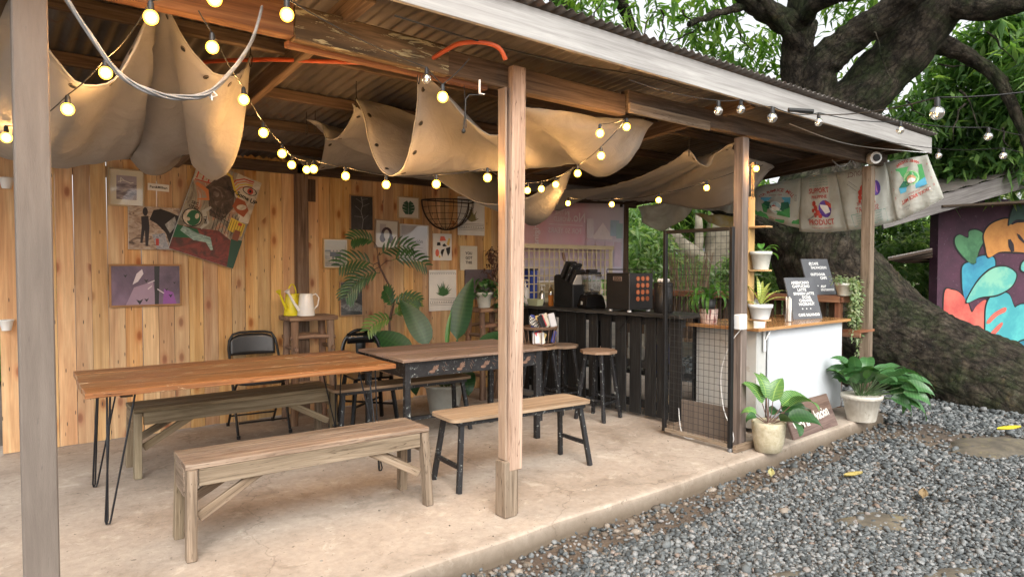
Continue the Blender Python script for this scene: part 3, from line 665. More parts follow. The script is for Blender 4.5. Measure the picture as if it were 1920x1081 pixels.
# right-hand dense side
for a in [(1880, 90, 9.6, 80, 50, .8, 90), (1890, 200, 9.6, 80, 80, .9, 170), (1810, 190, 9.9, 70, 60, .8, 120), (1740, 220, 10.2, 70, 50, .7, 100), (1850, 300, 9.9, 100, 50, .9, 170),
          (1790, 120, 10, 40, 50, .6, 50), (1700, 250, 10.2, 60, 35, .7, 70), (1940, 140, 8.6, 50, 90, .6, 70), (1800, 260, 10.8, 120, 60, .8, 110), (1780, 310, 10.2, 70, 35, .7, 100), (1910, 35, 9.2, 60, 20, .5, 40)]: pxblob(*a)
right = np.concatenate(cs); cs = []
for a in [(1400, 120, 9.6, 60, 50, .6, 42), (1340, 60, 9.2, 60, 40, .6, 34), (1420, 175, 9.8, 60, 18, .5, 44), (1370, 150, 9.8, 70, 25, .5, 36), (1290, 110, 9.6, 50, 30, .6, 18),
          (1450, 60, 9.9, 40, 40, .5, 22), (1580, 20, 10, 40, 35, .5, 26), (1640, 110, 10.2, 60, 40, .5, 30), (1590, 150, 10, 30, 25, .4, 8), (1660, 190, 10.2, 30, 20, .4, 8),
          (1110, 40, 9.2, 60, 40, .6, 34), (1050, 25, 9.2, 40, 25, .6, 26), (1190, 20, 9, 50, 25, .6, 12), (1210, 110, 9.2, 40, 20, .5, 10), (1290, 15, 9, 60, 25, .6, 18), (1330, 185, 9.9, 60, 18, .5, 20),
          (1500, -70, 9, 200, 50, 1.0, 70), (1150, -80, 9, 200, 50, 1.0, 60), (1700, -90, 9, 150, 40, 1.0, 60)]: pxblob(*a)
left = np.concatenate(cs); cs = []
leaf_cloud('crown', right, 11, .25, .034, M['mango'], tree, droop=.3, spread=.2)
left = left[rng.uniform(0, 1, len(left)) < .72]; leaf_cloud('crown', left, 10, .21, .031, M['mangolt'], tree, droop=.3, spread=.2)
# canopy over the yard and roof, out of the frame: shades the gravel from above
ov = blob((6.0, 0.0, 7.6), (5.0, 3.2, 1.2), 420); leaf_cloud('crown', ov, 9, .3, .045, M['mango'], tree)
# ---------------------------------------------------------------- trees beyond the shelter
M['paleb'] = stuff('pale_bark', (.50, .43, .33), (.26, .22, .17), 4, .9, .6, 22, spots=(7, .6, .6), spotc=(.18, .17, .12))
t2 = thing('pale_tree', 'pale barked tree with forked leaning trunks seen through the wire gate', 'tree', (11.4, 7.6, GZ), world=True)
for args in ([[WD(1352, 700, 13), WD(1345, 560, 13), WD(1350, 480, 13), WD(1352, 400, 13), WD(1345, 300, 13)], [.34, .30, .28, .26, .2]],
             [[WD(1350, 590, 12.8), WD(1325, 510, 12.6), WD(1280, 462, 12.4), WD(1215, 415, 12.2), WD(1170, 360, 12)], [.2, .17, .15, .12, .09]],
             [[WD(1330, 560, 12.8), WD(1312, 480, 12.6), WD(1310, 400, 12.6)], [.09, .07, .06]],
             [[WD(1360, 590, 12.6), WD(1390, 500, 12.3), WD(1400, 440, 12)], [.16, .13, .1]]):
    mb = MB(); limb(mb, *args, n=16, sub=6, seed=random.random() * 9); mb.build('trunk', M['paleb'], t2)
cs = []
for a in [(1230, 400, 13.5, 70, 60, 1, 200), (1300, 400, 13.8, 90, 50, 1, 220), (1390, 390, 13.8, 60, 70, 1, 160)]: pxblob(*a)
leaf_cloud('crown', np.concatenate(cs), 11, .26, .03, M['mangolt'], t2); cs = []
def hedge(label, blobs, n=1.0, ln=.17, wd=.028, mat='bushl', cat='bush', name='leafy_bush', per=9, group=None):
    global cs
    cs = []
    for a in blobs: pxblob(*a[:-1], int(a[-1] * n))
    pts = np.concatenate(cs); cs = []
    c = pts.mean(0); t = thing(name, label, cat, (float(c[0]), float(c[1]), GZ), world=True, group=group)
    leaf_cloud('foliage', pts, per, ln, wd, M[mat], t, droop=.1)
    mb = MB()
    for i in range(7):
        b = Vector((c[0] + random.uniform(-.3, .3), c[1] + random.uniform(-.3, .3), GZ)); q = Vector(pts[random.randrange(len(pts))])
        mb.tube([b, (b + q) / 2 + Vector((.05, .05, .2)), q], [.02, .014, .006], 5)
    mb.build('stem', M['paleb'], t); return t
hedge('light green bush behind the pink banner post, left of the wire gate', [(1215, 500, 11, 60, 80, .6, 260), (1200, 430, 11.6, 50, 50, .6, 120)])
hedge('tangle of twiggy shrubs growing behind the top of the wire gate', [(1290, 540, 12, 60, 60, .5, 140), (1380, 540, 12, 40, 60, .5, 150)])
hedge('blue green bush under the rice sack banner beside the ladder shelf', [(1440, 500, 12, 50, 90, .6, 330), (1470, 440, 12.5, 50, 40, .6, 130)])
hedge('glossy dense shrub between the big trunk and the mural wall', [(1700, 520, 11.5, 60, 80, .5, 380), (1740, 600, 11.4, 40, 60, .4, 160)])
hedge('dark tall shrub hanging beside the right post above the trunk', [(1670, 440, 12.5, 70, 50, .7, 260)], mat='mango')
hedge('pale green tree mass far behind the shelter counter', [(1300, 480, 17, 260, 90, 1.2, 300), (1600, 440, 17, 200, 110, 1.2, 300)], ln=.4, wd=.06, mat='bushl', name='background_tree', cat='tree')
hedge('tall green trees far behind the roof line on the right', [(1420, 230, 19, 160, 40, 1.0, 90), (1850, 280, 18, 190, 90, 1.5, 480)], ln=.36, wd=.06, mat='bushl', name='background_tree', cat='tree')
hedge('green bushes seen past the left end of the plank wall', [(-60, 500, 9, 120, 260, 1, 1000)], ln=.25, wd=.05, mat='mangolt', name='leafy_bush')
tw = MB()   # dry twigs behind the gate
td = thing('twiggy_shrub', 'bare brown twiggy shrub standing just behind the wire gate', 'shrub', tuple(WD(1285, 620, 9.4)), world=True)
for i in range(46):
    px = random.uniform(1255, 1330); p = [WD(1285 + (px - 1285) * .5, 640, 9.4)]
    for j in range(4): p.append(WD(px + (j - 2) * (px - 1290) * .12 + random.uniform(-5, 5), 590 - j * 38 + random.uniform(-9, 9), 9.4 + random.uniform(-.25, .25)))
    tw.tube(p, [.012, .009, .007, .005, .003], 5)
tw.build('twigs', stuff('dry_twig', (.36, .25, .16), (.2, .13, .08), 8, .9, .3), td, kind='stuff')
# ================================================================ mural building
mb_t = thing('mural_building', 'dark purple wall with painted tropical leaves under a low grey board roof', 'building', tuple(WD(1900, 560, 9.8))[:2] + (GZ,), world=True)
A = WD(1750, 500, 10.2); A.z = 0; Dm = Vector((.88, -.475, 0)).normalized(); Dn = Vector((-.475, -.88, 0)).normalized()
def MP(u, z, o=0.0): return Vector((A.x, A.y, z)) + Dm * u + Dn * o
_camr = lambda px, py: ray(px, py)
def onwall(px, py, off=0.0):
    r = ray(px, py); q = MP(0, 0, off); t = (q - O).dot(Dn) / r.dot(Dn); return O + r * t
wm = stuff('purple_wall', (.075, .022, .045), (.045, .015, .03), 3, .7, .4, 18, spots=(22, .62, .5), spotc=(.22, .15, .18))
w = MB(); w.beam(MP(0, (GZ + 2.5) / 2), MP(4, (GZ + 2.5) / 2), .16, 2.5 - GZ); w.build('wall', wm, mb_t)
# roof edge board
r0, r1 = onwall(1640, 420, .9), onwall(2050, 293, .9)
rb = MB(); rb.beam(onwall(1652, 413, .9), onwall(2080, 291, .9), .04, .24); rb.build('fascia_board', wood('old_grey_fascia', (.14, .12, .11), (.23, .205, .19), (.32, .29, .27), rough=.85, bmp=.4, blot=.4), mb_t, bevel=.004)
P = []
a0, a1 = onwall(1652, 413, .95) + V(0, 0, .135), onwall(2080, 291, .95) + V(0, 0, .135)
for i in range(60):
    q = a0.lerp(a1, i / 59); P.append([q + V(0, 0, .012 * math.sin(i * 1.3)), q - Dn * 3 + V(0, 0, .5 + .012 * math.sin(i * 1.3))])
MB().grid(P).build('roof_sheet', rm, mb_t, solid=.004)
sf = MB(); sf.beam(MP(-.75, 2.28, .5), MP(4, 2.6, .5), .9, .03); sf.build('soffit', M['darkbeam'], mb_t)
def painted(pts, c, off, name='painted_leaf', outline=True):
    P_ = [onwall(px, py, .082 + off) for px, py in pts]
    if outline:
        cx = sum((q for q in P_), Vector()) / len(P_); o_ = MB(); o_.poly([cx + (q - cx) * 1.0 + (q - cx).normalized() * .028 - Dn * .0015 for q in P_]); o_.build('leaf_outline', flat('mural_black', (.012, .012, .012)) if 'mural_black' not in bpy.data.materials else bpy.data.materials['mural_black'], mb_t)
    b_ = MB(); b_.poly(P_); return b_.build(name, c, mb_t)
def smoothp(pts, k=6):
    n = len(pts); out = []
    for i in range(n):
        p0, p1, p2, p3 = [np.array(pts[(i + j) % n], float) for j in (-1, 0, 1, 2)]
        for s_ in range(k):
            t = s_ / k; out.append(tuple(.5 * (2 * p1 + (p2 - p0) * t + (2 * p0 - 5 * p1 + 4 * p2 - p3) * t * t + (3 * p1 - p0 - 3 * p2 + p3) * t ** 3)))
    return out
def pm(name, c1, c2): return stuff(name, tuple(q * .78 for q in c1), tuple(q * .72 for q in c2), 2.2, .6, .1, 20, lo=.42, hi=.58)
painted(smoothp([(1826, 496), (1806, 480), (1793, 462), (1791, 447), (1800, 440), (1815, 446), (1817, 434), (1830, 431), (1843, 438), (1844, 452), (1836, 468)]), pm('mural_green', (.10, .30, .13), (.045, .17, .07)), .004)
painted(smoothp([(1854, 482), (1848, 462), (1845, 440), (1856, 422), (1877, 412), (1892, 411), (1897, 421), (1912, 417), (1960, 420), (1990, 460), (1950, 474), (1905, 472), (1875, 472)]), pm('mural_orange', (.75, .33, .07), (.62, .24, .05)), .006)
painted(smoothp([(1892, 422), (1896, 400), (1905, 384), (1925, 383), (1960, 380), (1960, 412), (1925, 412), (1905, 412)]), pm('mural_darkgreen', (.045, .12, .085), (.03, .08, .06)), .008)
painted([(1890, 449), (1895, 448), (1901, 458), (1902, 471), (1896, 472), (1891, 462)], flat('mural_black2', (.02, .015, .02)), .010, 'leaf_slot', False)
painted([(1906, 437), (1912, 440), (1921, 452), (1920, 456), (1910, 447)], bpy.data.materials['mural_black2'], .010, 'leaf_slot', False)
painted(smoothp([(1813, 567), (1806, 548), (1804, 520), (1805, 500), (1815, 492), (1830, 493), (1830, 484), (1845, 479), (1862, 482), (1866, 494), (1862, 506), (1845, 530), (1830, 550)]), pm('mural_blue', (.05, .36, .48), (.03, .24, .40)), .004)
painted(smoothp([(1813, 567), (1822, 545), (1840, 520), (1862, 503), (1885, 500), (1902, 509), (1905, 520), (1895, 538), (1870, 552), (1838, 557)]), pm('mural_mint', (.25, .58, .42), (.12, .48, .42)), .012)
painted(smoothp([(1768, 620), (1769, 590), (1772, 545), (1785, 543), (1800, 549), (1815, 568), (1822, 585), (1832, 572), (1850, 563), (1856, 600), (1856, 640), (1820, 640), (1790, 632)]), pm('mural_coral', (.78, .17, .12), (.62, .10, .08)), .004)
painted(smoothp([(1850, 640), (1848, 600), (1850, 572), (1860, 554), (1880, 548), (1893, 553), (1902, 575), (1908, 573), (1925, 570), (1990, 580), (1990, 660), (1905, 670), (1870, 655)]), pm('mural_teal', (.10, .50, .48), (.06, .38, .42)), .008)
painted(smoothp([(1850, 603), (1862, 588), (1880, 577), (1887, 577), (1885, 584), (1870, 592), (1855, 606)], 4), bpy.data.materials['mural_coral'], .016, 'leaf_stripe', False)
painted(smoothp([(1856, 626), (1868, 612), (1878, 604), (1880, 608), (1872, 620), (1860, 631)], 4), bpy.data.materials['mural_coral'], .016, 'leaf_stripe', False)
painted(smoothp([(1903, 655), (1908, 645), (1920, 638), (1970, 632), (1970, 690), (1920, 680)]), pm('mural_deepblue', (.02, .20, .28), (.02, .12, .2)), .014)
painted(smoothp([(1918, 508), (1916, 495), (1925, 488), (1950, 490), (1950, 510)]), bpy.data.materials['mural_mint'], .006)
# small tin awning left of the mural wall
aw = thing('tin_awning', 'small slatted awning sticking out from the left edge of the purple wall', 'awning', tuple(onwall(1745, 475, -.1)), world=True)
q = [onwall(1665, 483, .1), onwall(1748, 466, .3), onwall(1748, 487, -.3), onwall(1690, 488, -.3)]
mbx = MB(); mbx.poly(q); mbx.build('sheet', rm, aw, solid=.02)
for t in (0, .25, .5, .75, 1): MB().beam(q[0].lerp(q[3], t) - V(0, 0, .03), q[1].lerp(q[2], t) - V(0, 0, .03), .02, .03).build('batten', M['darkbeam'], aw)
# ================================================================ furniture
def hairpin(x, y, sx, sy, h):
    """bent steel rod leg: three rods fanning from a plate under the top to one foot loop"""
    mb = MB(); f = (x + sx * .02, y + sy * .02, .012)
    mb.tube([(x - sx * .005, y + sy * .0, h), (f[0] - .012, f[1], .03), (f[0] - .008, f[1], .012), (f[0] + .008, f[1], .010), (f[0] + .014, f[1], .03), (x + .0 + sx * -.13, y - sy * .0, h)], .0055, 8)
    mb.tube([(f[0] - .008, f[1] + .004, .012), (f[0], f[1] - sy * .012, .03), (x, y - sy * .13, h)], .0055, 8)
    mb.box(x - .075 - sx * .06, x + .075 - sx * .06, y - .075 - sy * .06, y + .075 - sy * .06, h - .004, h); return mb
def table_orange():
    t = thing('hairpin_table', 'long varnished orange brown plank table on black hairpin legs, left of the centre post', 'table', (1.42, 4.66, 0), R(-2.6))
    Lx, Ly, h = 1.86, .95, .77; n = 5; y = -Ly / 2
    for i in range(n):
        w = Ly / n; x0, x1 = -Lx / 2 + random.uniform(-.012, .012), Lx / 2 + random.uniform(-.012, .012)
        MB().box(x0, x1, y + .0012, y + w - .0012, h - .032 + random.uniform(-.001, .001), h + random.uniform(-.0015, .0015)).build('plank', M['orange'], t, bevel=.003); y += w
    for sx in (-1, 1):
        for sy in (-1, 1): hairpin(sx * (Lx / 2 - .12), sy * (Ly / 2 - .1), sx, sy, h - .033).build('leg', M['hairpin'], t)
        MB().box(sx * (Lx / 2 - .2) - .03, sx * (Lx / 2 - .2) + .03, -Ly / 2 + .05, Ly / 2 - .05, h - .052, h - .034).build('batten', M['darkbeam'], t)
    return t
table_orange()
def table_black():
    t = thing('apron_table', 'brown plank table with a black apron painted with brown hand marks, behind the centre post', 'table', (3.13, 4.63, 0), R(-4.2))
    Lx, Ly, h = 1.33, .84, .772; n = 7; y = -Ly / 2
    for i in range(n):
        w = Ly / n; MB().box(-Lx / 2 + random.uniform(-.006, .006), Lx / 2, y + .001, y + w - .001, h - .022, h + random.uniform(-.0012, .0012)).build('plank', M['tabl2'], t, bevel=.002); y += w
    for s_ in (-1, 1):
        MB().box(-Lx / 2 + .07, Lx / 2 - .07, s_ * (Ly / 2 - .06) - .012, s_ * (Ly / 2 - .06) + .012, h - .145, h - .024).build('apron', M['blackpaint'], t)
        MB().box(s_ * (Lx / 2 - .06) - .012, s_ * (Lx / 2 - .06) + .012, -Ly / 2 + .07, Ly / 2 - .07, h - .145, h - .024).build('apron', M['blackpaint'], t)
    pr = MB(); yy = -Ly / 2 + .06 - .014
    for i, cx in enumerate((-.40, -.16, .06, .28, .47)):   # splayed hand-like brush marks
        for k in range(5):
            a = R(20 + k * 14 + random.uniform(-4, 4)) * (1 if i % 2 else .8); r0 = .012; r1 = .05 + .012 * (2 - abs(k - 2)); z0 = h - .105
            px_, pz_ = math.cos(a), math.sin(a); q = (-pz_ * .004, px_ * .004)
            pr.poly([(cx + px_ * r0 - q[0], yy, z0 + pz_ * r0 * .7 - q[1]), (cx + px_ * r1 - q[0], yy, z0 + pz_ * r1 * .8 - q[1]), (cx + px_ * r1 + q[0], yy, z0 + pz_ * r1 * .8 + q[1]), (cx + px_ * r0 + q[0], yy, z0 + pz_ * r0 * .7 + q[1])][::-1])
        pr.poly([(cx + .026 * math.cos(b_) , yy - .0004, h - .112 + .012 * math.sin(b_)) for b_ in np.linspace(0, 2 * math.pi, 11)[:-1]])
        for q in range(3):
            a = R(random.uniform(110, 170)); c2 = cx + .11
            pr.poly([(c2 + .01 * q, yy, h - .12 + .02 * q), (c2 + .01 * q + .04 * math.cos(a), yy, h - .12 + .02 * q + .035 * math.sin(a)), (c2 + .01 * q + .04 * math.cos(a) + .003, yy, h - .118 + .02 * q + .035 * math.sin(a)), (c2 + .01 * q + .003, yy, h - .12 + .02 * q)])
    pr.build('painted_marks', flat('faded_brown_paint', (.20, .12, .085), .8), t)
    for sx in (-1, 1):
        for sy in (-1, 1):
            x, y = sx * (Lx / 2 - .06), sy * (Ly / 2 - .06)
            MB().beam((x, y, 0), (x, y, h - .024), .045, .045, up=(0, 1, 0)).build('leg', M['blackpaint'], t, bevel=.004)
    MB().box(-Lx / 2 + .06, Lx / 2 - .06, .2, .23, .16, .19).build('stretcher', M['blackpaint'], t)
    return t
table_black()
def wood_bench(label, loc, rz, mt, mtop, Lx, Ly=.33, h=.475):
    t = thing('timber_bench', label, 'bench', loc, rz, 'heavy wooden benches with diagonal braces')
    for i in range(3):
        w = Ly / 3; y = -Ly / 2 + i * w
        MB().box(-Lx / 2, Lx / 2, y + .001, y + w - .001, h - .028, h + random.uniform(-.002, .001)).build('seat_plank', mtop, t, bevel=.003)
    for s_ in (-1, 1):
        MB().box(-Lx / 2 + .062, Lx / 2 - .062, s_ * (Ly / 2 - .014) - .013, s_ * (Ly / 2 - .014) + .013, h - .115, h - .0295).build('side_rail', mt, t, bevel=.003)
        MB().box(s_ * (Lx / 2 - .006) - .006, s_ * (Lx / 2 - .006) + .006, -Ly / 2 + .055, Ly / 2 - .055, h - .17, h - .030).build('end_board', mt, t, bevel=.002)
    for sx in (-1, 1):
        for sy in (-1, 1):
            x0 = sx * (Lx / 2 - .03); y0 = sy * (Ly / 2 - .022)
            MB().beam((x0 + sx * .012, y0 + sy * .032, 0), (x0, y0, h - .030), .048, .06, up=(0, 1, 0)).build('leg', mt, t, bevel=.004)
            MB().beam((x0 - sx * .03, y0 - sy * .004, h * .42), (x0 - sx * .40, y0 - sy * .028, h - .07), .024, .05).build('brace', mt, t, bevel=.003)
    return t
wood_bench('pale weathered wooden bench with diagonal braces nearest the camera', (1.49, 3.66, 0), R(-3.2), M['bench'], M['benchtop'], 1.36)
wood_bench('darker wooden bench with diagonal braces behind the long orange table', (1.58, 5.30, 0), R(-1), M['benchdk'], M['benchdk'], 1.46)
def black_bench(label, loc, rz, mtop, Lx=1.17, Ly=.33, h=.475, tall=True):
    t = thing('metal_leg_bench', label, 'bench', loc, rz, 'plank benches with black painted legs')
    mb = MB(); n = 8; pts = []
    for cx, cy, a0 in ((Lx / 2 - .05, Ly / 2 - .05, 0), (-Lx / 2 + .05, Ly / 2 - .05, 90), (-Lx / 2 + .05, -Ly / 2 + .05, 180), (Lx / 2 - .05, -Ly / 2 + .05, 270)):
        for k in range(5): a = R(a0 + k * 22.5); pts.append((cx + .05 * math.cos(a), cy + .05 * math.sin(a)))
    def rnd_slab(pts, z0, z1, y0, y1):
        m_ = MB(); uv = [[(p[0], p[1] + 3.3) for p in pts]]
        m_.add([(p[0], p[1], z1) for p in pts], [tuple(range(len(pts)))], 0, uv); m_.add([(p[0], p[1], z0) for p in pts], [tuple(range(len(pts)))[::-1]], 0, uv)
        for i in range(len(pts)):
            j = (i + 1) % len(pts); a, b_ = pts[i], pts[j]; m_.add([(a[0], a[1], z0), (b_[0], b_[1], z0), (b_[0], b_[1], z1), (a[0], a[1], z1)], [(0, 1, 2, 3)], 0, [[(a[0], 0), (b_[0], 0), (b_[0], .02), (a[0], .02)]])
        return m_
    rnd_slab(pts, h - .022, h, 0, 0).build('seat', mtop, t)
    fr = MB()
    for s_ in (-1, 1): fr.box(-Lx / 2 + .05, Lx / 2 - .05, s_ * (Ly / 2 - .035) - .012, s_ * (Ly / 2 - .035) + .012, h - .052, h - .023); fr.box(s_ * (Lx / 2 - .07) - .012, s_ * (Lx / 2 - .07) + .012, -Ly / 2 + .048, Ly / 2 - .048, h - .052, h - .023)
    fr.build('frame', M['blackpaint'], t, bevel=.002)
    for sx in (-1, 1):
        for sy in (-1, 1):
            MB().beam((sx * (Lx / 2 - .035), sy * (Ly / 2 + .01), 0), (sx * (Lx / 2 - .085), sy * (Ly / 2 - .045), h - .053), .032, .032, up=(0, 1, 0)).build('leg', M['blackpaint'], t, bevel=.003)
        MB().box(sx * (Lx / 2 - .05) - .012, sx * (Lx / 2 - .05) + .012, -Ly / 2 + .03, Ly / 2 - .03, .15, .175).build('stretcher', M['blackpaint'], t)
    return t
black_bench('pale plank bench with rounded corners and chipped black legs beside the centre post', (2.965, 3.62, 0), R(-5), M['seatwood'])
black_bench('brown plank bench with black legs half hidden behind the apron table', (2.86, 5.02, 0), R(-4), M['orange'] if False else M['seatdk'], Lx=1.28, Ly=.25)
def rustic_stool(label, loc, rz, h=1.0):
    t = thing('rustic_stool', label, 'stool', loc, rz, 'tall rustic log stools against the plank wall')
    mb = MB(); n = 5
    for i in range(n):
        y = -.16 + i * .066; mb = MB().box(-.225 + random.uniform(-.008, .008), .225 + random.uniform(-.008, .008), y, y + .062, h - .045, h + random.uniform(-.003, .003)); mb.build('top_board', M['rustic'], t, bevel=.008)
    legs = {}
    for sx in (-1, 1):
        for sy in (-1, 1):
            pts = [(sx * (.165 + .025 * (1 - k / 5)) + random.uniform(-.004, .004), sy * (.11 + .03 * (1 - k / 5)), (h - .045) * k / 5) for k in range(6)]
            m_ = MB(); m_.tube(pts, [.034 + random.uniform(-.003, .003) for _ in pts], 10); m_.build('leg', M['rustic'], t)
    for z, s_ in ((h * .80, 1), (h * .70, -1), (h * .33, 1), (h * .26, -1)):
        if s_ > 0:
            for sy in (-1, 1): m_ = MB(); m_.tube([(-.21, sy * .12, z), (0, sy * .125, z + .008), (.21, sy * .12, z - .006)], [.019, .021, .018], 8); m_.build('rung', M['rustic'], t)
        else:
            for sx in (-1, 1): m_ = MB(); m_.tube([(sx * .175, -.18, z), (sx * .18, 0, z + .006), (sx * .175, .18, z)], [.018, .02, .018], 8); m_.build('rung', M['rustic'], t)
    return t
rustic_stool('tall rustic log stool with two watering cans on top, beside the folding chair', (2.47, 6.08, 0), R(-3))
rustic_stool('tall rustic log stool holding the potted plants in the back corner', (4.50, 5.98, 0), R(4))
def folding_chair():
    t = thing('folding_chair', 'black metal folding chair with a padded back standing against the plank wall', 'chair', (1.97, 6.02, 0), R(-6))
    h = .86
    for s_ in (-1, 1):
        x = s_ * .215
        m_ = MB(); m_.tube([(x, -.26, 0), (x, -.02, .45), (x * .98, .16, .72), (x * .93, .185, h - .07), (x * .78, .19, h - .015), (x * .5, .192, h), (0, .193, h + .002)], .0115, 8); m_.build('frame', M['blackmetal'], t)
        m_ = MB(); m_.tube([(x * .92, .30, 0), (x * .92, -.08, .42), (x * .92, -.15, .455)], .011, 8); m_.build('leg', M['blackmetal'], t)
        m_ = MB(); m_.lathe([(.016, 0), (.016, .03)], 10, (x, -.26, 0)); m_.lathe([(.016, 0), (.016, .03)], 10, (x * .92, .30, 0)); m_.build('foot_cap', M['blackmetal'], t)
    P = []; 
    for i in range(15):
        a = -1 + 2 * i / 14; row = []
        for j in range(7):
            b_ = j / 6; zz = h - .205 + .19 * b_ * (1 - .32 * abs(a) ** 5); row.append((a * .196, .165 + .035 * (1 - a * a) + .02 * b_ + .004, zz))
        P.append(row)
    MB().grid(P).build('backrest', M['padblack'], t, solid=.016)
    mb = MB(); pts = []
    for k in range(28):
        a = 2 * math.pi * k / 28; c_, s_ = math.cos(a), math.sin(a); pts.append((.2 * math.copysign(abs(c_) ** .5, c_), -.06 + .19 * math.copysign(abs(s_) ** .5, s_)))
    for z, r_ in ((.445, .98), (.475, 1.0), (.487, .9)): pass
    vs = [(p[0] * r_, (p[1] + .06) * r_ - .06, z) for z, r_ in ((.44, .97), (.452, 1), (.472, 1), (.486, .92)) for p in pts]
    fs = [(i * 28 + k, i * 28 + (k + 1) % 28, (i + 1) * 28 + (k + 1) % 28, (i + 1) * 28 + k) for i in range(3) for k in range(28)]
    mb.add(vs, fs, 0, None, True); mb.add(vs[-28:], [tuple(range(28))]); mb.add(vs[:28], [tuple(range(28))[::-1]]); mb.build('seat', M['padblack'], t)
    m_ = MB(); m_.tube([(-.2, .24, .1), (.2, .24, .1)], .008, 6); m_.build('stretcher', M['blackmetal'], t)
    m_ = MB(); m_.tube([(-.2, -.2, .12), (.2, -.2, .12)], .008, 6); m_.build('stretcher', M['blackmetal'], t)
folding_chair()
def tolix():
    t = thing('metal_chair', 'glossy black sheet metal chair with a curved slotted back, left of the tall split-leaf plant', 'chair', (2.84, 5.62, 0), R(-8))
    h = .88; mb = MB()
    # hoop back with two openings: outer rim strip + centre splat
    rim = []
    for k in range(21):
        a = math.pi * k / 20; rim.append((math.cos(a) * .20, .17 + .03 * math.sin(a), .60 + .27 * math.sin(a) ** .75))
    m_ = MB(); P = [[(x * q, y, .46 + (z - .46) * (q * .5 + .5) if z > .46 else z) for q in (1.0, .93, .84)] for x, y, z in [(-.205, .15, .46)] + rim[::-1] + [(.205, .15, .46)]]
    m_.grid(P); m_.build('back_hoop', M['blackgloss'], t, solid=.006)
    m_ = MB(); m_.grid([[(-.055 + .02 * (1 - b_), .165 + .035 * b_, .47 + .34 * b_), (0, .178 + .035 * b_, .47 + .345 * b_), (.055 - .02 * (1 - b_), .165 + .035 * b_, .47 + .34 * b_)] for b_ in np.linspace(0, 1, 9)]); m_.build('back_splat', M['blackgloss'], t, solid=.004)
    m_ = MB(); m_.grid([[(x, .19, .73 + .1 * j - .0 * abs(x)) for j in (0, 1)] for x in np.linspace(-.13, .13, 7)]); 
    m_.build('back_top', M['blackgloss'], t, solid=.005)
    m_ = MB(); m_.box(-.185, .185, -.19, .17, .435, .455); m_.build('seat', M['blackgloss'], t, bevel=.012)
    for sx in (-1, 1):
        for sy in (-1, 1):
            m_ = MB(); m_.beam((sx * .215, sy * .215, 0), (sx * .165, sy * .155 - .01, .44), .034, .034, up=(sx, sy, 0)); m_.build('leg', M['blackgloss'], t, bevel=.006)
    for s_ in (-1, 1): m_ = MB(); m_.beam((-.19 * s_, -.19, .2), (.19 * s_, .19, .2), .012, .02); m_.build('cross_brace', M['blackgloss'], t)
tolix()
def bar_stool(label, loc, rz, h=.66):
    t = thing('bar_stool', label, 'stool', loc, rz, 'bar stools along the black pallet counter')
    r_ = .165; pts = [(r_ * math.cos(R(22.5 + 45 * k)) * 1.08, r_ * math.sin(R(22.5 + 45 * k)) * 1.08) for k in range(8)]; m_ = MB()
    m_.add([(x, y, h) for x, y in pts], [tuple(range(8))], 0, [[(x, y) for x, y in pts]]); m_.add([(x, y, h - .028) for x, y in pts], [tuple(range(8))[::-1]])
    for i in range(8):
        a, b_ = pts[i], pts[(i + 1) % 8]; m_.add([(a[0], a[1], h - .028), (b_[0], b_[1], h - .028), (b_[0], b_[1], h), (a[0], a[1], h)], [(0, 1, 2, 3)], 0, [[(0, 0), (.12, 0), (.12, .03), (0, .03)]])
    m_.build('seat', M['seatdk'], t)
    for sx in (-1, 1):
        for sy in (-1, 1):
            MB().beam((sx * .155, sy * .155, 0), (sx * .085, sy * .085, h - .029), .032, .032, up=(0, 1, 0)).build('leg', M['blackpaint'], t, bevel=.003)
    for s_ in (-1, 1):
        MB().box(-.135, .135, s_ * .133 - .009, s_ * .133 + .009, .16, .178).build('stretcher', M['blackpaint'], t); MB().box(s_ * .13 - .009, s_ * .13 + .009, -.135, .135, .19, .208).build('stretcher', M['blackpaint'], t)
    return t
bar_stool('bar stool with an octagonal brown seat standing in front of the black coffee box', (4.66, 4.42, 0), R(12))
bar_stool('bar stool with a brown seat between the snack basket and the nearer octagonal stool', (4.72, 5.0, 0), R(-8), .655)
bar_stool('bar stool hidden behind the apron table carrying the snack basket', (4.30, 4.86, 0), R(5), .69)
# ================================================================ black pallet counter
pc = thing('pallet_counter', 'black painted pallet wood bar counter with vertical boards and gaps', 'counter', (5.2, 5.1, 0), world=True)
y = 3.70; k = 0
while y < 6.3:
    w = random.choice([.115, .13, .14, .12]); g = random.choice([.012, .05, .055, .05]) if y < 4.6 else random.choice([.006, .012, .05])
    MB().box(4.985, 5.003, y, y + w, .03 + random.uniform(-.006, .01), .975).build('board', M['pallet'], pc, bevel=.003); y += w + g; k += 1
for z in (.10, .48, .90): MB().box(5.005, 5.045, 3.70, 6.35, z, z + .07).build('rail', M['pallet'], pc)
MB().box(4.90, 5.42, 3.66, 6.38, .985, 1.012).build('counter_top', wood('black_stained_top', (.012, .012, .011), (.03, .03, .028), (.075, .07, .062), rough=.45, bmp=.4, blot=.5), pc, bevel=.004)
for yy in (3.75, 5.0, 6.2): MB().box(5.3, 5.36, yy, yy + .06, 0, .984).build('leg', M['pallet'], pc)
MB().box(5.06, 5.40, 3.76, 6.3, .40, .42).build('shelf', M['pallet'], pc)
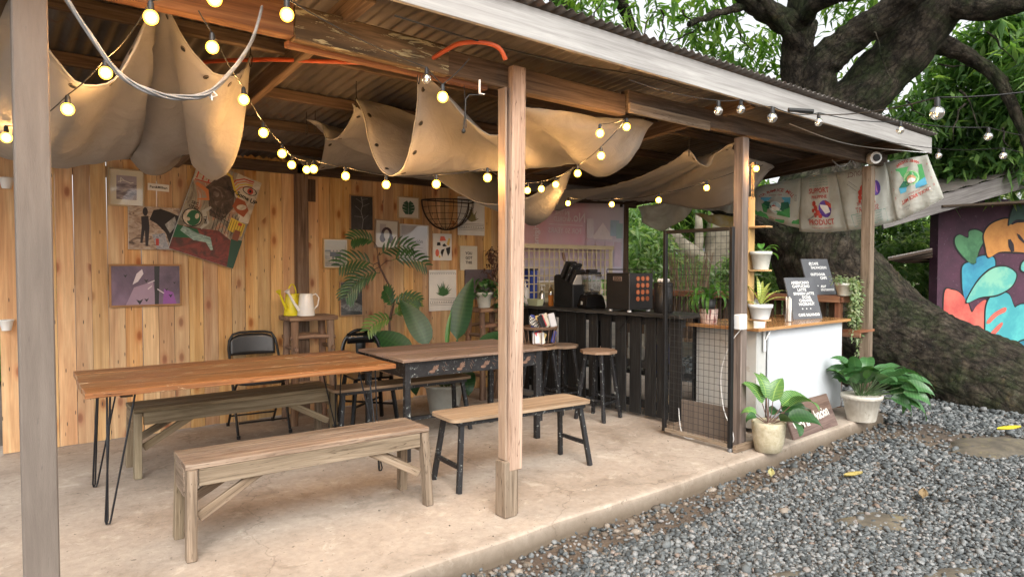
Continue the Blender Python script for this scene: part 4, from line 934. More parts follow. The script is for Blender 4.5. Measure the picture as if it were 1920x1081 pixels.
# things on the shelf seen through the gaps
for i, (yy, c_, w_, z0, h_, nm, lb) in enumerate([(3.98, (.05, .08, .30), .16, .42, .28, 'storage_box', 'dark blue box on the inner shelf seen through the right counter gap'), (4.30, (.70, .66, .56), .18, .42, .22, 'storage_box', 'cream box on the inner shelf seen through the counter boards'),
                               (4.05, (.62, .46, .26), .2, .022, .2, 'storage_box', 'tan carton on the floor behind the pallet boards'), (4.7, (.5, .5, .46), .16, .42, .2, 'storage_box', 'grey white carton on the shelf behind the middle stool')]):
    o = MB().box(5.14, 5.32, yy, yy + w_, z0, z0 + h_).build(nm, flat('box_col%d' % i, c_), bevel=.006); tag(o, lb, 'box')
# ================================================================ white service counter
wc = thing('service_counter', 'white panelled cafe counter with a glossy orange wood top at the right end', 'counter', (6.0, 3.45, 0), world=True)
MB().box(5.42, 6.80, 3.10, 3.118, .05, .905).build('front_panel', M['panel'], wc, bevel=.002)
MB().box(5.265, 5.285, 3.125, 3.74, .04, .895).build('side_panel', M['panel2'], wc, bevel=.002)
MB().box(5.288, 5.417, 3.125, 3.143, .04, .895).build('end_panel', M['panel2'], wc, bevel=.002)
MB().box(5.29, 6.79, 3.72, 3.738, .04, .895).build('back_panel', M['panel2'], wc)
MB().box(6.785, 6.80, 3.12, 3.72, .04, .9).build('side_panel', M['panel2'], wc)
m_ = MB(); m_.add([(x, y, z) for z in (.907, .935) for x, y in ((5.12, 3.02), (6.86, 3.04), (6.86, 3.80), (5.14, 3.86))], [(3, 2, 1, 0), (4, 5, 6, 7), (0, 1, 5, 4), (1, 2, 6, 5), (2, 3, 7, 6), (3, 0, 4, 7)], 0, [[(0, 0), (1.7, 0), (1.7, .8), (0, .8)]] * 2 + [[(0, 0), (1.7, 0), (1.7, .03), (0, .03)]] * 4)
m_.build('counter_top', M['counter'], wc, bevel=.003)
m_ = MB(); m_.tube([(5.35, 3.10, .90), (5.35, 3.05, .90), (5.35, 3.10, .80)], .008, 6); m_.box(5.33, 5.37, 3.096, 3.10, .72, .9); m_.build('shelf_bracket', M['flat_white'], wc)
# ================================================================ end shelf (reddish wood) along the far side
es = thing('end_shelf', 'reddish wooden ledge on slatted posts closing the far end of the shelter', 'shelf', (7.05, 4.7, 0), world=True)
MB().box(6.93, 7.20, 3.18, 4.7, 1.13, 1.155).build('ledge_board', M['redwood'], es, bevel=.003); MB().box(6.93, 7.20, 4.705, 6.3, 1.13, 1.155).build('ledge_board', M['redwood'], es, bevel=.003)
MB().box(6.905, 6.928, 3.18, 6.3, 1.085, 1.15).build('front_rail', M['redwood'], es, bevel=.003); MB().box(6.93, 7.2, 3.155, 3.178, 1.085, 1.15).build('front_rail', M['redwood'], es, bevel=.003)
for yy in (3.19, 4.7, 6.2): MB().box(6.95, 7.01, yy, yy + .06, -.1, 1.128).build('leg', M['redwood'], es, bevel=.003)
yy = 3.30
while yy < 6.2: MB().box(7.05, 7.065, yy, yy + .055, .55, 1.128).build('slat', M['darkbeam'], es); yy += .085
MB().box(6.90, 7.24, 2.97, 3.15, .79, .815).build('side_ledge', M['redwood'], es); MB().box(6.90, 6.93, 2.97, 3.15, .745, .788).build('side_ledge', M['redwood'], es)
# ================================================================ wire mesh gate
gt = thing('wire_gate', 'tall open black framed gate of square welded wire mesh', 'gate', (4.63, 3.3, 0), world=True)
ga, gb = Vector((4.655, 3.63, 0)), Vector((4.61, 2.955, 0)); gd = (gb - ga).normalized()
g0, g1 = .03, 1.765
for p in (ga, gb): MB().beam(p + V(0, 0, g0), p + V(0, 0, g1), .032, .032, up=gd).build('frame_post', M['blackmetal'], gt, bevel=.003)
for z in (g0 + .016, g1 - .016): MB().beam(ga + gd * .016 + V(0, 0, z), gb - gd * .016 + V(0, 0, z), .03, .03).build('frame_rail', M['blackmetal'] if z > 1 else M['bench'], gt, bevel=.003)
Lg = (gb - ga).length; n = 13
wirem = stuff('galvanised_black_wire', (.045, .042, .04), (.02, .02, .02), 12, .5, 0, metal=.4)
for i in range(1, n): p = ga + gd * (Lg * i / n); m_ = MB(); m_.tube([p + V(0, 0, g0 + .02), p + V(0, 0, g1 - .02)], .0017, 5, cap=False); m_.build('wire', wirem, gt)
nz_ = 33
for i in range(1, nz_): z = g0 + .02 + (g1 - g0 - .04) * i / nz_; m_ = MB(); m_.tube([ga + V(0, 0, z) + gd * .01, gb + V(0, 0, z) - gd * .01], .0017, 5, cap=False); m_.build('wire', wirem, gt)
m_ = MB(); m_.lathe([(.018, 0), (.022, .01), (.012, .03)], 12, gb + V(0, 0, 0)); m_.build('foot', M['wiregy'], gt)
# timber sill under gate and low boards
sb = thing('timber_sill', 'low weathered timber sill boards on the floor at the foot of the wire gate', 'board', (4.8, 3.2, 0), world=True)
MB().beam((4.60, 2.91, .03), (5.02, 2.91, .03), .03, .055).build('sill_board', M['bench'], sb, bevel=.003)
MB().beam((4.70, 3.63, .03), (4.98, 3.66, .03), .08, .06).build('sill_board', M['bench'], sb, bevel=.003)
MB().box(4.88, 4.90, 3.0, 3.62, .0, .28).build('kick_board', M['greypost'], sb, bevel=.003)
# ================================================================ ladder shelf on the post
ls = thing('ladder_shelf', 'narrow upright pine shelf board with small ledges fixed beside the third post', 'shelf', (4.95, 2.98, .9), world=True)
MB().box(4.905, 4.992, 2.99, 3.008, .945, 2.02).build('back_board', M['ladder'], ls, bevel=.002)
for z in (1.03, 1.43, 1.78): MB().box(4.90, 5.0, 2.84, 2.988, z - .014, z).build('ledge', M['ladder'], ls, bevel=.002)
m_ = MB(); m_.tube([(4.93, 2.985, 2.0), (4.93, 2.985, 2.3)], .003, 5); m_.tube([(4.96, 2.985, 2.0), (4.955, 2.985, 2.3)], .003, 5); m_.build('hanging_cord', M['ladder'], ls)
# socket box on the post
sk = thing('socket_box', 'white wall socket box fixed to the third post at counter height', 'socket', (4.70, 2.93, .96))
MB().box(-.05, .05, -.03, .03, 0, .12).build('housing', M['flat_white'], sk, bevel=.006)
m_ = MB()
for zz in (.03, .085):
    for dx in (-.014, .014): m_.box(dx - .002, dx + .002, -.0315, -.0302, zz - .007, zz + .007)
m_.build('outlet_slots', M['wirebl'], sk)
cb = MB()
def cable(name, pts, r, mt, label, cat='cable', sub=6, n=6):
    P = [Vector(p) for p in pts]; out = []
    for i in range(len(P) - 1):
        p0, p1, p2, p3 = P[max(i - 1, 0)], P[i], P[i + 1], P[min(i + 2, len(P) - 1)]
        for k in range(sub):
            t = k / sub; out.append(.5 * ((2 * p1) + (p2 - p0) * t + (2 * p0 - 5 * p1 + 4 * p2 - p3) * t * t + (3 * p1 - p0 - 3 * p2 + p3) * t ** 3))
    out.append(P[-1]); m_ = MB(); m_.tube(out, r, n); o = m_.build(name, mt)
    if label: tag(o, label, cat)
    return o
cable('extension_cord', [(4.72, 2.90, 1.0), (4.68, 3.0, .85), (4.70, 3.1, .6), (4.74, 3.1, .3), (4.72, 3.0, .12), (4.75, 3.05, .02), (4.74, 3.3, .01), (4.68, 3.45, .02), (4.68, 3.5, .25)], .004, M['flat_white'], 'white power cord hanging behind the wire gate and looping to the floor')
# ================================================================ canvases: slack cloth relaxed under gravity
def drape(name, label, corners, nu, nv, restU, restV, pins, iters=260, mt=None, eyelets=(), wr=.0, parent=None, group='beige canvases slung under the roof'):
    c00, c10, c11, c01 = [np.array(c, float) for c in corners]
    u = np.linspace(0, 1, nu)[:, None, None]; v = np.linspace(0, 1, nv)[None, :, None]
    P = (1 - u) * (1 - v) * c00 + u * (1 - v) * c10 + u * v * c11 + (1 - u) * v * c01
    P = P + rng.normal(0, .004, P.shape); P[:, :, 2] -= (.25 * (np.sin(np.pi * u) * np.sin(np.pi * v)))[:, :, 0]
    du, dv = restU / (nu - 1), restV / (nv - 1); dg = math.hypot(du, dv)
    mask = np.ones((nu, nv, 1)); pinp = {}
    for (i, j), p in pins.items():
        i = int(round(i * (nu - 1))); j = int(round(j * (nv - 1))); pinp[(i, j)] = np.array(p, float); mask[i, j] = 0
    Q = P.copy()
    def con(A, B, mA, mB, rest):
        d = B - A; ln = np.linalg.norm(d, axis=-1, keepdims=True) + 1e-9; w = mA + mB; w[w == 0] = 1
        k = (ln - rest) / ln; k = np.where(k < 0, k * .35, k); cc = d * k / w; A += cc * mA; B -= cc * mB
    for it in range(iters):
        vel = (P - Q) * .965; Q = P.copy(); P = P + vel * mask; P[:, :, 2] -= .00035 * mask[:, :, 0]
        for _ in range(9):
            for (i, j), p in pinp.items(): P[i, j] = p
            for s_ in (0, 1):
                con(P[s_:-1:2], P[s_ + 1::2], mask[s_:-1:2], mask[s_ + 1::2], du); con(P[:, s_:-1:2], P[:, s_ + 1::2], mask[:, s_:-1:2], mask[:, s_ + 1::2], dv)
                con(P[s_:-1:2, :-1], P[s_ + 1::2, 1:], mask[s_:-1:2, :-1], mask[s_ + 1::2, 1:], dg); con(P[s_:-1:2, 1:], P[s_ + 1::2, :-1], mask[s_:-1:2, 1:], mask[s_ + 1::2, :-1], dg)
        P[:, :, 2] = np.minimum(P[:, :, 2], 2.80 - SL * (P[:, :, 1] - 2.65) - .05)
    for i in range(nu):
        for j in range(nv):
            if (i, j) in pinp: continue
            q = P[i, j]; w_ = .011 * mnoise.noise(Vector((i * .55, j * .16, len(pins)))) + .006 * mnoise.noise(Vector((i * .3, j * .9, 7))); P[i, j, 2] += w_; P[i, j, 1] += w_ * .8
    t = parent or thing(name, label, 'canvas', tuple(np.round(P.mean((0, 1)), 3)), world=True, group=group)
    MB().grid(P).build('cloth', mt or M['canvas'], t, solid=.003)
    # hem and eyelets along the near edge(s)
    for edge in eyelets:
        E = {'v0': P[:, 0], 'u0': P[0, :], 'u1': P[-1, :], 'v1': P[:, -1]}[edge]; I = {'v0': P[:, 1], 'u0': P[1, :], 'u1': P[-2, :], 'v1': P[:, -2]}[edge]
        m_ = MB(); m_.tube([Vector(q) for q in E], .005, 6); m_.build('hem', mt or M['canvas'], t)
        n = len(E); step = max(3, n // 6)
        for k in range(step // 2, n - 1, step):
            a = Vector(E[k]); inn = (Vector(I[k]) - a).normalized(); tg = (Vector(E[k + 1]) - a).normalized(); nn = tg.cross(inn).normalized(); c = a + inn * .045
            m_ = MB(); ring = [c + (tg * math.cos(b_) + inn * math.sin(b_)) * .014 + nn * .001 for b_ in np.linspace(0, 2 * math.pi, 15)]; m_.tube(ring, .0035, 6, cap=False)
            m_.add([c + (tg * math.cos(b_) + inn * math.sin(b_)) * .012 + nn * s_ * .003 for s_ in (1, -1) for b_ in np.linspace(0, 2 * math.pi, 13)[:-1]], [tuple(range(12)), tuple(range(12, 24))], 1)
            m_.build('eyelet', [stuff('brass_eyelet', (.14, .11, .08), None, 9, .4, 0, metal=.7) if 'brass_eyelet' not in bpy.data.materials else bpy.data.materials['brass_eyelet'], M['wirebl']], t)
    return t, P
# far left canvas, next canvas, large centre canvas, right canvas
A1, A2 = WY(30, -30, 3.25), WY(292, 2, 3.22)
drape('canvas_drape', 'leftmost beige canvas sagging just behind the near grey post', (A1, A2, (1.02, 5.5, 2.40), (.02, 5.5, 2.40)), 25, 41, .96, 2.34,
      {(0, 0): A1, (1, 0): A2, (1, 1): (.78, 5.5, 2.40), (0, 1): (.0, 5.5, 2.40)}, eyelets=('v0',))
B1, B2 = WY(303, -8, 3.25), WY(470, 108, 3.62)
drape('canvas_drape', 'beige canvas hanging in a deep bag between two hooks, right of the leftmost canvas', (B1, B2, (1.35, 5.4, 2.42), (.85, 5.45, 2.42)), 25, 41, .84, 2.14,
      {(0, 0): B1, (1, 0): B2, (1, 1): (1.35, 5.4, 2.42), (0, 1): (.82, 5.45, 2.42)}, eyelets=('v0',))
H1, H2, H3, H4 = WY(786, 137, 3.12), WY(668, 187, 4.0), WY(576, 225, 4.8), WY(545, 290, 5.9)
R1, R2 = WY(1225, 231, 3.14), WY(992, 345, 6.1); R2.z = 2.42
drape('canvas_drape', 'beige canvas with a high scalloped corner at the front beam, behind the centre post', (H1, R1, V(4.29, 4.35, 2.38), H2), 41, 29, 2.08, 1.42,
      {(0, 0): H1, (0, 1): H2, (1, 0): R1, (.42, 0): WY(950, 196, 3.14), (.78, 0): WY(1125, 222, 3.16), (1, 1): V(4.29, 4.35, 2.38)}, eyelets=('u0',))
drape('canvas_drape', 'wide beige canvas with dark eyelets sagging in front of the picture wall', (H2 + V(0, .05, -.02), V(4.3, 4.40, 2.37), R2, H4), 41, 37, 2.46, 2.06,
      {(0, 0): H2 + V(0, .05, -.02), (0, .42): H3, (0, 1): H4, (1, 0): V(4.3, 4.40, 2.37), (1, 1): R2}, eyelets=('u0',))
D1, D2 = WY(1290, 281, 3.46), WY(1378, 268, 3.22)
drape('canvas_drape', 'orange lit canvas sagging above the counter near the third post', (D1, (6.3, 3.7, 2.48), (6.9, 6.1, 2.34), R2 + V(.12, 0, -.03)), 41, 41, 1.72, 2.56,
      {(0, 0): D1, (.33, 0): D2, (1, 0): (6.35, 3.6, 2.46), (0, 1): R2 + V(.12, 0, -.03), (1, 1): (6.9, 6.1, 2.33), (.5, 1): (6.0, 6.12, 2.36)}, eyelets=('v0',))
# ================================================================ string lights
def globe(mb_parts, p, lit, r=.024):
    pass
def string(label, pts, sag=.0, r=.0027, ends=()):
    """pts: (px, py, depth, lit) of each bulb; the cord runs through the socket tops"""
    W_ = [WD(a, b_, d) for a, b_, d, l in pts]
    t = thing('string_light', label, 'string lights', tuple(W_[0]), world=True, group='string light cords under the roof')
    tops = [w + V(0, 0, .055) for w in W_]; chain = ([ends[0]] if ends and ends[0] is not None else []) + tops + ([ends[1]] if ends and ends[1] is not None else [])
    path = []
    for i in range(len(chain) - 1):
        a, b_ = chain[i], chain[i + 1]
        for k in range(8): s_ = k / 8; path.append(a.lerp(b_, s_) - V(0, 0, sag * 4 * s_ * (1 - s_) * (b_ - a).length))
    path.append(chain[-1]); m_ = MB(); m_.tube(path, r, 6); m_.build('cord', M['wirebl'], t)
    for (a, b_, d, lit), w in zip(pts, W_):
        an = Vector((random.uniform(-.25, .25), random.uniform(-.25, .25), -1)).normalized(); top = w + V(0, 0, .055)
        s_ = MB(); s_.tube([top + V(0, 0, .0), top - V(0, 0, .008), w + V(0, 0, .019)], [.006, .010, .0105], 10); so = s_.build('socket', M['wirebl'], t)
        s_ = MB(); s_.sphere(w, .0235, 20, 0, (1, 1, 1.04))
        if lit: s_.build('bulb', M['lit'], so)
        else:
            s_.build('bulb', M['bulbglass'], so); f = MB(); f.tube([w + V(0, 0, .02), w + V(.003, 0, 0), w - V(.004, 0, .01)], .0035, 6); f.build('filament', M['filament'], so)
    return t
string('lit string light cord climbing from the near left post up past the leftmost canvas', [(12, 258, 3.1, 1), (127, 205, 2.6, 1), (198, 137, 2.55, 1), (283, 33, 2.2, 1), (402, -2, 2.15, 1)], .05)
string('lit string light cord descending from the front beam to the rough wall upright', [(398, 89, 2.55, 1), (457, 187, 3.0, 1), (494, 249, 3.4, 1), (529, 288, 3.7, 1), (547, 309, 4.0, 1), (575, 318, 4.2, 1)], .03, ends=(WD(372, 20, 2.5), None))
string('lit string light cord running level under the large centre canvas', [(588, 317, 4.0, 1), (648, 330, 3.95, 1), (724, 346, 3.9, 1), (818, 345, 3.8, 1), (914, 333, 3.8, 1), (989, 357, 4.9, 1), (1015, 354, 4.9, 1), (1042, 346, 4.8, 1), (1083, 325, 4.4, 1), (1127, 292, 4.1, 1), (1175, 238, 4.2, 1), (1125, 250, 3.9, 1)], .03)
string('lit string light cord along the bottom of the orange lit right canvas', [(1065, 381, 6.2, 1), (1147, 383, 5.9, 1), (1235, 375, 5.5, 1), (1325, 352, 5.4, 1), (1418, 316, 5.3, 1)], .04)
string('short cord with one glowing and one dark bulb below the front beam splice', [(538, 28, 2.35, 1), (800, 148, 3.2, 0), (830, 182, 2.95, 1)], .02, ends=(None, WD(880, 110, 3.3)))
string('outer cord of unlit globe bulbs hanging below the grey fascia board', [(1347, 208, 3.6, 0), (1389, 205, 3.7, 0), (1448, 221, 3.3, 0), (1535, 229, 3.9, 0), (1688, 244, 4.2, 0), (1853, 256, 4.0, 0)], .03, ends=(WD(1180, 150, 3.9), WD(1990, 262, 3.6)))
string('cord with one large bulb crossing in front of the foliage at upper right', [(1757, 212, 2.35, 0)], .03, ends=(WD(1480, 208, 3.6), WD(2000, 160, 2.2)))
string('thin far cord with small pale bulbs below the right hand foliage', [(1760, 292, 5.2, 0), (1881, 292, 4.6, 0)], .02, ends=(WD(1600, 250, 6.0), WD(2000, 300, 4.2)))
cable('plug_joint', [WD(1478, 206, 3.6), WD(1525, 209, 3.6)], .012, M['wirebl'], 'small black cable connector on the outer bulb cord', 'connector')
# ---------------------------------------------------------------- cables, conduit, camera
cc = [WD(118, -12, 2.1), WD(165, 60, 2.15), WD(225, 140, 2.2), WD(290, 175, 2.25), WD(345, 183, 2.3), WD(395, 172, 2.35), WD(445, 120, 2.45), WD(475, 70, 2.6), WD(492, 10, 2.75)]
gb_ = thing('cable_bundle', 'loop of twisted grey electrical cables hanging in front of the left canvases', 'cables', tuple(cc[4]), world=True)
for k in range(4):
    out = []
    for i in range(len(cc) - 1):
        for q in range(8):
            t = q / 8; p0, p1, p2, p3 = cc[max(i - 1, 0)], cc[i], cc[i + 1], cc[min(i + 2, len(cc) - 1)]
            p = .5 * ((2 * p1) + (p2 - p0) * t + (2 * p0 - 5 * p1 + 4 * p2 - p3) * t * t + (3 * p1 - p0 - 3 * p2 + p3) * t ** 3)
            an = (i + t) * 1.7 + k * math.pi / 2; out.append(p + V(.0, .006 * math.cos(an), .007 * math.sin(an)))
    m_ = MB(); m_.tube(out, .0042, 6); m_.build('cable', M['wiregy'], gb_)
e = cc[5]; m_ = MB(); m_.tube([e + V(0, 0, .008), e + V(.02, -.01, -.012), e + V(.0, .01, -.02), e + V(-.015, 0, .0), e + V(.01, 0, .01)], .003, 5); m_.tube([e, e + V(.004, 0, -.03)], .003, 5); m_.build('knot', M['flat_white'], gb_)
m_ = cable('orange_conduit', [WD(300, 128, 4.1), WD(390, 116, 3.9), WD(500, 112, 3.7), WD(600, 115, 3.6), WD(720, 119, 3.5), WD(790, 118, 3.5), WD(835, 95, 3.45), WD(862, 82, 3.4), WD(905, 80, 3.4), WD(935, 90, 3.42), WD(948, 112, 3.45)], .012, M['conduit'], 'orange plastic conduit pipe snaking behind the front beam', 'pipe')
lampw = thing('loose_lamp_wire', 'black wire with a small socket dangling from the beam beside the centre post', 'wire', tuple(WD(870, 240, 3.4)), world=True)
m_ = MB(); m_.tube([WD(905, 178, 3.45), WD(880, 178, 3.42), WD(873, 186, 3.4), WD(872, 215, 3.4), WD(869, 243, 3.4)], .0035, 6); m_.tube([WD(870, 160, 3.5), WD(872, 190, 3.4), WD(874, 240, 3.4)], .002, 5); m_.build('cord', M['wirebl'], lampw)
m_ = MB(); m_.sphere(WD(869, 246, 3.4), .012, 10); m_.build('socket', M['wirebl'], lampw)
m_ = MB(); q = WD(902, 165, 3.45); m_.box(q.x - .012, q.x - .008, q.y - .006, q.y + .006, q.z - .03, q.z + .04); m_.box(q.x - .012, q.x + .02, q.y - .006, q.y + .006, q.z - .032, q.z - .028); m_.build('hook_bracket', M['flat_white'], lampw)
cm = thing('security_camera', 'white round security camera on the end of the front beam', 'camera', tuple(WD(1635, 295, 6.75)), world=True)
q = WD(1635, 297, 6.72); m_ = MB(); m_.tube([q + V(.05, .06, .0), q + V(.045, .03, 0), q, q + V(-.05, -.06, -.005)], [.03, .055, .062, .058], 16); m_.build('housing', M['flat_white'], cm)
m_ = MB(); m_.tube([q + V(-.048, -.062, -.005), q + V(-.056, -.07, -.006)], .036, 14); m_.build('lens', M['blackgloss'], cm)
cable('white_wire', [WD(1480, 232, 5.6), WD(1560, 262, 6.0), WD(1620, 275, 6.4), WD(1700, 283, 6.6), WD(1738, 286, 6.8)], .004, M['flat_white'], 'thin white wire along the underside of the eave near the camera')
cable('black_eave_wire', [WD(740, 30, 2.95), WD(900, 78, 3.4), WD(1060, 118, 3.8), WD(1200, 142, 4.2), WD(1300, 170, 4.6)], .004, M['wirebl'], 'long black wire running behind the grey fascia board')
m_ = cable('wire_coil', [WD(1560, 300, 6.6), WD(1575, 312, 6.6), WD(1590, 306, 6.6), WD(1600, 290, 6.6), WD(1590, 282, 6.6), WD(1604, 312, 6.65)], .006, M['wiregy'], 'small tangle of wires tied round the beam by the right post')
for i, (px, py, d) in enumerate([(668, 187, 4.33), (591, 235, 5.0), (785, 140, 3.5), (470, 108, 3.5), (575, 240, 5.0), (1292, 282, 5.6)]):
    a = WD(px, py, d); m_ = cable('hanging_hook', [a + V(0, 0, .12), a + V(0, 0, .03), a + V(.008, 0, -.0), a + V(.0, .0, -.05), a + V(-.008, 0, -.02), a + V(0, 0, .02)], .0025, M['wirebl'], 'thin wire hook ' + ['above the middle peak of the large canvas', 'at the far left corner of the large canvas', 'at the beam peak of the large canvas', 'at the right corner of the second canvas', 'beside the far left eyelets of the large canvas', 'at the peak of the orange lit canvas'][i], 'hook')
# ================================================================ pictures and prints on the plank wall
def wrect(x0, y0, x1, y1, Y=WALLY - .03):
    """real centre and size on the wall of something seen between two corners"""
    cx, cy = (x0 + x1) / 2, (y0 + y1) / 2; a, b_ = WY(x0, cy, Y), WY(x1, cy, Y); t, bo = WY(cx, y0, Y), WY(cx, y1, Y)
    return V((a.x + b_.x) / 2, Y, (t.z + bo.z) / 2), abs(b_.x - a.x), abs(t.z - bo.z)
def col(nm, c, r=.7):
    return bpy.data.materials.get(nm) or flat(nm, c, r)
def picture(name, label, box, art, fr=.014, frm=None, mat_w=0, tilt=0, paper=None, glassy=True, cat='picture', dep=.018, size=None, Y=WALLY - .034):
    """art(mb, w, h) draws flat print in local x/z, -y facing the room"""
    c, w, h = wrect(*box, Y); 
    if size: w, h = size
    t = thing(name, label, cat, (c.x, c.y, c.z), 0); t.rotation_euler.y = tilt
    if fr:
        m_ = MB(); d = dep
        for x0, x1, z0, z1 in ((-w / 2, w / 2, h / 2 - fr, h / 2), (-w / 2, w / 2, -h / 2, -h / 2 + fr), (-w / 2, -w / 2 + fr, -h / 2 + fr, h / 2 - fr), (w / 2 - fr, w / 2, -h / 2 + fr, h / 2 - fr)): m_.box(x0, x1, -d, .004, z0, z1)
        m_.build('frame', frm or M['framewood'], t, bevel=.0015)
    iw, ih = w - 2 * fr, h - 2 * fr
    m_ = MB(); m_.box(-iw / 2, iw / 2, -(.008 if fr else dep), 0, -ih / 2, ih / 2); m_.build('backing', paper or M['paper'], t)
    mats = []; a = Art(-(.008 if fr else dep) - .0008, mats); art(a, iw - 2 * mat_w, ih - 2 * mat_w)
    if a.mb.f: a.mb.build('print', mats, t)
    if glassy and fr:
        m_ = MB(); m_.poly([(-iw / 2, -d + .003, -ih / 2), (iw / 2, -d + .003, -ih / 2), (iw / 2, -d + .003, ih / 2), (-iw / 2, -d + .003, ih / 2)]); m_.build('pane', glass('picture_glass', (1, 1, 1), .05, .05) if 'picture_glass' not in bpy.data.materials else bpy.data.materials['picture_glass'], t)
    return t
class Art:
    def __init__(s, y, mats): s.mb = MB(); s.y = y; s.mats = mats; s.k = 0
    def mi(s, m_):
        if m_ not in s.mats: s.mats.append(m_)
        return s.mats.index(m_)
    def poly(s, pts, m_):
        s.k += 1; s.mb.poly([(x, s.y - s.k * .00012, z) for x, z in pts], s.mi(m_)); return s
    def rect(s, x0, z0, x1, z1, m_): return s.poly([(x0, z0), (x1, z0), (x1, z1), (x0, z1)], m_)
    def ell(s, cx, cz, rx, rz, m_, n=14, a=0):
        return s.poly([(cx + rx * math.cos(t) * math.cos(a) - rz * math.sin(t) * math.sin(a), cz + rx * math.cos(t) * math.sin(a) + rz * math.sin(t) * math.cos(a)) for t in np.linspace(0, 2 * math.pi, n + 1)[:-1]], m_)
    def stroke(s, pts, w, m_):
        L_ = []; R_ = []
        for i, (x, z) in enumerate(pts):
            a, b_ = pts[max(i - 1, 0)], pts[min(i + 1, len(pts) - 1)]; dx, dz = b_[0] - a[0], b_[1] - a[1]; l = math.hypot(dx, dz) + 1e-9
            ww = w[i] if isinstance(w, (list, tuple)) else w; L_.append((x - dz / l * ww / 2, z + dx / l * ww / 2)); R_.append((x + dz / l * ww / 2, z - dx / l * ww / 2))
        s.k += 1
        for i in range(len(pts) - 1):
            q = [L_[i], L_[i + 1], R_[i + 1], R_[i]][::-1]; s.mb.poly([(x, s.y - s.k * .00012, z) for x, z in q], s.mi(m_))
        return s
    def text(s, body, cx, cz, size, m_, rot=0, sx=1, mirror=False, bold=0, space=1.0):
        s.k += 1; Mx = Matrix.Translation((cx, s.y - s.k * .00012, cz)) @ Matrix.Rotation(-rot, 4, 'Y') @ Matrix.Rotation(math.pi / 2, 4, 'X')
        text_into(s.mb, body, Mx, size, s.mi(m_), sx, 'CENTER', mirror, bold, space); return s
K = lambda: col('ink_black', (.02, .02, .022)); Wt = lambda: col('ink_white', (.75, .74, .7))
def paint_mat(name, stops, sc=6, dist=2.5, st=(1, 1, 1)):
    m, nt, b = _m(name); c = mapping(nt, tc(nt), st); L(nt, ramp(nt, noise(nt, c, sc, 5, .6, dist), stops), b.inputs['Base Color']); b.inputs['Roughness'].default_value = .55
    bump(nt, noise(nt, c, 60, 3, .6), b, .15, .002); return m
def art_lake(a, w, h):
    a.rect(-w / 2, -h / 2, w / 2, h / 2, paint_mat('lake_photo', [(.35, (.10, .09, .12)), (.5, (.26, .23, .27)), (.65, (.5, .47, .48))], 9, 1, (1, 1, 5)))
    a.rect(-w / 2, h * .16, w / 2, h / 2, col('lake_sky', (.36, .33, .38)))
    a.stroke([(-w * .42, h * .22), (-w * .2, h * .3), (0, h * .26), (w * .2, h * .2), (w * .34, h * .24)], .006, Wt()); a.stroke([(-w * .3, h * .2), (-w * .28, h * .42)], .005, Wt()); a.stroke([(-w * .3, h * .42), (-w * .12, h * .3)], .004, Wt())
picture('framed_print', 'cream matted print of a lake in pale wood frame, upper left of the wall', (203, 317, 270, 387), art_lake, .012, wood('pale_frame', (.5, .4, .26), (.62, .5, .34), (.7, .58, .42), rough=.5, bmp=.1), .045, paper=col('cream_mat', (.62, .60, .50)), tilt=R(.8))
def art_tag(a, w, h): a.text('Pan&Milkan', 0, 0, h * .5, K(), bold=.0006)
picture('name_card', 'small white card with dark lettering right of the lake print', (277, 345, 317, 358), art_tag, 0, tilt=R(2), dep=.004, cat='card')
def art_figure(a, w, h):
    a.rect(-w / 2, -h / 2, w / 2, h / 2, paint_mat('figure_ground', [(.3, (.06, .04, .035)), (.45, (.28, .20, .15)), (.6, (.42, .36, .30)), (.75, (.10, .09, .09))], 9, 1.8, (1, 1, 2)))
    a.poly([(-w * .02, h * .42), (w * .12, h * .46), (w * .3, h * .40), (w * .5, h * .3), (w * .5, -h * .5), (w * .32, -h * .46), (w * .22, -h * .1), (w * .05, h * .1), (-w * .1, h * .2)], col('paint_black', (.022, .02, .022)))
    a.poly([(w * .2, h * .1), (w * .4, h * .3), (w * .45, h * .1), (w * .3, -h * .1)], paint_mat('paint_grey', [(.3, (.1, .1, .1)), (.7, (.4, .4, .38))], 14, 2))
    d = col('paint_dark', (.03, .028, .035)); a.ell(-w * .18, h * .38, w * .05, h * .1, d); a.poly([(-w * .26, h * .26), (-w * .12, h * .28), (-w * .1, h * .02), (-w * .13, -h * .42), (-w * .18, -h * .42), (-w * .19, -h * .05), (-w * .24, -h * .36), (-w * .28, -h * .34), (-w * .25, h * .02)], d)
    a.poly([(-w * .05, -h * .15), (w * .2, -h * .1), (w * .28, -h * .48), (w * .04, -h * .48)], paint_mat('paint_bluegrey', [(.3, (.12, .14, .2)), (.7, (.45, .46, .47))], 20, 2)); a.rect(w * .02, -h * .4, w * .08, -h * .24, col('paint_red', (.4, .05, .04)))
picture('painting', 'unframed brown and black painting of a dark figure, behind the tilted painting', (240, 388, 336, 468), art_figure, 0, dep=.02, tilt=R(.5))
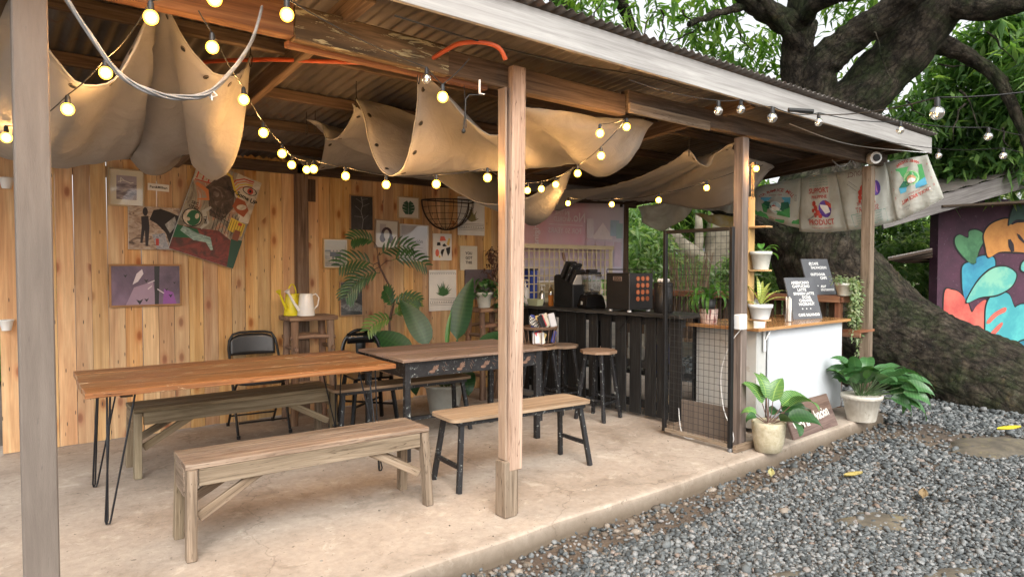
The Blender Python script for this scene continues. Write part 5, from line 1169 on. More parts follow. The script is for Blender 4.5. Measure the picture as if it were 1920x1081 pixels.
def art_big(a, w, h):
    a.rect(-w / 2, -h / 2, w / 2, h / 2, paint_mat('big_paint_ground', [(.25, (.07, .045, .035)), (.42, (.16, .14, .11)), (.52, (.30, .28, .22)), (.60, (.36, .17, .10)), (.7, (.42, .42, .37))], 2.6, 3.2, (1.6, 1, 1)))
    dk = paint_mat('paint_darkbrown', [(.35, (.02, .015, .013)), (.55, (.08, .05, .04)), (.7, (.2, .17, .15))], 9, 2.2); red = paint_mat('paint_maroon', [(.35, (.05, .018, .018)), (.55, (.17, .028, .026)), (.72, (.26, .06, .05))], 7, 1.6); gr = col('paint_green', (.02, .11, .055)); wht = paint_mat('paint_cream', [(.35, (.36, .3, .22)), (.55, (.56, .51, .42)), (.7, (.62, .58, .5))], 8, 1.5); yel = col('paint_yellow', (.62, .45, .06)); orr = col('paint_orange', (.55, .20, .08)); rr = col('paint_redline', (.45, .06, .04)); teal = paint_mat('paint_teal', [(.35, (.12, .2, .19)), (.6, (.30, .45, .42))], 14, 1.5, (1, 1, 3))
    a.poly([(-w * .5, h * .5), (-w * .18, h * .5), (-w * .16, h * .30), (-w * .5, h * .26)], wht)
    for k in range(4): a.stroke([(-w * .46 + k * .05, h * .29), (-w * .46 + k * .05, h * .42)], .012, rr)
    a.stroke([(-w * .48, h * .42), (-w * .26, h * .44)], .012, rr); a.stroke([(-w * .48, h * .27), (-w * .24, h * .29)], .01, rr)
    a.poly([(w * .1, h * .5), (w * .5, h * .5), (w * .5, h * .02), (w * .34, h * .0), (w * .24, h * .22), (w * .08, h * .3)], wht)
    for k, c_ in enumerate((rr, orr, yel, orr)): a.stroke([(w * .06 + k * .016, h * .34 - k * .012), (w * .1 + k * .02, h * .42 - k * .015), (w * .22 + k * .014, h * .47 - k * .02), (w * .38, h * .475 - k * .018)], .012, c_)
    a.poly([(-w * .14, h * .42), (w * .05, h * .44), (w * .16, h * .26), (w * .2, h * .12), (w * .1, -h * .05), (-w * .1, -h * .04), (-w * .18, h * .1), (-w * .3, h * .22)], dk)
    a.stroke([(-w * .1, h * .46), (w * .02, h * .44), (w * .14, h * .31), (w * .24, h * .26)], .02, yel)
    for (cx, cz, rx, rz, c_) in ((w * .36, h * .365, w * .12, h * .045, K()), (w * .36, h * .365, w * .105, h * .036, wht), (w * .37, h * .365, w * .05, h * .034, rr), (w * .37, h * .365, w * .02, h * .016, K())): a.ell(cx, cz, rx, rz, c_)
    a.poly([(w * .2, h * .25), (w * .34, h * .24), (w * .44, h * .16), (w * .40, h * .07), (w * .28, h * .09), (w * .18, h * .14)], col('paint_rust', (.33, .09, .04))); a.ell(w * .32, h * .165, w * .08, h * .03, wht, a=.4)
    a.text('Buy Some UP', w * .27, h * .285, .052, K(), rot=R(-8), bold=.002)
    a.poly([(-w * .5, -h * .24), (-w * .16, -h * .20), (w * .1, -h * .16), (w * .5, -h * .26), (w * .5, -h * .5), (-w * .5, -h * .5)], red)
    a.poly([(-w * .5, -h * .24), (-w * .2, -h * .22), (-w * .1, -h * .3), (-w * .5, -h * .38)], gr); a.poly([(w * .32, -h * .2), (w * .5, -h * .18), (w * .5, -h * .5), (w * .4, -h * .5)], col('paint_deepgreen', (.03, .08, .06)))
    a.stroke([(-w * .42, -h * .26), (-w * .2, -h * .30), (0, -h * .29), (w * .1, -h * .38)], [.05, .07, .06, .02], teal)
    a.stroke([(-w * .44, h * .24), (-w * .26, h * .2), (-w * .2, h * .12), (-w * .35, h * .08)], [.03, .035, .03, .01], orr)
    a.stroke([(-w * .12, h * .05), (-w * .2, -h * .02), (-w * .1, -h * .12), (-w * .16, -h * .2)], [.02, .04, .035, .02], col('paint_ash', (.42, .42, .38)))
    a.ell(-w * .33, -h * .12, w * .15, h * .10, K()); a.ell(-w * .33, -h * .12, w * .135, h * .088, wht); a.ell(-w * .31, -h * .12, w * .10, h * .085, gr); a.ell(-w * .27, -h * .09, w * .03, h * .03, wht); a.ell(-w * .38, -h * .15, w * .03, h * .02, wht)
    a.text('SEC\nOND', -w * .36, h * .01, .036, K(), bold=.001); a.text('TIME', -w * .14, -h * .1, .034, K(), rot=R(-70), bold=.001)
    for k in range(8): a.stroke([(w * (-.02 + .05 * k), h * .06), (w * (-.0 + .05 * k), -h * .17)], .005, K())
    a.stroke([(-w * .12, h * .02), (w * .1, -h * .03), (w * .42, -h * .07)], .006, K()); a.poly([(w * .22, h * .02), (w * .46, h * .0), (w * .46, -h * .14), (w * .22, -h * .12)], yel)
    for k in range(6): a.stroke([(w * (.24 + .04 * k), h * .0), (w * (.24 + .04 * k), -h * .13)], .004, K())
    a.ell(w * .38, -h * .02, .02, .014, rr); a.rect(w * .33, -h * .2, w * .43, -h * .09, col('paint_brownpot', (.22, .08, .05)))
cA, cB, cC, cD = [WY(a, b_, WALLY - .06) for a, b_ in ((376, 296), (490, 343), (434, 505), (312, 466))]
ctr = (cA + cB + cC + cD) / 4; ang = math.atan2((cB - cA).z + (cC - cD).z, (cB - cA).x + (cC - cD).x)
picture('painting', 'large tilted colourful painting with an eye, lips and a green egg shape', (312, 296, 490, 505), art_big, 0, dep=.03, tilt=-ang, size=((cB - cA).length, (cD - cA).length * .98), Y=WALLY - .062).location = ctr
def art_purple(a, w, h):
    a.rect(-w / 2, -h / 2, w / 2, h / 2, paint_mat('purple_photo', [(.3, (.035, .02, .045)), (.5, (.14, .09, .15)), (.68, (.30, .20, .31))], 2.2, .4, (1, 1, .7)))
    lt = col('photo_light', (.68, .62, .66)); a.poly([(-w * .2, h * .02), (-w * .14, h * .3), (-w * .06, h * .42), (-w * .04, h * .3), (-w * .12, h * .1)], lt); a.poly([(-w * .3, -h * .5), (-w * .18, -h * .05), (w * .1, h * .1), (w * .14, -h * .5)], col('photo_mauve', (.36, .26, .35)))
    a.poly([(w * .12, h * .5), (w * .2, h * .5), (w * .18, -h * .5), (w * .12, -h * .5)], K()); a.poly([(w * .24, -h * .5), (w * .26, -h * .1), (w * .4, -h * .2), (w * .45, -h * .5)], col('photo_violet', (.30, .10, .38)))
    for x, z, r_ in ((-.0, .12, .03), (-.1, -.42, .045), (.0, -.38, .03), (.36, -.28, .03), (.3, -.12, .022), (.42, .06, .02), (-.3, .25, .025)):
        a.poly([(w * x - r_ * .6, h * z + r_ * .4), (w * x, h * z + r_ * .15), (w * x + r_ * .6, h * z + r_ * .5), (w * x, h * z - r_ * .6)], K())
    for q in ((.02, .05, .12, .12), (.16, -.1, .26, -.22), (.02, -.1, .08, -.02)): a.stroke([(w * q[0], h * q[1]), (w * q[2], h * q[3])], .008, lt)
picture('framed_photo', 'wide purple photograph of butterfly shadows in a brown wood frame', (204, 495, 340, 574), art_purple, .016, wood('brown_frame', (.22, .11, .05), (.32, .18, .09), (.42, .26, .14), rough=.5, bmp=.1), 0)
def art_branch(a, w, h):
    a.rect(-w / 2, -h / 2, w / 2, h / 2, paint_mat('branch_ground', [(.4, (.018, .018, .02)), (.7, (.06, .06, .065))], 6, 1)); g = col('branch_grey', (.38, .37, .36))
    a.stroke([(0, -h * .48), (w * .06, -h * .2), (-w * .04, h * .05), (w * .04, h * .25), (-w * .02, h * .48)], .006, g)
    for x1, z1, x0, z0 in ((-.3, .2, -.02, .05), (.35, .3, .03, .2), (-.35, -.1, .03, -.12), (.3, -.05, .05, -.2), (-.25, .42, .03, .3), (.28, .44, .0, .4)): a.stroke([(w * x0, h * z0), (w * x1, h * z1)], .003, g)
picture('framed_print', 'black print of a pale bare branch in a brown frame', (655, 366, 700, 433), art_branch, .012, M['framewood'], 0)
def art_monstera(a, w, h):
    g = col('print_leaf', (.02, .10, .06)); a.poly([(0, -h * .34), (w * .16, -h * .33), (w * .3, -h * .15), (w * .33, h * .05), (w * .24, h * .25), (w * .08, h * .36), (0, h * .24), (-w * .08, h * .36), (-w * .24, h * .25), (-w * .33, h * .05), (-w * .3, -h * .15), (-w * .16, -h * .33)], g)
    for s_ in (-1, 1):
        for z in (-.18, -.02, .13): a.poly([(s_ * w * .08, h * z), (s_ * w * .36, h * (z + .06)), (s_ * w * .36, h * (z + .1))][::s_ or 1], M['paper'])
    a.stroke([(0, -h * .34), (0, h * .24)], .003, M['paper'])
picture('framed_print', 'green split leaf print in a small pale frame above the quote poster', (745, 369, 785, 410), art_monstera, .012, wood('paler_frame', (.5, .38, .24), (.6, .47, .3), (.68, .55, .38), rough=.5, bmp=.1), 0)
def art_woman(a, w, h):
    hb = col('hair_brown', (.05, .02, .03)); a.rect(-w * .42, -h * .1, -w * .05, h * .48, col('wash_grey', (.55, .5, .5))); a.ell(0, 0, w * .34, h * .34, hb); a.ell(w * .22, -h * .22, w * .2, h * .2, hb); a.ell(-w * .24, -h * .2, w * .18, h * .2, hb); a.ell(0, -h * .02, w * .17, h * .24, M['paper']); a.poly([(-w * .1, -h * .48), (w * .1, -h * .48), (w * .07, -h * .18), (-w * .07, -h * .18)], M['paper'])
picture('framed_print', 'drawing of a dark haired faceless woman in a natural wood frame', (702, 412, 746, 466), art_woman, .012, wood('natural_frame', (.45, .3, .15), (.56, .39, .21), (.66, .48, .28), rough=.5, bmp=.1), .03, tilt=R(2))
def art_salv(a, w, h):
    a.text('Salvación', 0, h * .05, .062, K()); a.text('(n.)', 0, -h * .05, .024, K()); a.stroke([(-w * .3, -h * .14), (w * .34, -h * .14)], .0025, K()); a.stroke([(-w * .3, -h * .22), (w * .3, -h * .22)], .0025, K()); a.stroke([(-w * .3, -h * .28), (w * .2, -h * .28)], .0025, K())
picture('framed_poster', 'white framed poster reading Salvación on pale grey paper', (749, 421, 802, 490), art_salv, .012, M['flat_white'], 0, paper=col('grey_paper', (.50, .50, .53)), tilt=R(1))
def art_abs(a, w, h):
    cr = col('abs_coral', (.72, .16, .10)); ye = col('abs_yellow', (.75, .50, .12)); a.poly([(-w * .15, h * .22), (-w * .1, h * .4), (w * .1, h * .4), (w * .2, h * .24)], cr); a.poly([(w * .22, h * .1), (w * .34, h * .36), (w * .42, h * .3), (w * .36, h * .05)], ye)
    a.poly([(-w * .3, h * .05), (-w * .28, h * .17), (-w * .12, h * .18), (-w * .1, h * .06)], K()); a.poly([(-w * .02, h * .06), (w * .1, h * .14), (w * .24, h * .04), (w * .06, h * .02)], K()); a.ell(-w * .28, -h * .22, w * .1, h * .14, cr); a.poly([(-w * .05, -h * .1), (w * .12, -h * .06), (w * .05, -h * .2), (-w * .02, -h * .38), (-w * .1, -h * .2)], K()); a.poly([(w * .18, -h * .04), (w * .42, h * .02), (w * .4, -h * .2), (w * .3, -h * .34), (w * .22, -h * .18)], K()); a.ell(-w * .16, -h * .36, w * .05, h * .05, ye)
picture('paper_print', 'white print of scattered coral, yellow and black cut-out shapes', (811, 438, 846, 488), art_abs, 0, dep=.01)
def art_ygt(a, w, h):
    for k, s_ in enumerate(('YOU', 'GOT', 'THIS')): a.text(s_, 0, h * (.19 - .19 * k), .045, K(), bold=.0015)
picture('quote_card', 'cream card reading YOU GOT THIS beside the back corner', (862, 461, 894, 506), art_ygt, 0, paper=col('cream_card', (.62, .58, .48)), dep=.01)
def art_beach(a, w, h):
    a.rect(-w / 2, h * .12, w / 2, h / 2, col('beach_sky', (.52, .52, .46))); a.rect(-w / 2, -h / 2, w / 2, h * .12, paint_mat('beach_sand', [(.35, (.2, .2, .17)), (.6, (.5, .48, .42))], 8, .6, (1, 1, 6))); a.rect(-w / 2, h * .08, w / 2, h * .13, col('sea_line', (.14, .16, .16)))
    d = col('people_dark', (.06, .06, .07)); l = col('people_light', (.55, .48, .42))
    for x in (-.18, -.02, .14): a.ell(w * x, h * .1, .012, .014, l); a.poly([(w * x - .02, h * .06), (w * x + .02, h * .06), (w * x + .024, -h * .12), (w * x - .022, -h * .12)], d if x else l); a.stroke([(w * x - .01, -h * .12), (w * x - .014, -h * .36)], .012, l); a.stroke([(w * x + .01, -h * .12), (w * x + .02, -h * .34)], .012, d)
picture('framed_photo', 'black and white beach photograph of people in a light wood frame', (605, 447, 652, 503), art_beach, .013, wood('light_frame', (.42, .28, .14), (.55, .38, .2), (.64, .46, .26), rough=.5, bmp=.1), .008)
def art_sea(a, w, h):
    a.rect(-w / 2, -h / 2, w / 2, h / 2, paint_mat('sea_photo', [(.35, (.035, .04, .045)), (.6, (.10, .11, .115))], 9, .8, (1, 1, 7))); a.poly([(-w * .5, -h * .22), (-w * .1, -h * .1), (w * .3, -h * .14), (w * .5, -h * .24), (w * .5, -h * .42), (-w * .2, -h * .36)], paint_mat('foam', [(.35, (.08, .09, .1)), (.65, (.36, .38, .38))], 20, 2)); a.ell(-w * .05, h * .26, .01, .007, Wt())
picture('framed_print', 'dark picture of sea foam in a brown frame beside the tall plant', (636, 527, 680, 592), art_sea, .012, M['framewood'], 0)
def art_towel(a, w, h, plant=(.16, .19, .09)):
    for z in (.44, -.2, -.24, -.32, -.36): a.stroke([(-w * .47, h * z), (w * .47, h * z)], .0035, K())
    for k in range(15): x = -w * .45 + w * .9 * k / 14; a.poly([(x - .006, -h * .30), (x + .006, -h * .30), (x, -h * .26)], K()); a.poly([(x - .005, h * .40), (x + .005, h * .40), (x, h * .425)], K())
    g = col('towel_plant%s' % plant[0], plant)
    for k in range(13): t = R(14 + 152 * k / 12); r_ = h * random.uniform(.2, .36); x1, z1 = r_ * math.cos(t) * .8, -h * .12 + r_ * math.sin(t); a.stroke([(0, -h * .14), (x1 * .5, -h * .13 + (z1 + h * .13) * .5), (x1, z1)], [.004, .022, .002], g)
picture('printed_towel', 'white hanging cloth with olive plant and black border, right of the wire basket', (858, 370, 908, 441), lambda a, w, h: art_towel(a, w, h, (.22, .19, .08)), 0, dep=.006, cat='cloth')
picture('printed_towel', 'white hanging cloth with green plant print behind the broad dark leaves', (804, 506, 855, 582), lambda a, w, h: art_towel(a, w, h, (.05, .14, .045)), 0, dep=.006, cat='cloth')
def art_none(a, w, h): pass
picture('grey_board', 'plain dark grey board on the wall behind the back corner plants', (871, 505, 925, 560), art_none, 0, dep=.014, paper=stuff('slate_board', (.16, .13, .14), (.09, .07, .08), 3, .7, .1), cat='board')
# rope line of small pegs / pots at the far left edge
for i, (py, lb) in enumerate(((336, 'small white wall planter near the top of the left wall edge'), (602, 'small white bracket low on the left wall edge'))):
    c = WY(12, py, 6.38); m_ = MB(); m_.lathe([(.03, -.07), (.045, 0), (.05, .004), (.05, .012), (.042, .012), (.04, 0)], 16, c); o = m_.build('wall_planter', M['flat_white']); tag(o, lb, 'planter')
# ---------------------------------------------------------------- half-bowl wire basket
bk = thing('wire_basket', 'half round dark wire hanging basket mounted on the wall under the canvas', 'basket', (0, 0, 0), world=True)
c = WY(836, 378, WALLY - .04); Rb = (WY(880, 378, 6.4) - WY(792, 378, 6.4)).length / 2; bk.location = c; _inv[bk.name] = Matrix.Translation(c).inverted(); wm_ = col('basket_wire', (.035, .022, .018), .6)
def hemi(a, e): return c + V(math.cos(a) * math.cos(e), -math.sin(a) * math.cos(e), -math.sin(e)) * Rb
m_ = MB(); m_.tube([hemi(math.pi * k / 20, 0) for k in range(21)], .008, 6); m_.tube([c - V(Rb, 0, 0), c + V(Rb, 0, 0)], .007, 6); m_.tube([c + V(Rb * math.cos(R(180 + 180 * k / 20)), 0, Rb * math.sin(R(180 + 180 * k / 20))) for k in range(21)], .009, 6); m_.build('rim', wm_, bk)
m_ = MB()
for k in range(1, 10): m_.tube([hemi(math.pi * k / 10, math.pi / 2 * j / 8) for j in range(9)], .0032, 5)
for j in range(1, 6): m_.tube([hemi(math.pi * k / 20, math.pi / 2 * j / 6.5) for k in range(21)], .0028, 5)
m_.build('wire_mesh', wm_, bk)
# ---------------------------------------------------------------- back banner (pink vinyl, printed side away, seen reversed)
b0, b1 = 4.98, 7.18; bz0, bz1 = 1.28, 2.33
bn = thing('vinyl_banner', 'faded pink vinyl banner with reversed lettering hung behind the counter', 'banner', (6.1, 6.34, bz1), world=True)
def bm2():
    m, nt, b = _m('faded_vinyl'); uv = N(nt, 'ShaderNodeSeparateXYZ'); L(nt, tc(nt, 'UV'), uv.inputs[0])
    colr = ramp(nt, uv.outputs[0], [(0, (.62, .33, .31)), (.28, (.58, .30, .32)), (.34, (.60, .36, .42)), (.62, (.60, .34, .42)), (.70, (.58, .48, .56)), (1, (.64, .60, .68))])
    c2 = mix(nt, ramp(nt, uv.outputs[1], [(.18, g3(1)), (.5, g3(0))]), colr, (.60, .56, .66)); c3 = mix(nt, ramp(nt, noise(nt, tc(nt), 3, 5, .6), [(.4, g3(0)), (.8, g3(.5))]), c2, (.66, .58, .60))
    L(nt, c3, b.inputs['Base Color']); b.inputs['Roughness'].default_value = .6; return m
P = [[(b0 + (b1 - b0) * u, 6.335 - .012 * math.sin(u * 23) * (1 - v) - .015 * v * math.sin(u * 9), bz0 + (bz1 - bz0) * v - .03 * math.sin(u * math.pi) ** 2 * v) for v in np.linspace(0, 1, 12)] for u in np.linspace(0, 1, 50)]
MB().grid(P).build('vinyl', bm2(), bn, solid=.002)
mats = []; a = Art(6.312, mats); pw = col('banner_white', (.74, .66, .68)); pg = col('banner_teal', (.40, .56, .58)); pl = col('banner_lilac', (.66, .60, .64)); pb = col('banner_blue', (.42, .54, .64))
a.text('No.1', 6.22, 2.10, .17, pw, mirror=True, bold=.003); a.text('IN THE\nWORLD', 5.97, 2.11, .085, pw, mirror=True, bold=.001); a.stroke([(5.74, 2.0), (6.34, 2.0)], .008, pw); a.text('FOR 50 YEARS', 6.02, 1.92, .095, pw, mirror=True, bold=.001)
a.text('the original', 5.52, 1.98, .13, pw, rot=R(90), mirror=True, bold=.002); a.text('DO DO NO', 5.25, 1.9, .10, pw, rot=R(90), mirror=True)
a.rect(6.42, 1.84, 6.55, 2.1, pl); a.poly([(6.53, 1.86), (6.73, 2.06), (6.93, 1.86)], pw); a.rect(6.55, 1.83, 6.92, 1.86, pw); a.rect(6.88, 1.88, 7.06, 2.1, pb); a.rect(7.0, 1.85, 7.14, 2.06, pg)
for x in (6.42, 6.60, 6.78, 6.96): a.rect(x, 1.46, x + .15, 1.80, col('banner_cup', (.60, .48, .56)))
a.rect(5.02, 1.42, 5.34, 1.52, pw)
a.mb.build('print', mats, bn)
for X in (5.55, 7.1): MB().box(X - .012, X + .012, 6.29, 6.33, 2.29, 2.33).build('clip', M['wirebl'], bn)
# lattice panel behind the counter
lp = thing('rattan_panel', 'pale rattan lattice panel standing behind the coffee equipment', 'panel', (6.0, 6.1, .9), world=True)
for z in (1.68, 1.02): MB().box(5.05, 6.70, 6.08, 6.10, z, z + .05).build('frame', col('rattan', (.60, .52, .34)), lp)
for x in (5.05, 6.65): MB().box(x, x + .05, 6.102, 6.12, 1.02, 1.73).build('frame', col('rattan', (.60, .52, .34)), lp)
m_ = MB()
for i in range(19): m_.box(5.12 + i * .083, 5.135 + i * .083, 6.085, 6.093, 1.07, 1.68)
for i in range(6): m_.box(5.1, 6.65, 6.094, 6.100, 1.14 + i * .1, 1.152 + i * .1)
m_.build('lattice', col('rattan', (.60, .52, .34)), lp)
MB().box(5.3, 6.6, 6.22, 6.24, .9, 1.26).build('backing', col('rattan_back', (.40, .33, .2)), lp)
# ================================================================ things on the black counter
CT = 1.012
def oncount(px, py, X=5.15): q = WX(px, py, X); return q
def put(name, label, cat, X, Y, Z=CT, rz=0, group=None): return thing(name, label, cat, (X, Y, Z), rz, group)
def cx(px, X):  # Y of a column on the counter at depth X
    return WX(px, 560, X).y
# black box machine with orange discs
X = 5.10; ya, yb = cx(1137, X), cx(1221, X)
bx = put('coffee_box', 'black cube machine with twelve orange discs on its right side', 'coffee machine', 5.14, cx(1180, 5.14), CT + .02, R(-4))
w = .33; MB().box(-w / 2, w / 2, -w / 2, w / 2, .0, .36).build('body', stuff('matt_black', (.018, .017, .017), (.012, .012, .012), 6, .45, .05, 90), bx, bevel=.006)
rl = MB()
for s_ in (-1, 1): rl.tube([(s_ * w * .48, -w * .48, .36), (s_ * w * .48, -w * .48, .395), (s_ * w * .48, w * .48, .395), (s_ * w * .48, w * .48, .36)], .005, 6); rl.tube([(-w * .48, s_ * w * .48, .395), (w * .48, s_ * w * .48, .395)], .005, 6)
rl.build('top_rail', M['blackmetal'], bx)
oc = col('orange_disc', (.40, .12, .05)); od = col('orange_disc_dark', (.16, .05, .03))
for r_ in range(4):
    for c_ in range(3):
        m_ = MB(); zz = .305 - r_ * .066; xx = -.05 + c_ * .066 
        m_.add([(xx + .023 * math.cos(a), -w / 2 - .004, zz + .023 * math.sin(a)) for a in np.linspace(0, 2 * math.pi, 19)[:-1]], [tuple(range(18))]); m_.add([(xx + q * .011 * math.cos(a), -w / 2 - .005, zz + q * .011 * math.sin(a)) for a in np.linspace(0, 2 * math.pi, 13)[:-1] for q in (1,)], [tuple(range(12))], 1)
        m_.add([(xx + .024 * math.cos(a), -w / 2 - y_, zz + .024 * math.sin(a)) for y_ in (0, .004) for a in np.linspace(0, 2 * math.pi, 19)[:-1]], [(k, (k + 1) % 18, 18 + (k + 1) % 18, 18 + k) for k in range(18)])
        m_.build('disc', [oc, oc if (r_ + c_) % 2 else col('orange_disc_pale', (.46, .19, .09))], bx)  # every other disc has a paler centre
m_ = MB(); 
for z0, z1, y0, y1 in ((.285, .288, -.06, .06), (.322, .325, -.06, .06), (.285, .325, -.06, -.057), (.285, .325, .057, .06)): m_.box(-w / 2 - .003, -w / 2 - .0005, y0, y1, z0, z1)
text_into(m_, 'ROCKET', Matrix.Translation((-w / 2 - .002, 0, .305)) @ Matrix.Rotation(R(-90), 4, 'Z') @ Matrix.Rotation(R(90), 4, 'X'), .03, 0)
m_.build('badge', col('badge_brass', (.40, .30, .26)), bx)
for sx in (-1, 1):
    for sy in (-1, 1): m_ = MB(); m_.lathe([(.022, -.02), (.018, 0)], 12, (sx * .13, sy * .13, 0)); m_.build('foot', M['flat_white'], bx)
# black canister
cn = put('canister', 'tall black cylinder canister between the orange disc machine and wire gate', 'canister', 5.16, cx(1236, 5.1))
m_ = MB(); m_.lathe([(.085, 0), (.09, .01), (.09, .26), (.082, .265)], 28); m_.build('body', M['blackmetal'], cn); m_ = MB(); m_.lathe([(.092, .262), (.092, .285), (.08, .29), (.0001, .292)], 28); m_.build('lid', M['blackmetal'], cn)
m_ = MB()
for k in range(7): a = k * .9; m_.sphere((.04 * math.cos(a), .04 * math.sin(a), .31), .022, 8, 0, (1.3, .8, .9))
m_.build('napkins', M['paper'], cn)
# blender
bl = put('blender', 'black based blender with a clear square jug and black lid', 'blender', 5.14, cx(1104, 5.1), CT, R(-20))
m_ = MB(); m_.add([(sx * w_, sy * w_ * .95, z) for z, w_ in ((0, .115), (.03, .118), (.12, .10), (.15, .085)) for sx, sy in ((-1, -1), (1, -1), (1, 1), (-1, 1))], [(i * 4 + k, i * 4 + (k + 1) % 4, i * 4 + 4 + (k + 1) % 4, i * 4 + 4 + k) for i in range(3) for k in range(4)] + [(3, 2, 1, 0), (12, 13, 14, 15)]); m_.build('base', M['blackgloss'], bl, bevel=.008)
m_ = MB(); m_.add([(sx * w_, sy * w_, z) for z, w_ in ((.155, .062), (.19, .07), (.36, .082)) for sx, sy in ((-1, -1), (1, -1), (1, 1), (-1, 1))], [(i * 4 + k, i * 4 + (k + 1) % 4, i * 4 + 4 + (k + 1) % 4, i * 4 + 4 + k) for i in range(2) for k in range(4)]); m_.build('jug', glass('jug_glass', (.86, .86, .86), .12, .22), bl)
m_ = MB(); m_.box(-.078, .078, -.078, .078, .362, .385); m_.box(-.05, .05, -.05, .05, .385, .415); m_.build('lid', M['blackmetal'], bl, bevel=.006)
m_ = MB(); m_.lathe([(.07, .15), (.075, .165), (.06, .175)], 20); m_.build('collar', M['blackmetal'], bl); m_ = MB(); m_.tube([(0, 0, .17), (0, 0, .2)], .012, 8); m_.box(-.04, .04, -.004, .004, .195, .2); m_.box(-.004, .004, -.04, .04, .2, .205); m_.build('blade', M['wiregy'], bl)
m_ = MB(); m_.box(-.1165, -.114, -.02, .02, .04, .075); m_.build('switch', M['flat_white'], bl)
# black angled cup and lid rack
rk = put('lid_rack', 'tall black angled rack of dark packets with a wooden handled tool', 'rack', 5.16, cx(1060, 5.1), CT, R(10))
m_ = MB(); m_.add([(x, y, z) for x in (-.11, .11) for y, z in ((.13, 0), (-.13, 0), (-.13, .24), (-.06, .27), (.10, .36), (.13, .34))], [(0, 1, 2, 3, 4, 5), (11, 10, 9, 8, 7, 6)] + [(i, 6 + i, 6 + (i + 1) % 6, (i + 1) % 6) for i in range(6)]); m_.build('body', M['blackmetal'], rk, bevel=.004)
for k, (y, z, ln) in enumerate(((.07, .30, .26), (.0, .27, .27), (-.06, .24, .22))):
    d = V(0, -.45, .9).normalized(); m_ = MB(); m_.obox(V(0, y, z) + d * ln * .35, (V(.09, 0, 0), d * ln / 2, d.cross(V(1, 0, 0)).normalized() * .018)); m_.build('packet', M['blackpaint'] if k == 1 else M['padblack'], rk, bevel=.006)
m_ = MB(); d = V(0, -.45, .9).normalized(); m_.obox(V(.0, -.115, .27), (V(.075, 0, 0), d * .09, d.cross(V(1, 0, 0)).normalized() * .006)); m_.build('label_card', M['paper'], rk)
m_ = MB(); m_.tube([(.0, .03, .36), (0, .06, .50)], .005, 8); m_.build('tool_shaft', M['wiregy'], rk); m_ = MB(); m_.tube([(0, .06, .5), (0, .072, .54), (0, .09, .60)], [.012, .018, .015], 10); m_.build('tool_handle', wood('dark_handle', (.06, .03, .02), (.12, .06, .035), (.18, .1, .06), rough=.3), rk)
# blue bag, pump bottles, tub, amber bottle
bb = put('blue_package', 'tall royal blue package standing behind the soap bottles', 'package', 5.34, cx(995, 5.34), CT, R(-10)); MB().box(-.05, .05, -.085, .085, 0, .40).build('pack', stuff('blue_plastic', (.02, .06, .42), (.015, .045, .33), 4, .35, .1, 12), bb, bevel=.012); MB().box(-.053, .053, -.088, .088, .401, .42).build('fold', M['blackmetal'], bb)
def pump(label, px, X, h, c_, r_=.035):
    t = put('pump_bottle', label, 'bottle', X, cx(px, X)); m_ = MB(); m_.lathe([(r_, 0), (r_, h * .55), (r_ * .8, h * .62), (.012, h * .68), (.012, h * .74)], 18); m_.build('bottle', c_, t)
    m_ = MB(); m_.tube([(0, 0, h * .74), (0, 0, h * .78)], .016, 10); m_.tube([(0, 0, h * .78), (0, 0, h * .93)], .006, 8); m_.tube([(.0, .015, h * .95), (0, 0, h * .95), (0, -.045, h * .95), (0, -.055, h * .9)], .009, 8); m_.build('pump', M['flat_white'], t)
pump('white pump bottle with an orange label in front of the blue package', 985, 5.14, .30, M['flat_white'], .045); pump('clear pump bottle behind the plastic tub on the counter', 1016, 5.12, .24, glass('milky_plastic', (.7, .72, .66), .2, .35))
t = put('plastic_tub', 'clear greenish rectangular plastic tub at the left end of the counter', 'tub', 5.02, cx(1004, 5.02)); m_ = MB(); m_.add([(sx * w_ * .8, sy * w_ * 1.5, z) for z, w_ in ((0, .05), (.075, .062)) for sx, sy in ((-1, -1), (1, -1), (1, 1), (-1, 1))], [(k, (k + 1) % 4, 4 + (k + 1) % 4, 4 + k) for k in range(4)] + [(3, 2, 1, 0)]); m_.build('tub', stuff('translucent_green', (.50, .54, .36), (.44, .5, .32), 4, .3, 0), t, solid=.002)
t = put('syrup_bottle', 'clear bottle half full of amber syrup beside the black rack', 'bottle', 5.12, cx(1033, 5.12)); m_ = MB(); m_.lathe([(.03, 0), (.032, .01), (.032, .12)], 16); m_.build('syrup', stuff('amber_syrup', (.52, .20, .04), (.42, .14, .02), 4, .15, 0), t); m_ = MB(); m_.lathe([(.032, .12), (.032, .18), (.012, .21), (.012, .23)], 16); m_.build('bottle_neck', glass('amber_glass', (.9, .75, .5), .05, .3), t)
cable('counter_cable', [(4.95, 4.3, 1.0), (4.92, 4.25, .97), (4.95, 4.4, .86), (4.97, 4.42, .80)], .004, M['wirebl'], 'black cable drooping over the counter edge below the disc machine')
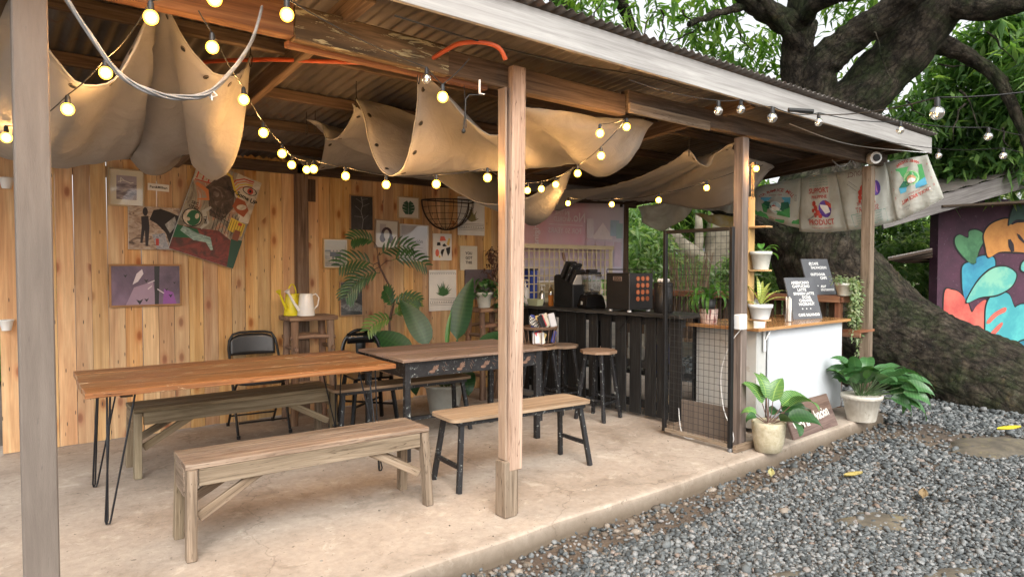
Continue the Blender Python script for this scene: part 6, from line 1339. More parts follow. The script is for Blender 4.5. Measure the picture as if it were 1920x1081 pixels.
# snack basket
sn = thing('snack_basket', 'two tier woven basket of snack packets behind the right end of apron table', 'basket', (4.30, 4.86, .69), R(10)); bw = stuff('basket_cane', (.20, .12, .07), (.1, .06, .04), 30, .8, .4, 60)
for z, r_ in ((.0, .13), (.012, .14), (.16, .15), (.172, .155)): m_ = MB(); m_.tube([(r_ * 1.25 * math.cos(a), r_ * math.sin(a), z + .008) for a in np.linspace(0, 2 * math.pi, 25)], .009, 6, cap=False); m_.build('ring', bw, sn)
m_ = MB()
for k in range(14): a = 2 * math.pi * k / 14; m_.tube([(.13 * 1.25 * math.cos(a), .13 * math.sin(a), 0), (.15 * 1.25 * math.cos(a), .15 * math.sin(a), .175)], .004, 5)
m_.lathe([(.0001, .002), (.14, .002)], 20); m_.lathe([(.0001, .162), (.15, .162)], 20); m_.build('cane', bw, sn)
cols = [(.70, .70, .70), (.05, .07, .3), (.65, .5, .2), (.55, .05, .06), (.6, .6, .62), (.03, .03, .035), (.12, .2, .32), (.65, .62, .5)]
for k in range(16):
    up_ = k >= 8; x, y = random.uniform(-.13, .13), random.uniform(-.11, .06); z = (.02 if not up_ else .18); t = tag(MB().obox((0, 0, 0), ((.022 + random.random() * .02, 0, 0), (0, .012, 0), (0, 0, .05 + random.random() * .02))).build('snack_packet', flat('packet%d' % k, cols[k % 8], .35), bevel=.006),
        '%s snack packet %s of the snack basket' % (['silver', 'navy', 'mustard', 'red', 'pale grey', 'black', 'slate blue', 'cream'][k % 8], 'on the upper tier' if up_ else 'in the lower tier'), 'packet')
    a = R(10); t.location = (4.30 + x * math.cos(a) - y * math.sin(a), 4.86 + x * math.sin(a) + y * math.cos(a), .69 + z + .06); t.rotation_euler = (random.uniform(-.3, .3), random.uniform(-.5, .5), random.uniform(-.6, .6))
ck = tag(MB().obox((0, 0, 0), ((.09, 0, 0), (0, .004, 0), (0, 0, .045))).build('checked_napkin', None or stuff('checker_base', (.02, .02, .02), None)), 'black and white checked packet leaning on the upper tier of the snack basket', 'packet'); ck.location = (4.2, 4.80, .91); ck.rotation_euler = (-.5, .45, 0)
cm_, nt, b = _m('checker'); chk = N(nt, 'ShaderNodeTexChecker'); chk.inputs['Scale'].default_value = 55; chk.inputs[1].default_value = (.02, .02, .02, 1); chk.inputs[2].default_value = (.7, .7, .66, 1); L(nt, tc(nt), chk.inputs[0]); L(nt, chk.outputs[0], b.inputs['Base Color']); ck.data.materials[0] = cm_
# ---------------------------------------------------------------- watering cans
def can(label, px, mt, s=1.0, spout=-1, rz=0, Yc=6.05):
    c = WY(px, 585, Yc); t = thing('watering_can', label, 'watering can', (c.x, Yc, 1.0), rz)
    m_ = MB(); m_.lathe([(.078 * s, .0), (.08 * s, .006), (.060 * s, .19 * s), (.055 * s, .205 * s)], 28); m_.build('body', mt, t); m_ = MB(); m_.lathe([(.05 * s, .203 * s), (.0001, .2 * s)], 28); m_.build('opening', M['blackmetal'], t)
    m_ = MB(); m_.tube([(spout * .07 * s, 0, .05 * s), (spout * .12 * s, 0, .12 * s), (spout * .175 * s, 0, .215 * s)], [.016 * s, .012 * s, .009 * s], 10); m_.tube([(spout * .172 * s, 0, .208 * s), (spout * .19 * s, 0, .238 * s)], [.01 * s, .026 * s], 14); m_.build('spout', mt, t)
    m_ = MB(); hp = [(-spout * .055 * s, 0, .185 * s), (-spout * .10 * s, 0, .20 * s), (-spout * .135 * s, 0, .16 * s), (-spout * .12 * s, 0, .09 * s), (-spout * .075 * s, 0, .05 * s)]; m_.tube(hp, .007 * s, 8); m_.build('handle', mt, t)
    return t
can('white enamel watering can with side handle on the rustic stool', 574, M['white'], 1.0, -1, R(8), 6.02)
yc = can('yellow enamel watering can with top handle behind the white can', 548, M['yellow'], .98, -1, R(30), 6.14)
m_ = MB(); m_.tube([(-.05 * math.cos(a) * 1.1, 0, .20 + .09 * math.sin(a)) for a in np.linspace(0, math.pi, 12)], .006, 8); m_.build('handle', M['yellow'], yc)
# ================================================================ service counter items
ZC = .935
def letterboard(label, c0, wdt, hgt, phi, lean, lines, z, fs):
    t = thing('letter_board', label, 'letter board', (c0.x, c0.y, z), 0); wd = V(math.cos(phi), math.sin(phi), 0); nb = V(-math.sin(phi), math.cos(phi), 0) * 1
    upv = (V(0, 0, math.cos(lean)) + nb * math.sin(lean)); nrm = wd.cross(upv).normalized()
    Mx = Matrix((wd, upv, nrm)).transposed().to_4x4()
    m_ = MB(); m_.obox((0, hgt / 2, -.009), ((wdt / 2, 0, 0), (0, hgt / 2, 0), (0, 0, .009))); m_.xf(Mx); m_.build('board', stuff('charcoal_felt', (.105, .11, .12), (.085, .09, .10), 5, .8, .3, 120), t, bevel=.003)
    for s_, x, y, sz in lines: m_ = MB(); text_into(m_, s_, Mx @ Matrix.Translation((x * wdt, y * hgt, .0015)), sz * fs * 1.1, 0, 1.0, 'CENTER', False, .0016, 1.1); m_.build('text_line', M['flat_white'], t)
    m_ = MB()
    for k in range(3):
        if len(lines) > 5:
            cx_, cy_ = (-.12 + .14 * k) * wdt, .245 * hgt; r_ = .007
            m_ = MB(); m_.add([Mx @ V(cx_ + r_ * q[0], cy_ + r_ * q[1], .0015) for q in ((0, -1.3), (1.2, .1), (1.1, .8), (.6, 1.1), (0, .6), (-.6, 1.1), (-1.1, .8), (-1.2, .1))], [tuple(range(8))]); m_.build('heart', M['flat_white'], t)
q = V(6.45, 3.27, 0); letterboard('front letter board listing coffees and hearts, leaning on the service counter', q, .40, .43, R(-14), R(17), [('AMERICANO', .0, .87, .9), ('CAPPUCINO', 0, .78, .9), ('LATTE', 0, .695, .9), ('SPANISH LATTE', .04, .605, .85), ('OCHA', .1, .52, .9), ('CARAMEL', .06, .44, .9), ('HAZELNUT', .06, .355, .9), ('CAFE SALVACIO', .06, .10, .85)], ZC, .040)
q = Wz(1534, 552, 1.158); q = V(7.02, 3.40, 0); letterboard('rear letter board naming the outdoor cafe on the reddish ledge', q, .40, .40, R(-14), R(18), [('@CAFE', -.08, .86, .9), ('SALVACION', .08, .75, .9), ('OUTDOOR', -.02, .56, .9), ('CAFE', .16, .46, .9), ('ASH', .06, .22, .8), ('09673809930', .2, .13, .75)], 1.158, .040)
def pot(t, r, h, mt, z=0, rim=.012, n=28, rib=0, inner=.85):
    m_ = MB(); m_.lathe([(r * .72, z), (r * .74, z + .004), (r * .97, z + h - .03), (r * 1.06, z + h - .028), (r * 1.08, z + h), (r * .96, z + h), (r * .93, z + h - .03)], n, rib=rib); m_.build('pot', mt, t)
    s_ = MB(); s_.lathe([(.0001, z + h - .03), (r * .93, z + h - .032)], 20); s_.build('soil', bpy.data.materials.get('potting_soil') or stuff('potting_soil', (.05, .035, .025), (.02, .015, .01), 40, .95, .8, 60), t)
def bigleaf(m_, base, az, el, ln, wd, curl=.5, stem=.0, fold=.25, n=9, wav=.0, m=0, ms=0, tw=0.0, stem_r=.004, tipw=1.0, face=0.0):
    """broad leaf with midrib fold, curved down towards its tip, on a petiole"""
    d = V(math.cos(az) * math.cos(el), math.sin(az) * math.cos(el), math.sin(el)); base = Vector(base); p = base.copy(); pts = [p.copy()]
    if stem:
        for k in range(4): p = p + d * stem / 4; pts.append(p.copy())
        m_.tube(pts, stem_r, 6, ms, cap=False)
    side0 = V(-math.sin(az), math.cos(az), 0); side0 = (side0 + V(0, 0, tw)).normalized()
    if face:
        fc = d.cross(V(-fw[0], -fw[1], .25)); fc = fc if fc.dot(side0) >= 0 else -fc; side0 = (side0 * (1 - face) + fc.normalized() * face).normalized()
    P = []; e = el
    for i in range(n + 1):
        t = i / n; w = wd * (math.sin(math.pi * min(1, t ** .75)) ** .8) * (1 - .15 * t) + .0005
        dd = V(math.cos(az) * math.cos(e), math.sin(az) * math.cos(e), math.sin(e)); up_ = side0.cross(dd).normalized() * -1
        up_ = dd.cross(side0).normalized()
        P.append([p + side0 * w * s_ + up_ * (abs(s_) * w * fold + wav * math.sin(t * 14 + s_ * 3) * abs(s_)) for s_ in (-1, -.5, 0, .5, 1)])
        p = p + dd * ln / n; e -= curl / n * (1 + t)
    m_.grid(P, m)
def plant(t, leaves, mat_, stemm=None, name='leaf', single=True):
    for L_ in leaves:
        m_ = MB(); bigleaf(m_, *L_[:5], **(L_[5] if len(L_) > 5 else {}), ms=1); m_.build(name, [mat_, stemm or mat_], t)
M['deepleaf'] = leafmat('deep_green_leaf', [(0, (.02, .065, .02)), (1, (.04, .12, .035))], .28, .15, (3.2, (.055, .13, .04), 1.5))
M['midgreen'] = leafmat('peace_lily_leaf', [(0, (.03, .10, .03)), (1, (.07, .19, .06))], .35, .2, (3.2, (.10, .22, .08), 1.5))
M['varileaf'] = leafmat('yellow_veined_leaf', [(0, (.035, .13, .04)), (1, (.06, .20, .06))], .3, .2, (5, (.35, .50, .12), 3))
M['brightleaf'] = leafmat('bright_leaf', [(0, (.06, .19, .035)), (1, (.12, .30, .06))], .35, .3)
M['yelleaf'] = leafmat('yellow_edged_leaf', [(0, (.36, .42, .08)), (1, (.58, .56, .18))], .4, .25, (2.5, (.10, .25, .06), .6))
stem_g = stuff('green_stem', (.07, .13, .04), (.05, .08, .03), 9, .5, 0); stem_b = stuff('brown_stem', (.13, .07, .05), (.07, .04, .03), 9, .6, .1)
# beige pot with yellow veined plant
c = Wz(1445, 846, 0); t = thing('potted_plant', 'yellow veined leafy plant in a speckled beige pot at the slab edge', 'potted plant', (c.x, c.y + .02, 0))
m_ = MB(); m_.lathe([(.085, 0), (.10, .008), (.118, .09), (.128, .19), (.13, .235), (.122, .24), (.118, .225)], 32); m_.build('pot', stuff('speckled_stone_pot', (.50, .45, .33), (.36, .31, .2), 26, .6, .3, 60, spots=(50, .6, .5), spotc=(.2, .17, .1)), t)
m_ = MB(); m_.lathe([(.0001, .218), (.119, .216)], 20); m_.build('soil', stuff('potting_soil', (.05, .035, .025), (.02, .015, .01), 40, .95, .8, 60), t)
yaw = HEAD - R(90)   # screen right seen from the terrace side
def az_of(deg): return yaw + R(deg)   # 0 = to the right as seen from the path, 90 = away
pl_ = [((0, 0, .22), az_of(150), R(72), .26, .065, dict(face=.5, stem=.16, curl=1.0)), ((.02, 0, .22), az_of(30), R(80), .22, .07, dict(face=.5, stem=.17, curl=.7)), ((.02, .01, .22), az_of(5), R(50), .27, .08, dict(face=.5, stem=.17, curl=1.3)),
       ((0, -.02, .22), az_of(-30), R(48), .26, .07, dict(face=.5, stem=.20, curl=1.6)), ((0, 0, .22), az_of(95), R(78), .22, .05, dict(face=.5, stem=.20, curl=.6)), ((-.02, -.01, .22), az_of(175), R(40), .15, .04, dict(face=.5, stem=.12, curl=1.5)),
       ((0, 0, .22), az_of(70), R(60), .25, .07, dict(face=.5, stem=.2, curl=1.2)), ((-.01, 0, .22), az_of(120), R(84), .24, .045, dict(face=.5, stem=.2, curl=.9))]
plant(t, pl_, M['varileaf'], stem_b)
plant(t, [((.02, -.02, .22), az_of(-10), R(20), .30, .075, dict(face=.5, stem=.12, curl=1.1)), ((.02, 0, .22), az_of(15), R(35), .30, .08, dict(face=.5, stem=.14, curl=1.3)), ((.02, -.02, .22), az_of(-60), R(25), .24, .08, dict(face=.5, stem=.08, curl=1.6)), ((.03, 0, .22), az_of(25), R(5), .26, .065, dict(face=.5, stem=.14, curl=.9)), ((-.02, 0, .22), az_of(200), R(30), .14, .035, dict(face=.5, stem=.12, curl=1.8)), ((0, .02, .22), az_of(45), R(30), .22, .05, dict(face=.5, stem=.1, curl=1.2))], M['deepleaf'], stem_b)
# white ribbed pot with drooping leafy plant
c = Wz(1621, 788, 0); t = thing('potted_plant', 'big drooping dark green plant in a ribbed white pot beside the right post', 'potted plant', (c.x, c.y + .03, 0))
m_ = MB(); m_.lathe([(.115, 0), (.12, .01), (.155, .20), (.168, .205), (.175, .225), (.175, .245), (.165, .25), (.155, .235)], 56, rib=.05); m_.build('pot', stuff('dirty_white_pot', (.60, .57, .50), (.44, .40, .33), 7, .6, .2, 30, spots=(18, .6, .5), spotc=(.2, .15, .09)), t)
m_ = MB(); m_.lathe([(.0001, .225), (.157, .222)], 20); m_.build('soil', bpy.data.materials['potting_soil'], t)
lv = []
for k in range(30):
    a = random.uniform(-180, 180); e_ = random.uniform(32, 82); lv.append(((random.uniform(-.04, .04), random.uniform(-.04, .04), .22), az_of(a), R(e_), random.uniform(.2, .28), random.uniform(.06, .08), dict(face=random.uniform(.2, .7), stem=random.uniform(.12, .27), curl=random.uniform(.5, 1.35), tw=random.uniform(-.3, .3))))
for k in range(22): lv.append(((.05, random.uniform(-.03, .05), .22), az_of(random.uniform(-40, 20)), R(random.uniform(-5, 45)), random.uniform(.26, .36), random.uniform(.055, .07), dict(face=random.uniform(.2, .7), stem=random.uniform(.2, .36), curl=random.uniform(1.0, 1.6), tw=random.uniform(-.3, .3))))
plant(t, lv, M['midgreen'], stem_g); plant(t, [((0, 0, .22), az_of(a), R(e_), .2, .04, dict(stem=.22, curl=.8)) for a, e_ in ((60, 70), (-100, 60), (-40, 60), (170, 50))], M['brightleaf'], stem_g)
# wooden CAFE sign
c = Wz(1490, 825, 0); c2 = Wz(1572, 796, 0); ax = (c2 - c); ln = ax.length; ax.normalize()
t = thing('cafe_sign', 'brown wooden board sign hand lettered CAFE Salvacion leaning on white counter', 'sign', tuple((c + c2) / 2)); n_ = V(-ax.y, ax.x, 0); lean = R(22); upv = V(0, 0, math.cos(lean)) + n_ * math.sin(lean); nr = ax.cross(upv).normalized(); Mx = Matrix((ax, upv, nr)).transposed().to_4x4()
hb_ = .30; ws = wood('sign_board', (.10, .055, .04), (.17, .10, .075), (.23, .15, .115), rough=.8, bmp=.5, blot=.4)
for k in range(2): m_ = MB(); m_.obox((0, hb_ * (.25 + .5 * k), -.011), ((ln / 2, 0, 0), (0, hb_ / 4 - .001, 0), (0, 0, .011))); m_.xf(Mx); m_.build('plank', ws, t, bevel=.003)
m_ = MB(); text_into(m_, 'CAFE', Mx @ Matrix.Translation((-ln * .26, hb_ * .42, .0016)), .155, 0, .78, 'CENTER', False, .004); text_into(m_, 'Salvacion', Mx @ Matrix.Translation((ln * .17, hb_ * .47, .0016)) @ Matrix.Rotation(R(4), 4, 'Z'), .125, 0, .8, 'CENTER', False, .0025); m_.build('lettering', col('sign_white', (.72, .70, .62)), t)
# ladder shelf pots
def onledge(name, label, z, rr, h, mt, X=4.95, Y=2.91): return thing(name, label, 'potted plant', (X, Y, z))
wp = stuff('grey_white_pot', (.62, .62, .56), (.50, .5, .44), 8, .5, .1, 30)
t = thing('potted_plant', 'pale plastic pot on the middle ledge of the ladder shelf', 'potted plant', (4.955, 2.912, 1.431)); pot(t, .08, .145, wp)
plant(t, [((.0, .0, .12), az_of(a), R(e_), .12, .03, dict(stem=.05, curl=1.3)) for a, e_ in ((10, 40), (-20, 50), (40, 30), (0, 10), (70, 60))], M['brightleaf'], stem_g)
t = thing('potted_plant', 'striped yellow edged plant in a white pot on the lowest ladder ledge', 'potted plant', (4.955, 2.912, 1.031)); pot(t, .09, .12, M['flat_white'])
plant(t, [((0, 0, .1), az_of(a), R(e_), l_, .024, dict(stem=.02, curl=cu_)) for a, e_, l_, cu_ in ((175, 30, .17, .7), (170, 70, .22, .5), (100, 85, .24, .3), (30, 75, .22, .6), (5, 55, .26, .9), (-10, 40, .24, .9), (-60, 70, .18, .5), (50, 85, .2, .3))], M['yelleaf'], stem_g)
o = MB(); o.lathe([(.025, 0), (.03, .02), (.01, .1), (.004, .2)], 12, (0, 0, 0)); o = o.build('white_cone_bottle', M['flat_white']); o.location = (4.99, 3.05, 1.031) if False else (5.22, 3.3, .936); tag(o, 'slim white cone shaped bottle behind the yellow edged plant', 'bottle')
# bread bag, straws, card, striped pot with spider plant
c = Wz(1456, 600, ZC); t = thing('napkin_box', 'brown kraft napkin box under clear crumpled plastic bag on the service counter', 'box', (5.55, 3.32, ZC), R(-20)); MB().box(-.085, .085, -.06, .06, 0, .10).build('box', stuff('kraft', (.42, .26, .17), (.34, .2, .13), 8, .7, .1), t, bevel=.004)
P = []
for i in range(9):
    a = 2 * math.pi * i / 8; P.append([(math.cos(a) * r_ * 1.25 * (1 + random.uniform(-.15, .15)), math.sin(a) * r_ * (1 + random.uniform(-.15, .15)), z) for r_, z in ((.075, .10), (.08, .13), (.06, .18), (.03, .22), (.008, .24))])
P[-1] = P[0]; MB().grid(P).build('bag', glass('plastic_film', (.93, .93, .94), .18, .22), t)
t = thing('straw_jar', 'clear jar of white paper wrapped straws in front of the letter board', 'jar', (5.98, 3.22, ZC)); m_ = MB(); m_.lathe([(.034, 0), (.036, .004), (.036, .10), (.033, .13)], 20); m_.build('jar', M['glass'], t); 
for k in range(14):
    m_ = MB(); a = random.uniform(0, 6.3); r_ = random.uniform(0, .022); m_.tube([(r_ * math.cos(a), r_ * math.sin(a), .006), (r_ * 1.3 * math.cos(a + .3), r_ * 1.3 * math.sin(a + .3), .22 + random.uniform(-.02, .02))], .006, 6); m_.build('straw', M['paper'], t)
o = MB().obox((0, 0, .03), ((.09, 0, 0), (0, .004, .006), (0, -.004, .03))).build('price_card', M['paper']); o.location = (5.16, 3.07, ZC); o.rotation_euler.z = R(-20); tag(o, 'small white printed card lying at the front corner of the service counter', 'card')
t = thing('potted_plant', 'arching spider plant in a red striped pot behind the wire gate', 'potted plant', (5.28, 3.62, ZC))
m_ = MB(); m_.lathe([(.07, 0), (.075, .01), (.085, .13), (.08, .13)], 24); m_.build('pot', stuff('striped_pot', (.62, .50, .45), (.22, .06, .06), 1, .6, 0, lo=.48, hi=.5, stretch=(60, 60, 1)), t)
m_ = MB(); m_.lathe([(.055, .131), (.07, .22), (.0001, .225)], 20); m_.build('inner_pot', M['blackmetal'], t)
plant(t, [((0, 0, .2), R(random.uniform(0, 360)), R(random.uniform(30, 80)), random.uniform(.3, .42), random.uniform(.014, .026), dict(stem=.02, curl=random.uniform(2.0, 3.0))) for _ in range(26)], M['brightleaf'], stem_g)
# planter on the ledge with trailing pothos at the right corner
t = thing('hanging_planter', 'white planter with trailing string leaves at the right end of the reddish ledge', 'potted plant', (6.98, 3.16, 1.158)); pot(t, .09, .13, wp)
m_ = MB(); cen = []
for k in range(11):
    a = random.uniform(-1.2, .9) - .9; p = V(.1 * math.cos(a), .1 * math.sin(a), .14); pts = [p]; ll = random.uniform(.2, .75)
    for j in range(10): p = p + V(.012 * math.cos(a) * (j < 3), .012 * math.sin(a) * (j < 3), -ll / 10 * (j > 0)) + V(random.uniform(-.006, .006), random.uniform(-.006, .006), 0); pts.append(p.copy())
    m_.tube(pts, .002, 4)
    for q in pts: cen += [q + V(random.uniform(-.01, .01), random.uniform(-.01, .01), random.uniform(-.02, .02)) for _ in range(3)]
m_.build('vine', stem_g, t, kind='stuff'); cen += [V(random.gauss(0, .06), random.gauss(0, .06), .15 + abs(random.gauss(0, .02))) for _ in range(60)]
M['palepothos'] = leafmat('pale_pothos', [(0, (.14, .24, .10)), (.6, (.30, .38, .20)), (1, (.5, .52, .36))], .45, .3)
leaf_cloud('trailing_leaves', cen, 3, .04, .013, M['palepothos'], t, droop=.3, spread=.02)
# fern-leaved shrub at the wall: tall split-leaf plant
base = V(3.50, 6.05, 0); t = thing('split_leaf_plant', 'tall split-leaf philodendron with thin bent stem against the plank wall', 'plant', tuple(base), world=True)
st_pts = [WY(px, py, 6.05) for px, py in ((735, 700), (731, 640), (730, 600), (738, 570), (735, 545), (722, 520), (712, 500), (708, 480))]; m_ = MB(); m_.tube([V(st_pts[0].x, 6.05, .25)] + st_pts, [.016, .015, .014, .013, .012, .012, .011, .010, .009], 8); m_.build('stem', stem_b, t)
def split_leaf(p, ax_px, ln, wd, t, seed, mt, plane=None, nl=8):
    """pinnate leaf: a curved midrib with separate strap lobes on both sides"""
    m_ = MB(); p = Vector(p); d = Vector(ax_px).normalized(); nrm = V(0, -1, .25).normalized(); rib_ = []; q = p.copy()
    side = d.cross(nrm).normalized()
    for i in range(nl + 1):
        rib_.append(q.copy()); q = q + d * ln / nl; d = (d + V(0, 0, -.13)).normalized()
    m_.tube(rib_, .0035, 5, 1)
    for i in range(1, nl + 1):
        dd = (rib_[i] - rib_[i - 1]).normalized(); sd_ = dd.cross(nrm).normalized()
        for s_ in (-1, 1):
            L_ = wd * math.sin(math.pi * (i + .4) / (nl + 1.8)) ** .6 * random.uniform(.85, 1.1); dr = (sd_ * s_ * .8 + dd * .75).normalized(); P = []; pp = rib_[i].copy()
            for k in range(6):
                tt = k / 5; w_ = .012 * math.sin(math.pi * (tt * .85 + .12)) + .001; cr = dr.cross(nrm).normalized()
                P.append([pp - cr * w_, pp + nrm * .003, pp + cr * w_]); pp = pp + dr * L_ / 5; dr = (dr + V(0, -.02, -.16)).normalized()
            m_.grid(P)
    m_.build('split_leaf', [mt, stem_g], t)
dk = leafmat('split_leaf_green', [(0, (.02, .06, .02)), (1, (.04, .115, .03))], .3, .15); lt_ = leafmat('split_leaf_light', [(0, (.07, .14, .03)), (1, (.14, .24, .05))], .3, .25)
for (x0, y0, x1, y1, ln, wd, lt__) in ((708, 480, 690, 440, .0, 0, 0), ):
    pass
TIP = V(*st_pts[-1])
for (x0, y0, dx, dz, ln, wd, l_) in ((702, 455, -.9, .55, .26, .14, 0), (712, 478, .75, .62, .34, .17, 0), (735, 488, 1.0, .35, .40, .18, 0), (700, 496, -1.0, .45, .38, .19, 0), (712, 512, -.85, .1, .34, .18, 0), (690, 520, -.7, -.2, .3, .17, 0), (735, 575, -.2, .5, .22, .12, 0), (738, 572, .85, .55, .3, .14, 0), (735, 600, -.9, .25, .36, .15, 1), (738, 590, .4, .3, .2, .12, 1), (742, 560, .7, .1, .25, .14, 1)):
    a = WY(x0, y0, 5.98 - random.uniform(0, .14)); stp = min(st_pts, key=lambda q: (q - a).length); m_ = MB(); m_.tube([stp, (stp + a) / 2 + V(0, -.02, .03), a], .004, 5); m_.build('petiole', stem_b if not l_ else stem_g, t); split_leaf(a, (dx, random.uniform(-.35, .05), dz), ln, wd, t, 0, lt_ if l_ else dk)
# broad-leaved plant in white pot on the floor
c = V(3.62, 5.52, 0); t = thing('broad_leaf_plant', 'plant with huge dark paddle leaves in a white pot behind the apron table', 'potted plant', tuple(c)); pot(t, .19, .30, wp, n=32)
bd = leafmat('paddle_leaf', [(0, (.012, .045, .014)), (1, (.02, .075, .02))], .42, .12, (4, (.03, .09, .025), .4))
plant(t, [((.08, .0, .28), az_of(40), R(80), .66, .12, dict(stem=.45, curl=.25, fold=.3, stem_r=.012, face=.8)), ((-.02, 0, .28), az_of(165), R(68), .55, .12, dict(stem=.42, curl=.35, fold=.2, stem_r=.012, face=.8)), ((0, -.05, .28), az_of(185), R(42), .55, .13, dict(stem=.45, curl=.6, fold=.15, stem_r=.012, face=.6)), ((.02, -.04, .28), az_of(10), R(48), .36, .09, dict(stem=.45, curl=.5, fold=.2, stem_r=.012, face=.6)), ((.05, 0, .28), az_of(-60), R(30), .4, .12, dict(stem=.2, curl=1.8, stem_r=.012)), ((-.05, -.05, .28), az_of(-120), R(35), .4, .12, dict(stem=.2, curl=2.0, stem_r=.012)), ((.05, .02, .28), az_of(0), R(35), .45, .13, dict(stem=.25, curl=1.4, stem_r=.012))], bd, stem_g)
plant(t, [((.03, 0, .28), az_of(60), R(86), .40, .03, dict(stem=.35, curl=.15, fold=.8, stem_r=.01))], M['brightleaf'], stem_g)
# leafy plants on the back corner stool
def leafy(label, c, r, h, z, n, lsz, mt, name='potted_plant', rad=.16, hh=.22, potm=None):
    t = thing(name, label, 'potted plant', (c[0], c[1], z)); pot(t, r, h, potm or wp)
    for k in range(n):
        a = random.uniform(0, 6.28); e_ = random.uniform(-.9, 1.4); rr_ = random.uniform(.3, 1) * rad; base = V(rr_ * .6 * math.cos(a), rr_ * .6 * math.sin(a), h + random.uniform(-.25, 1) * hh * .6)
        m_ = MB(); bigleaf(m_, base, a, e_ * .6, lsz * random.uniform(.7, 1.2), lsz * .36, curl=1.2, fold=.2, n=6, tw=random.uniform(-.4, .4)); m_.build('leaf', mt, t)
    m_ = MB()
    for k in range(8): a = k * .8; m_.tube([(0, 0, h), (rad * .3 * math.cos(a), rad * .3 * math.sin(a), h + hh * .3), (rad * .6 * math.cos(a), rad * .6 * math.sin(a), h + hh * .4)], .003, 5)
    m_.build('stem', stem_g, t); return t
M['midleaf'] = leafmat('heart_leaf', [(0, (.035, .11, .03)), (1, (.075, .19, .05))], .38, .22)
leafy('fresh green heart leaved plant in a cream pot on the back corner stool', (4.42, 5.93), .09, .17, 1.002, 46, .10, M['midleaf'], rad=.17, hh=.25)
leafy('trailing heart leaved plant beside the centre post at the back corner', (4.60, 5.72), .09, .16, .88, 60, .11, M['midleaf'], rad=.2, hh=.3)
ps = thing('plant_stand', 'dark slim plant stand hidden behind the centre post at the back corner', 'stand', (4.60, 5.72, 0)); MB().box(-.1, .1, -.1, .1, .85, .88).build('top', M['rustic'], ps)
for sx in (-1, 1):
    for sy in (-1, 1): MB().beam((sx * .1, sy * .1, 0), (sx * .07, sy * .07, .85), .03, .03, up=(0, 1, 0)).build('leg', M['rustic'], ps)
cen = [WY(925 + random.gauss(0, 7), 500 + random.uniform(-35, 30), 6.2) for _ in range(60)]; t = thing('dried_flowers', 'dry brown flower stems hanging in the corner beside the centre post', 'flowers', tuple(cen[0]), world=True)
leaf_cloud('dried_heads', cen, 4, .05, .012, leafmat('dried_brown', [(0, (.07, .03, .02)), (1, (.15, .07, .045))], .8, .1), t, spread=.02)
m_ = MB(); [m_.tube([WY(925, 540, 6.2), q], .002, 4) for q in cen[::4]]; m_.build('stem', stem_b, t)
# thermos-like white bottle edge behind the centre post
# ================================================================ rice sacks banner
t = thing('rice_sack_awning', 'row of sewn printed rice sacks hung as an awning at the far end', 'sacks', (7.45, 3.5, 2.6), world=True)
sackm = cloth_mat('woven_sack', (.80, .80, .75), (.66, .67, .61), .55, 3, (.38, .34, .26), 300)
SX = 7.46
def sack_quad(TL, TR, BR, BL, name='sack', art=None, flip=False, bulge=.05):
    P = []; nu, nv = 15, 11
    for i in range(nu):
        u = i / (nu - 1); row = []
        for j in range(nv):
            v = j / (nv - 1); p = (TL * (1 - u) + TR * u) * (1 - v) + (BL * (1 - u) + BR * u) * v
            row.append(p + V(-bulge * math.sin(math.pi * v) * (.6 + .4 * math.sin(u * 5)) + .012 * math.sin(u * 17 + v * 5), 0, -.015 * math.sin(u * math.pi) * v))
        P.append(row)
    o = MB().grid(P).build(name, sackm, t, solid=.0015)
    if art:
        mats = []; A = Art(0, mats); art(A); 
        A.mb.v = [tuple(_samp(P, x + .5, .5 - z) + V(-.004 + y * 1.0, 0, 0)) for x, y, z in A.mb.v]; q = A.mb.build('print', mats, o) if False else A.mb.build('print', mats, t)
    return o
def _samp(P, u, v):
    u = min(max(u, 0), 1) * (len(P) - 1); v = min(max(v, 0), 1) * (len(P[0]) - 1); i, j = min(int(u), len(P) - 2), min(int(v), len(P[0]) - 2); a, b_ = u - i, v - j
    return (P[i][j] * (1 - a) + P[i + 1][j] * a) * (1 - b_) + (P[i][j + 1] * (1 - a) + P[i + 1][j + 1] * a) * b_
red = col('sack_red', (.50, .07, .05)); gre = col('sack_green', (.08, .36, .12)); blu = col('sack_blue', (.10, .40, .60)); pur = col('sack_purple', (.10, .05, .28)); tea = col('sack_teal', (.16, .42, .36)); dgr = col('sack_darkgreen', (.03, .16, .10)); gry = col('sack_grey', (.3, .3, .3))
def arc_text(A, s_, cx_, cz, r_, size, m_, a0=120, a1=60, mirror=False):
    n = len(s_)
    for k, ch in enumerate(s_):
        if ch == ' ': continue
        a = a0 + (a1 - a0) * (k + .5) / n
        if mirror: a = 180 - a
        A.text(ch, cx_ + r_ * math.cos(R(a)), cz + r_ * math.sin(R(a)), size, m_, rot=R(a - 90), mirror=mirror, bold=.002)
def landscape(A, s_=1):
    A.rect(-.30, -.32, .30, .12, blu); A.poly([(-.30, -.32), (.30, -.32), (.30, -.1), (.1, -.2), (-.1, -.16), (-.30, -.06)], gre); A.poly([(-.30, -.1), (-.22, .02), (-.1, -.0), (-.06, -.16), (-.2, -.2)], dgr); A.poly([(.30, -.1), (.26, .02), (.12, .0), (.08, -.16), (.2, -.22)], dgr)
    A.ell(0, -.12, .13, .15, Wt()); A.ell(0, -.12, .115, .135, col('sack_sky', (.35, .5, .55))); A.ell(0, -.16, .09, .06, Wt()); A.poly([(-.09, -.14), (-.03, -.06), (.03, -.1), (.09, -.14)], red)
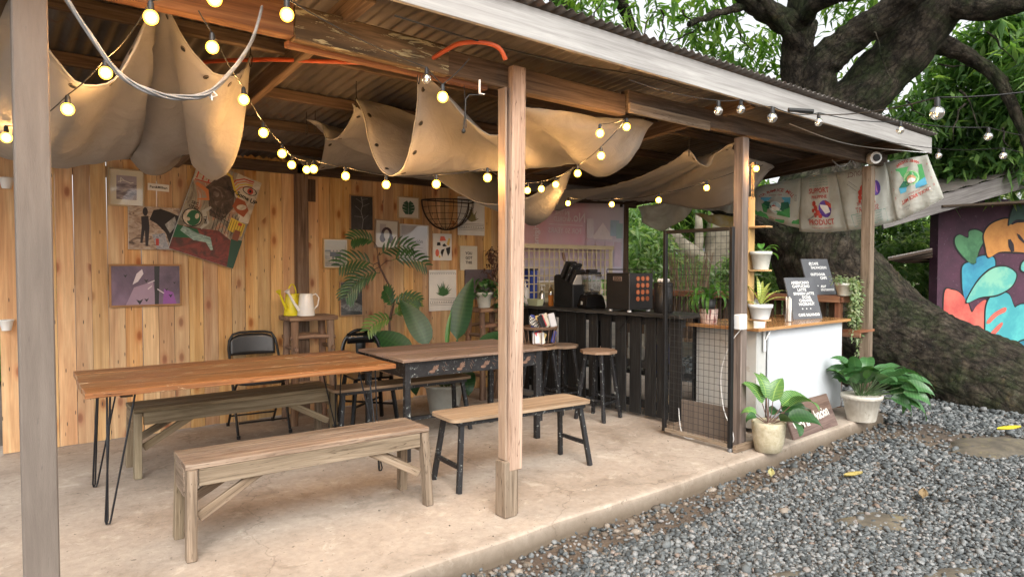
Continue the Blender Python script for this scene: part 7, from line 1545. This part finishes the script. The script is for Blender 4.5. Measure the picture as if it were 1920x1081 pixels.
def art1(A):
    A.rect(-.5, -.5, -.36, .5, col('sack_mint', (.35, .55, .48))); arc_text(A, 'STA RAMRICE MILL', .02, -.12, .42, .10, red, 145, 35); A.text('BANTAY, ABR', 0, .18, .045, red); landscape(A); A.poly([(-.5, -.5), (-.5, -.2), (-.3, -.34), (0, -.42), (.4, -.36), (.5, -.3), (.5, -.42), (.1, -.48)], gre); A.text('RICE', -.42, .15, .07, tea, rot=R(90)); A.text('RICE', .42, .1, .07, gry, rot=R(90)); A.text('PREMIUM QUALITY', 0, -.40, .035, red)
def art2(A):
    for k in range(4): A.text('NET WT 50 KG WELL MILLED', 0, .45 - .045 * k, .036, tea)
    A.text('SUPPORT', 0, .22, .125, red, sx=.9, bold=.003); A.text('PHILIPPINE', 0, .11, .075, red, bold=.002); A.ell(.12, -.1, .13, .15, pur); A.poly([(.02, -.02), (.2, -.05), (.22, -.16), (.06, -.2)], Wt()); A.poly([(.12, .05), (.25, -.02), (.25, -.1), (.14, -.04)], red)
    for q in ((-.12, .0, .05), (-.08, -.08, .05), (-.15, -.12, .035), (-.04, -.16, .05), (-.1, -.2, .04), (.0, -.22, .04)): A.ell(q[0], q[1], q[2], q[2] * 1.1, red, 7)
    for k in range(4): A.stroke([(-.3, -.3 + .01 * k), (-.14 + .04 * k, -.2)], .012, gry)
    A.text('PRODUCT', 0, -.33, .13, red, sx=.9, bold=.003); A.text('Premium quality selected rice', 0, -.42, .036, red)
def art3(A):
    A.text('PRODUCT', -.05, .41, .12, col('sack_brown', (.25, .12, .1)), rot=math.pi, mirror=False, sx=.8)
    for q in ((.04, .22, .05), (0, .14, .06), (-.06, .08, .05), (.05, .08, .04), (-.08, .0, .045), (-.1, -.06, .03)): A.ell(q[0], q[1], q[2], q[2] * 1.1, red, 7)
    A.ell(.22, .12, .1, .13, pur); A.ell(.24, .12, .06, .09, col('sack_mauve', (.45, .2, .4))); A.stroke([(-.3, .26), (-.14, .12)], .01, gry); A.stroke([(-.26, .30), (-.12, .18)], .008, gry)
    A.text('PHILIPPINE', 0, -.10, .075, red, mirror=True); A.text('SUPPORT', 0, -.2, .12, red, mirror=True, sx=.9)
    A.stroke([(-.34, -.26), (.34, -.26), (.34, -.45), (-.34, -.45), (-.34, -.26)], .008, tea)
    for k in range(4): A.text('THIS BAG CONTAINS WELL MILLED RICE', 0, -.29 - .042 * k, .028, tea, mirror=True)
def art4(A):
    arc_text(A, 'ARNEL DONCERA', 0, .02, .43, .07, red, 125, 55, True); A.rect(-.28, -.10, .30, .34, gre); A.poly([(-.28, -.10), (.30, -.10), (.30, .06), (.1, .0), (-.28, .0)], blu); A.poly([(-.28, .0), (-.16, .1), (-.05, .06), (.05, .02), (-.1, -.02)], dgr); A.ell(.02, .12, .17, .14, col('sack_lime', (.35, .6, .3))); A.ell(.02, .12, .145, .118, gre); A.ell(.02, .10, .10, .075, col('sack_tan', (.5, .3, .15))); A.ell(.02, .07, .08, .05, Wt()); A.text('FANCY RICE', .02, .03, .034, red, mirror=True)
    arc_text(A, 'LUCKY RICE MILL', .0, .22, -.42, .075, red, 60, 120, True) if False else A.text('LUCKY RICE MILL', .02, -.22, .085, red, rot=R(6), mirror=True, bold=.002); A.text('RIZAL, BANTAY', .0, -.15, .035, red, rot=R(4), mirror=True); A.ell(.33, -.2, .03, .03, gry); A.ell(.33, -.2, .024, .024, Wt()); A.text('BATANG\n2021', -.22, -.36, .04, gry, mirror=True)
    for z in (.3, .15, 0, -.15): A.text('RICE'[int((.3 - z) / .15)], -.40, z, .06, red, mirror=True); A.text('RICE'[int((.3 - z) / .15)], .42, z, .06, red, mirror=True)
def sp(px, py): return WX(px, py, SX)
sack_quad(sp(1412, 351), sp(1503, 333), sp(1500, 428), sp(1418, 402), art=art1); sack_quad(sp(1503, 333), sp(1568, 323), sp(1590, 432), sp(1500, 434), art=art2); sack_quad(sp(1568, 323), sp(1662, 304), sp(1682, 414), sp(1590, 432), art=art3); sack_quad(sp(1662, 304), sp(1740, 290), sp(1770, 371), sp(1682, 414), art=art4)
t = thing('tarp_awning', 'crumpled grey white tarpaulin hung beyond the wire gate under the end beam', 'tarpaulin', (7.5, 5.2, 2.3), world=True); tarp = cloth_mat('dirty_tarp', (.74, .72, .66), (.55, .53, .46), .5, 4, (.22, .18, .12))
P = []
for i in range(24):
    u = i / 23; row = []; top = sp(1195, 388) * (1 - u) + sp(1412, 352) * u; bot = WX(1215 + 190 * u, 0, SX + .4); 
    for j in range(10):
        v = j / 9; px = 1195 + 217 * u; ly = (388 - 36 * u); dip = 50 * math.sin(math.pi * min(1, (u + .12) / .62)) if u < .5 else 22 + 60 * (u - .5); q = WX(px + 10 * v, ly + v * dip, SX + .25 * v * math.sin(u * 9) ** 2); row.append(q + V(.03 * math.sin(u * 26 + v * 4), 0, .012 * math.sin(u * 31)))
    P.append(row)
MB().grid(P).build('tarp', tarp, t, solid=.002)
for i, pxy in enumerate(([(1300, 400), (1385, 405), (1400, 440), (1330, 418)], [(1340, 372), (1412, 360), (1412, 410), (1375, 392)])):
    P = []; a, b_, c_, d_ = [WX(x, y, SX + .12 + .1 * i) for x, y in pxy]
    for k in range(9): u = k / 8; P.append([(a * (1 - u) + b_ * u) * (1 - v) + (d_ * (1 - u) + c_ * u) * v + V(.03 * math.sin(u * 9 + v * 3), 0, .01 * math.sin(u * 13)) for v in np.linspace(0, 1, 6)])
    MB().grid(P).build('sack_flap', cloth_mat('printed_flap%d' % i, ((.50, .42, .12), (.40, .52, .48))[i], ((.6, .6, .52), (.6, .62, .56))[i], .4, 9), t, solid=.002)
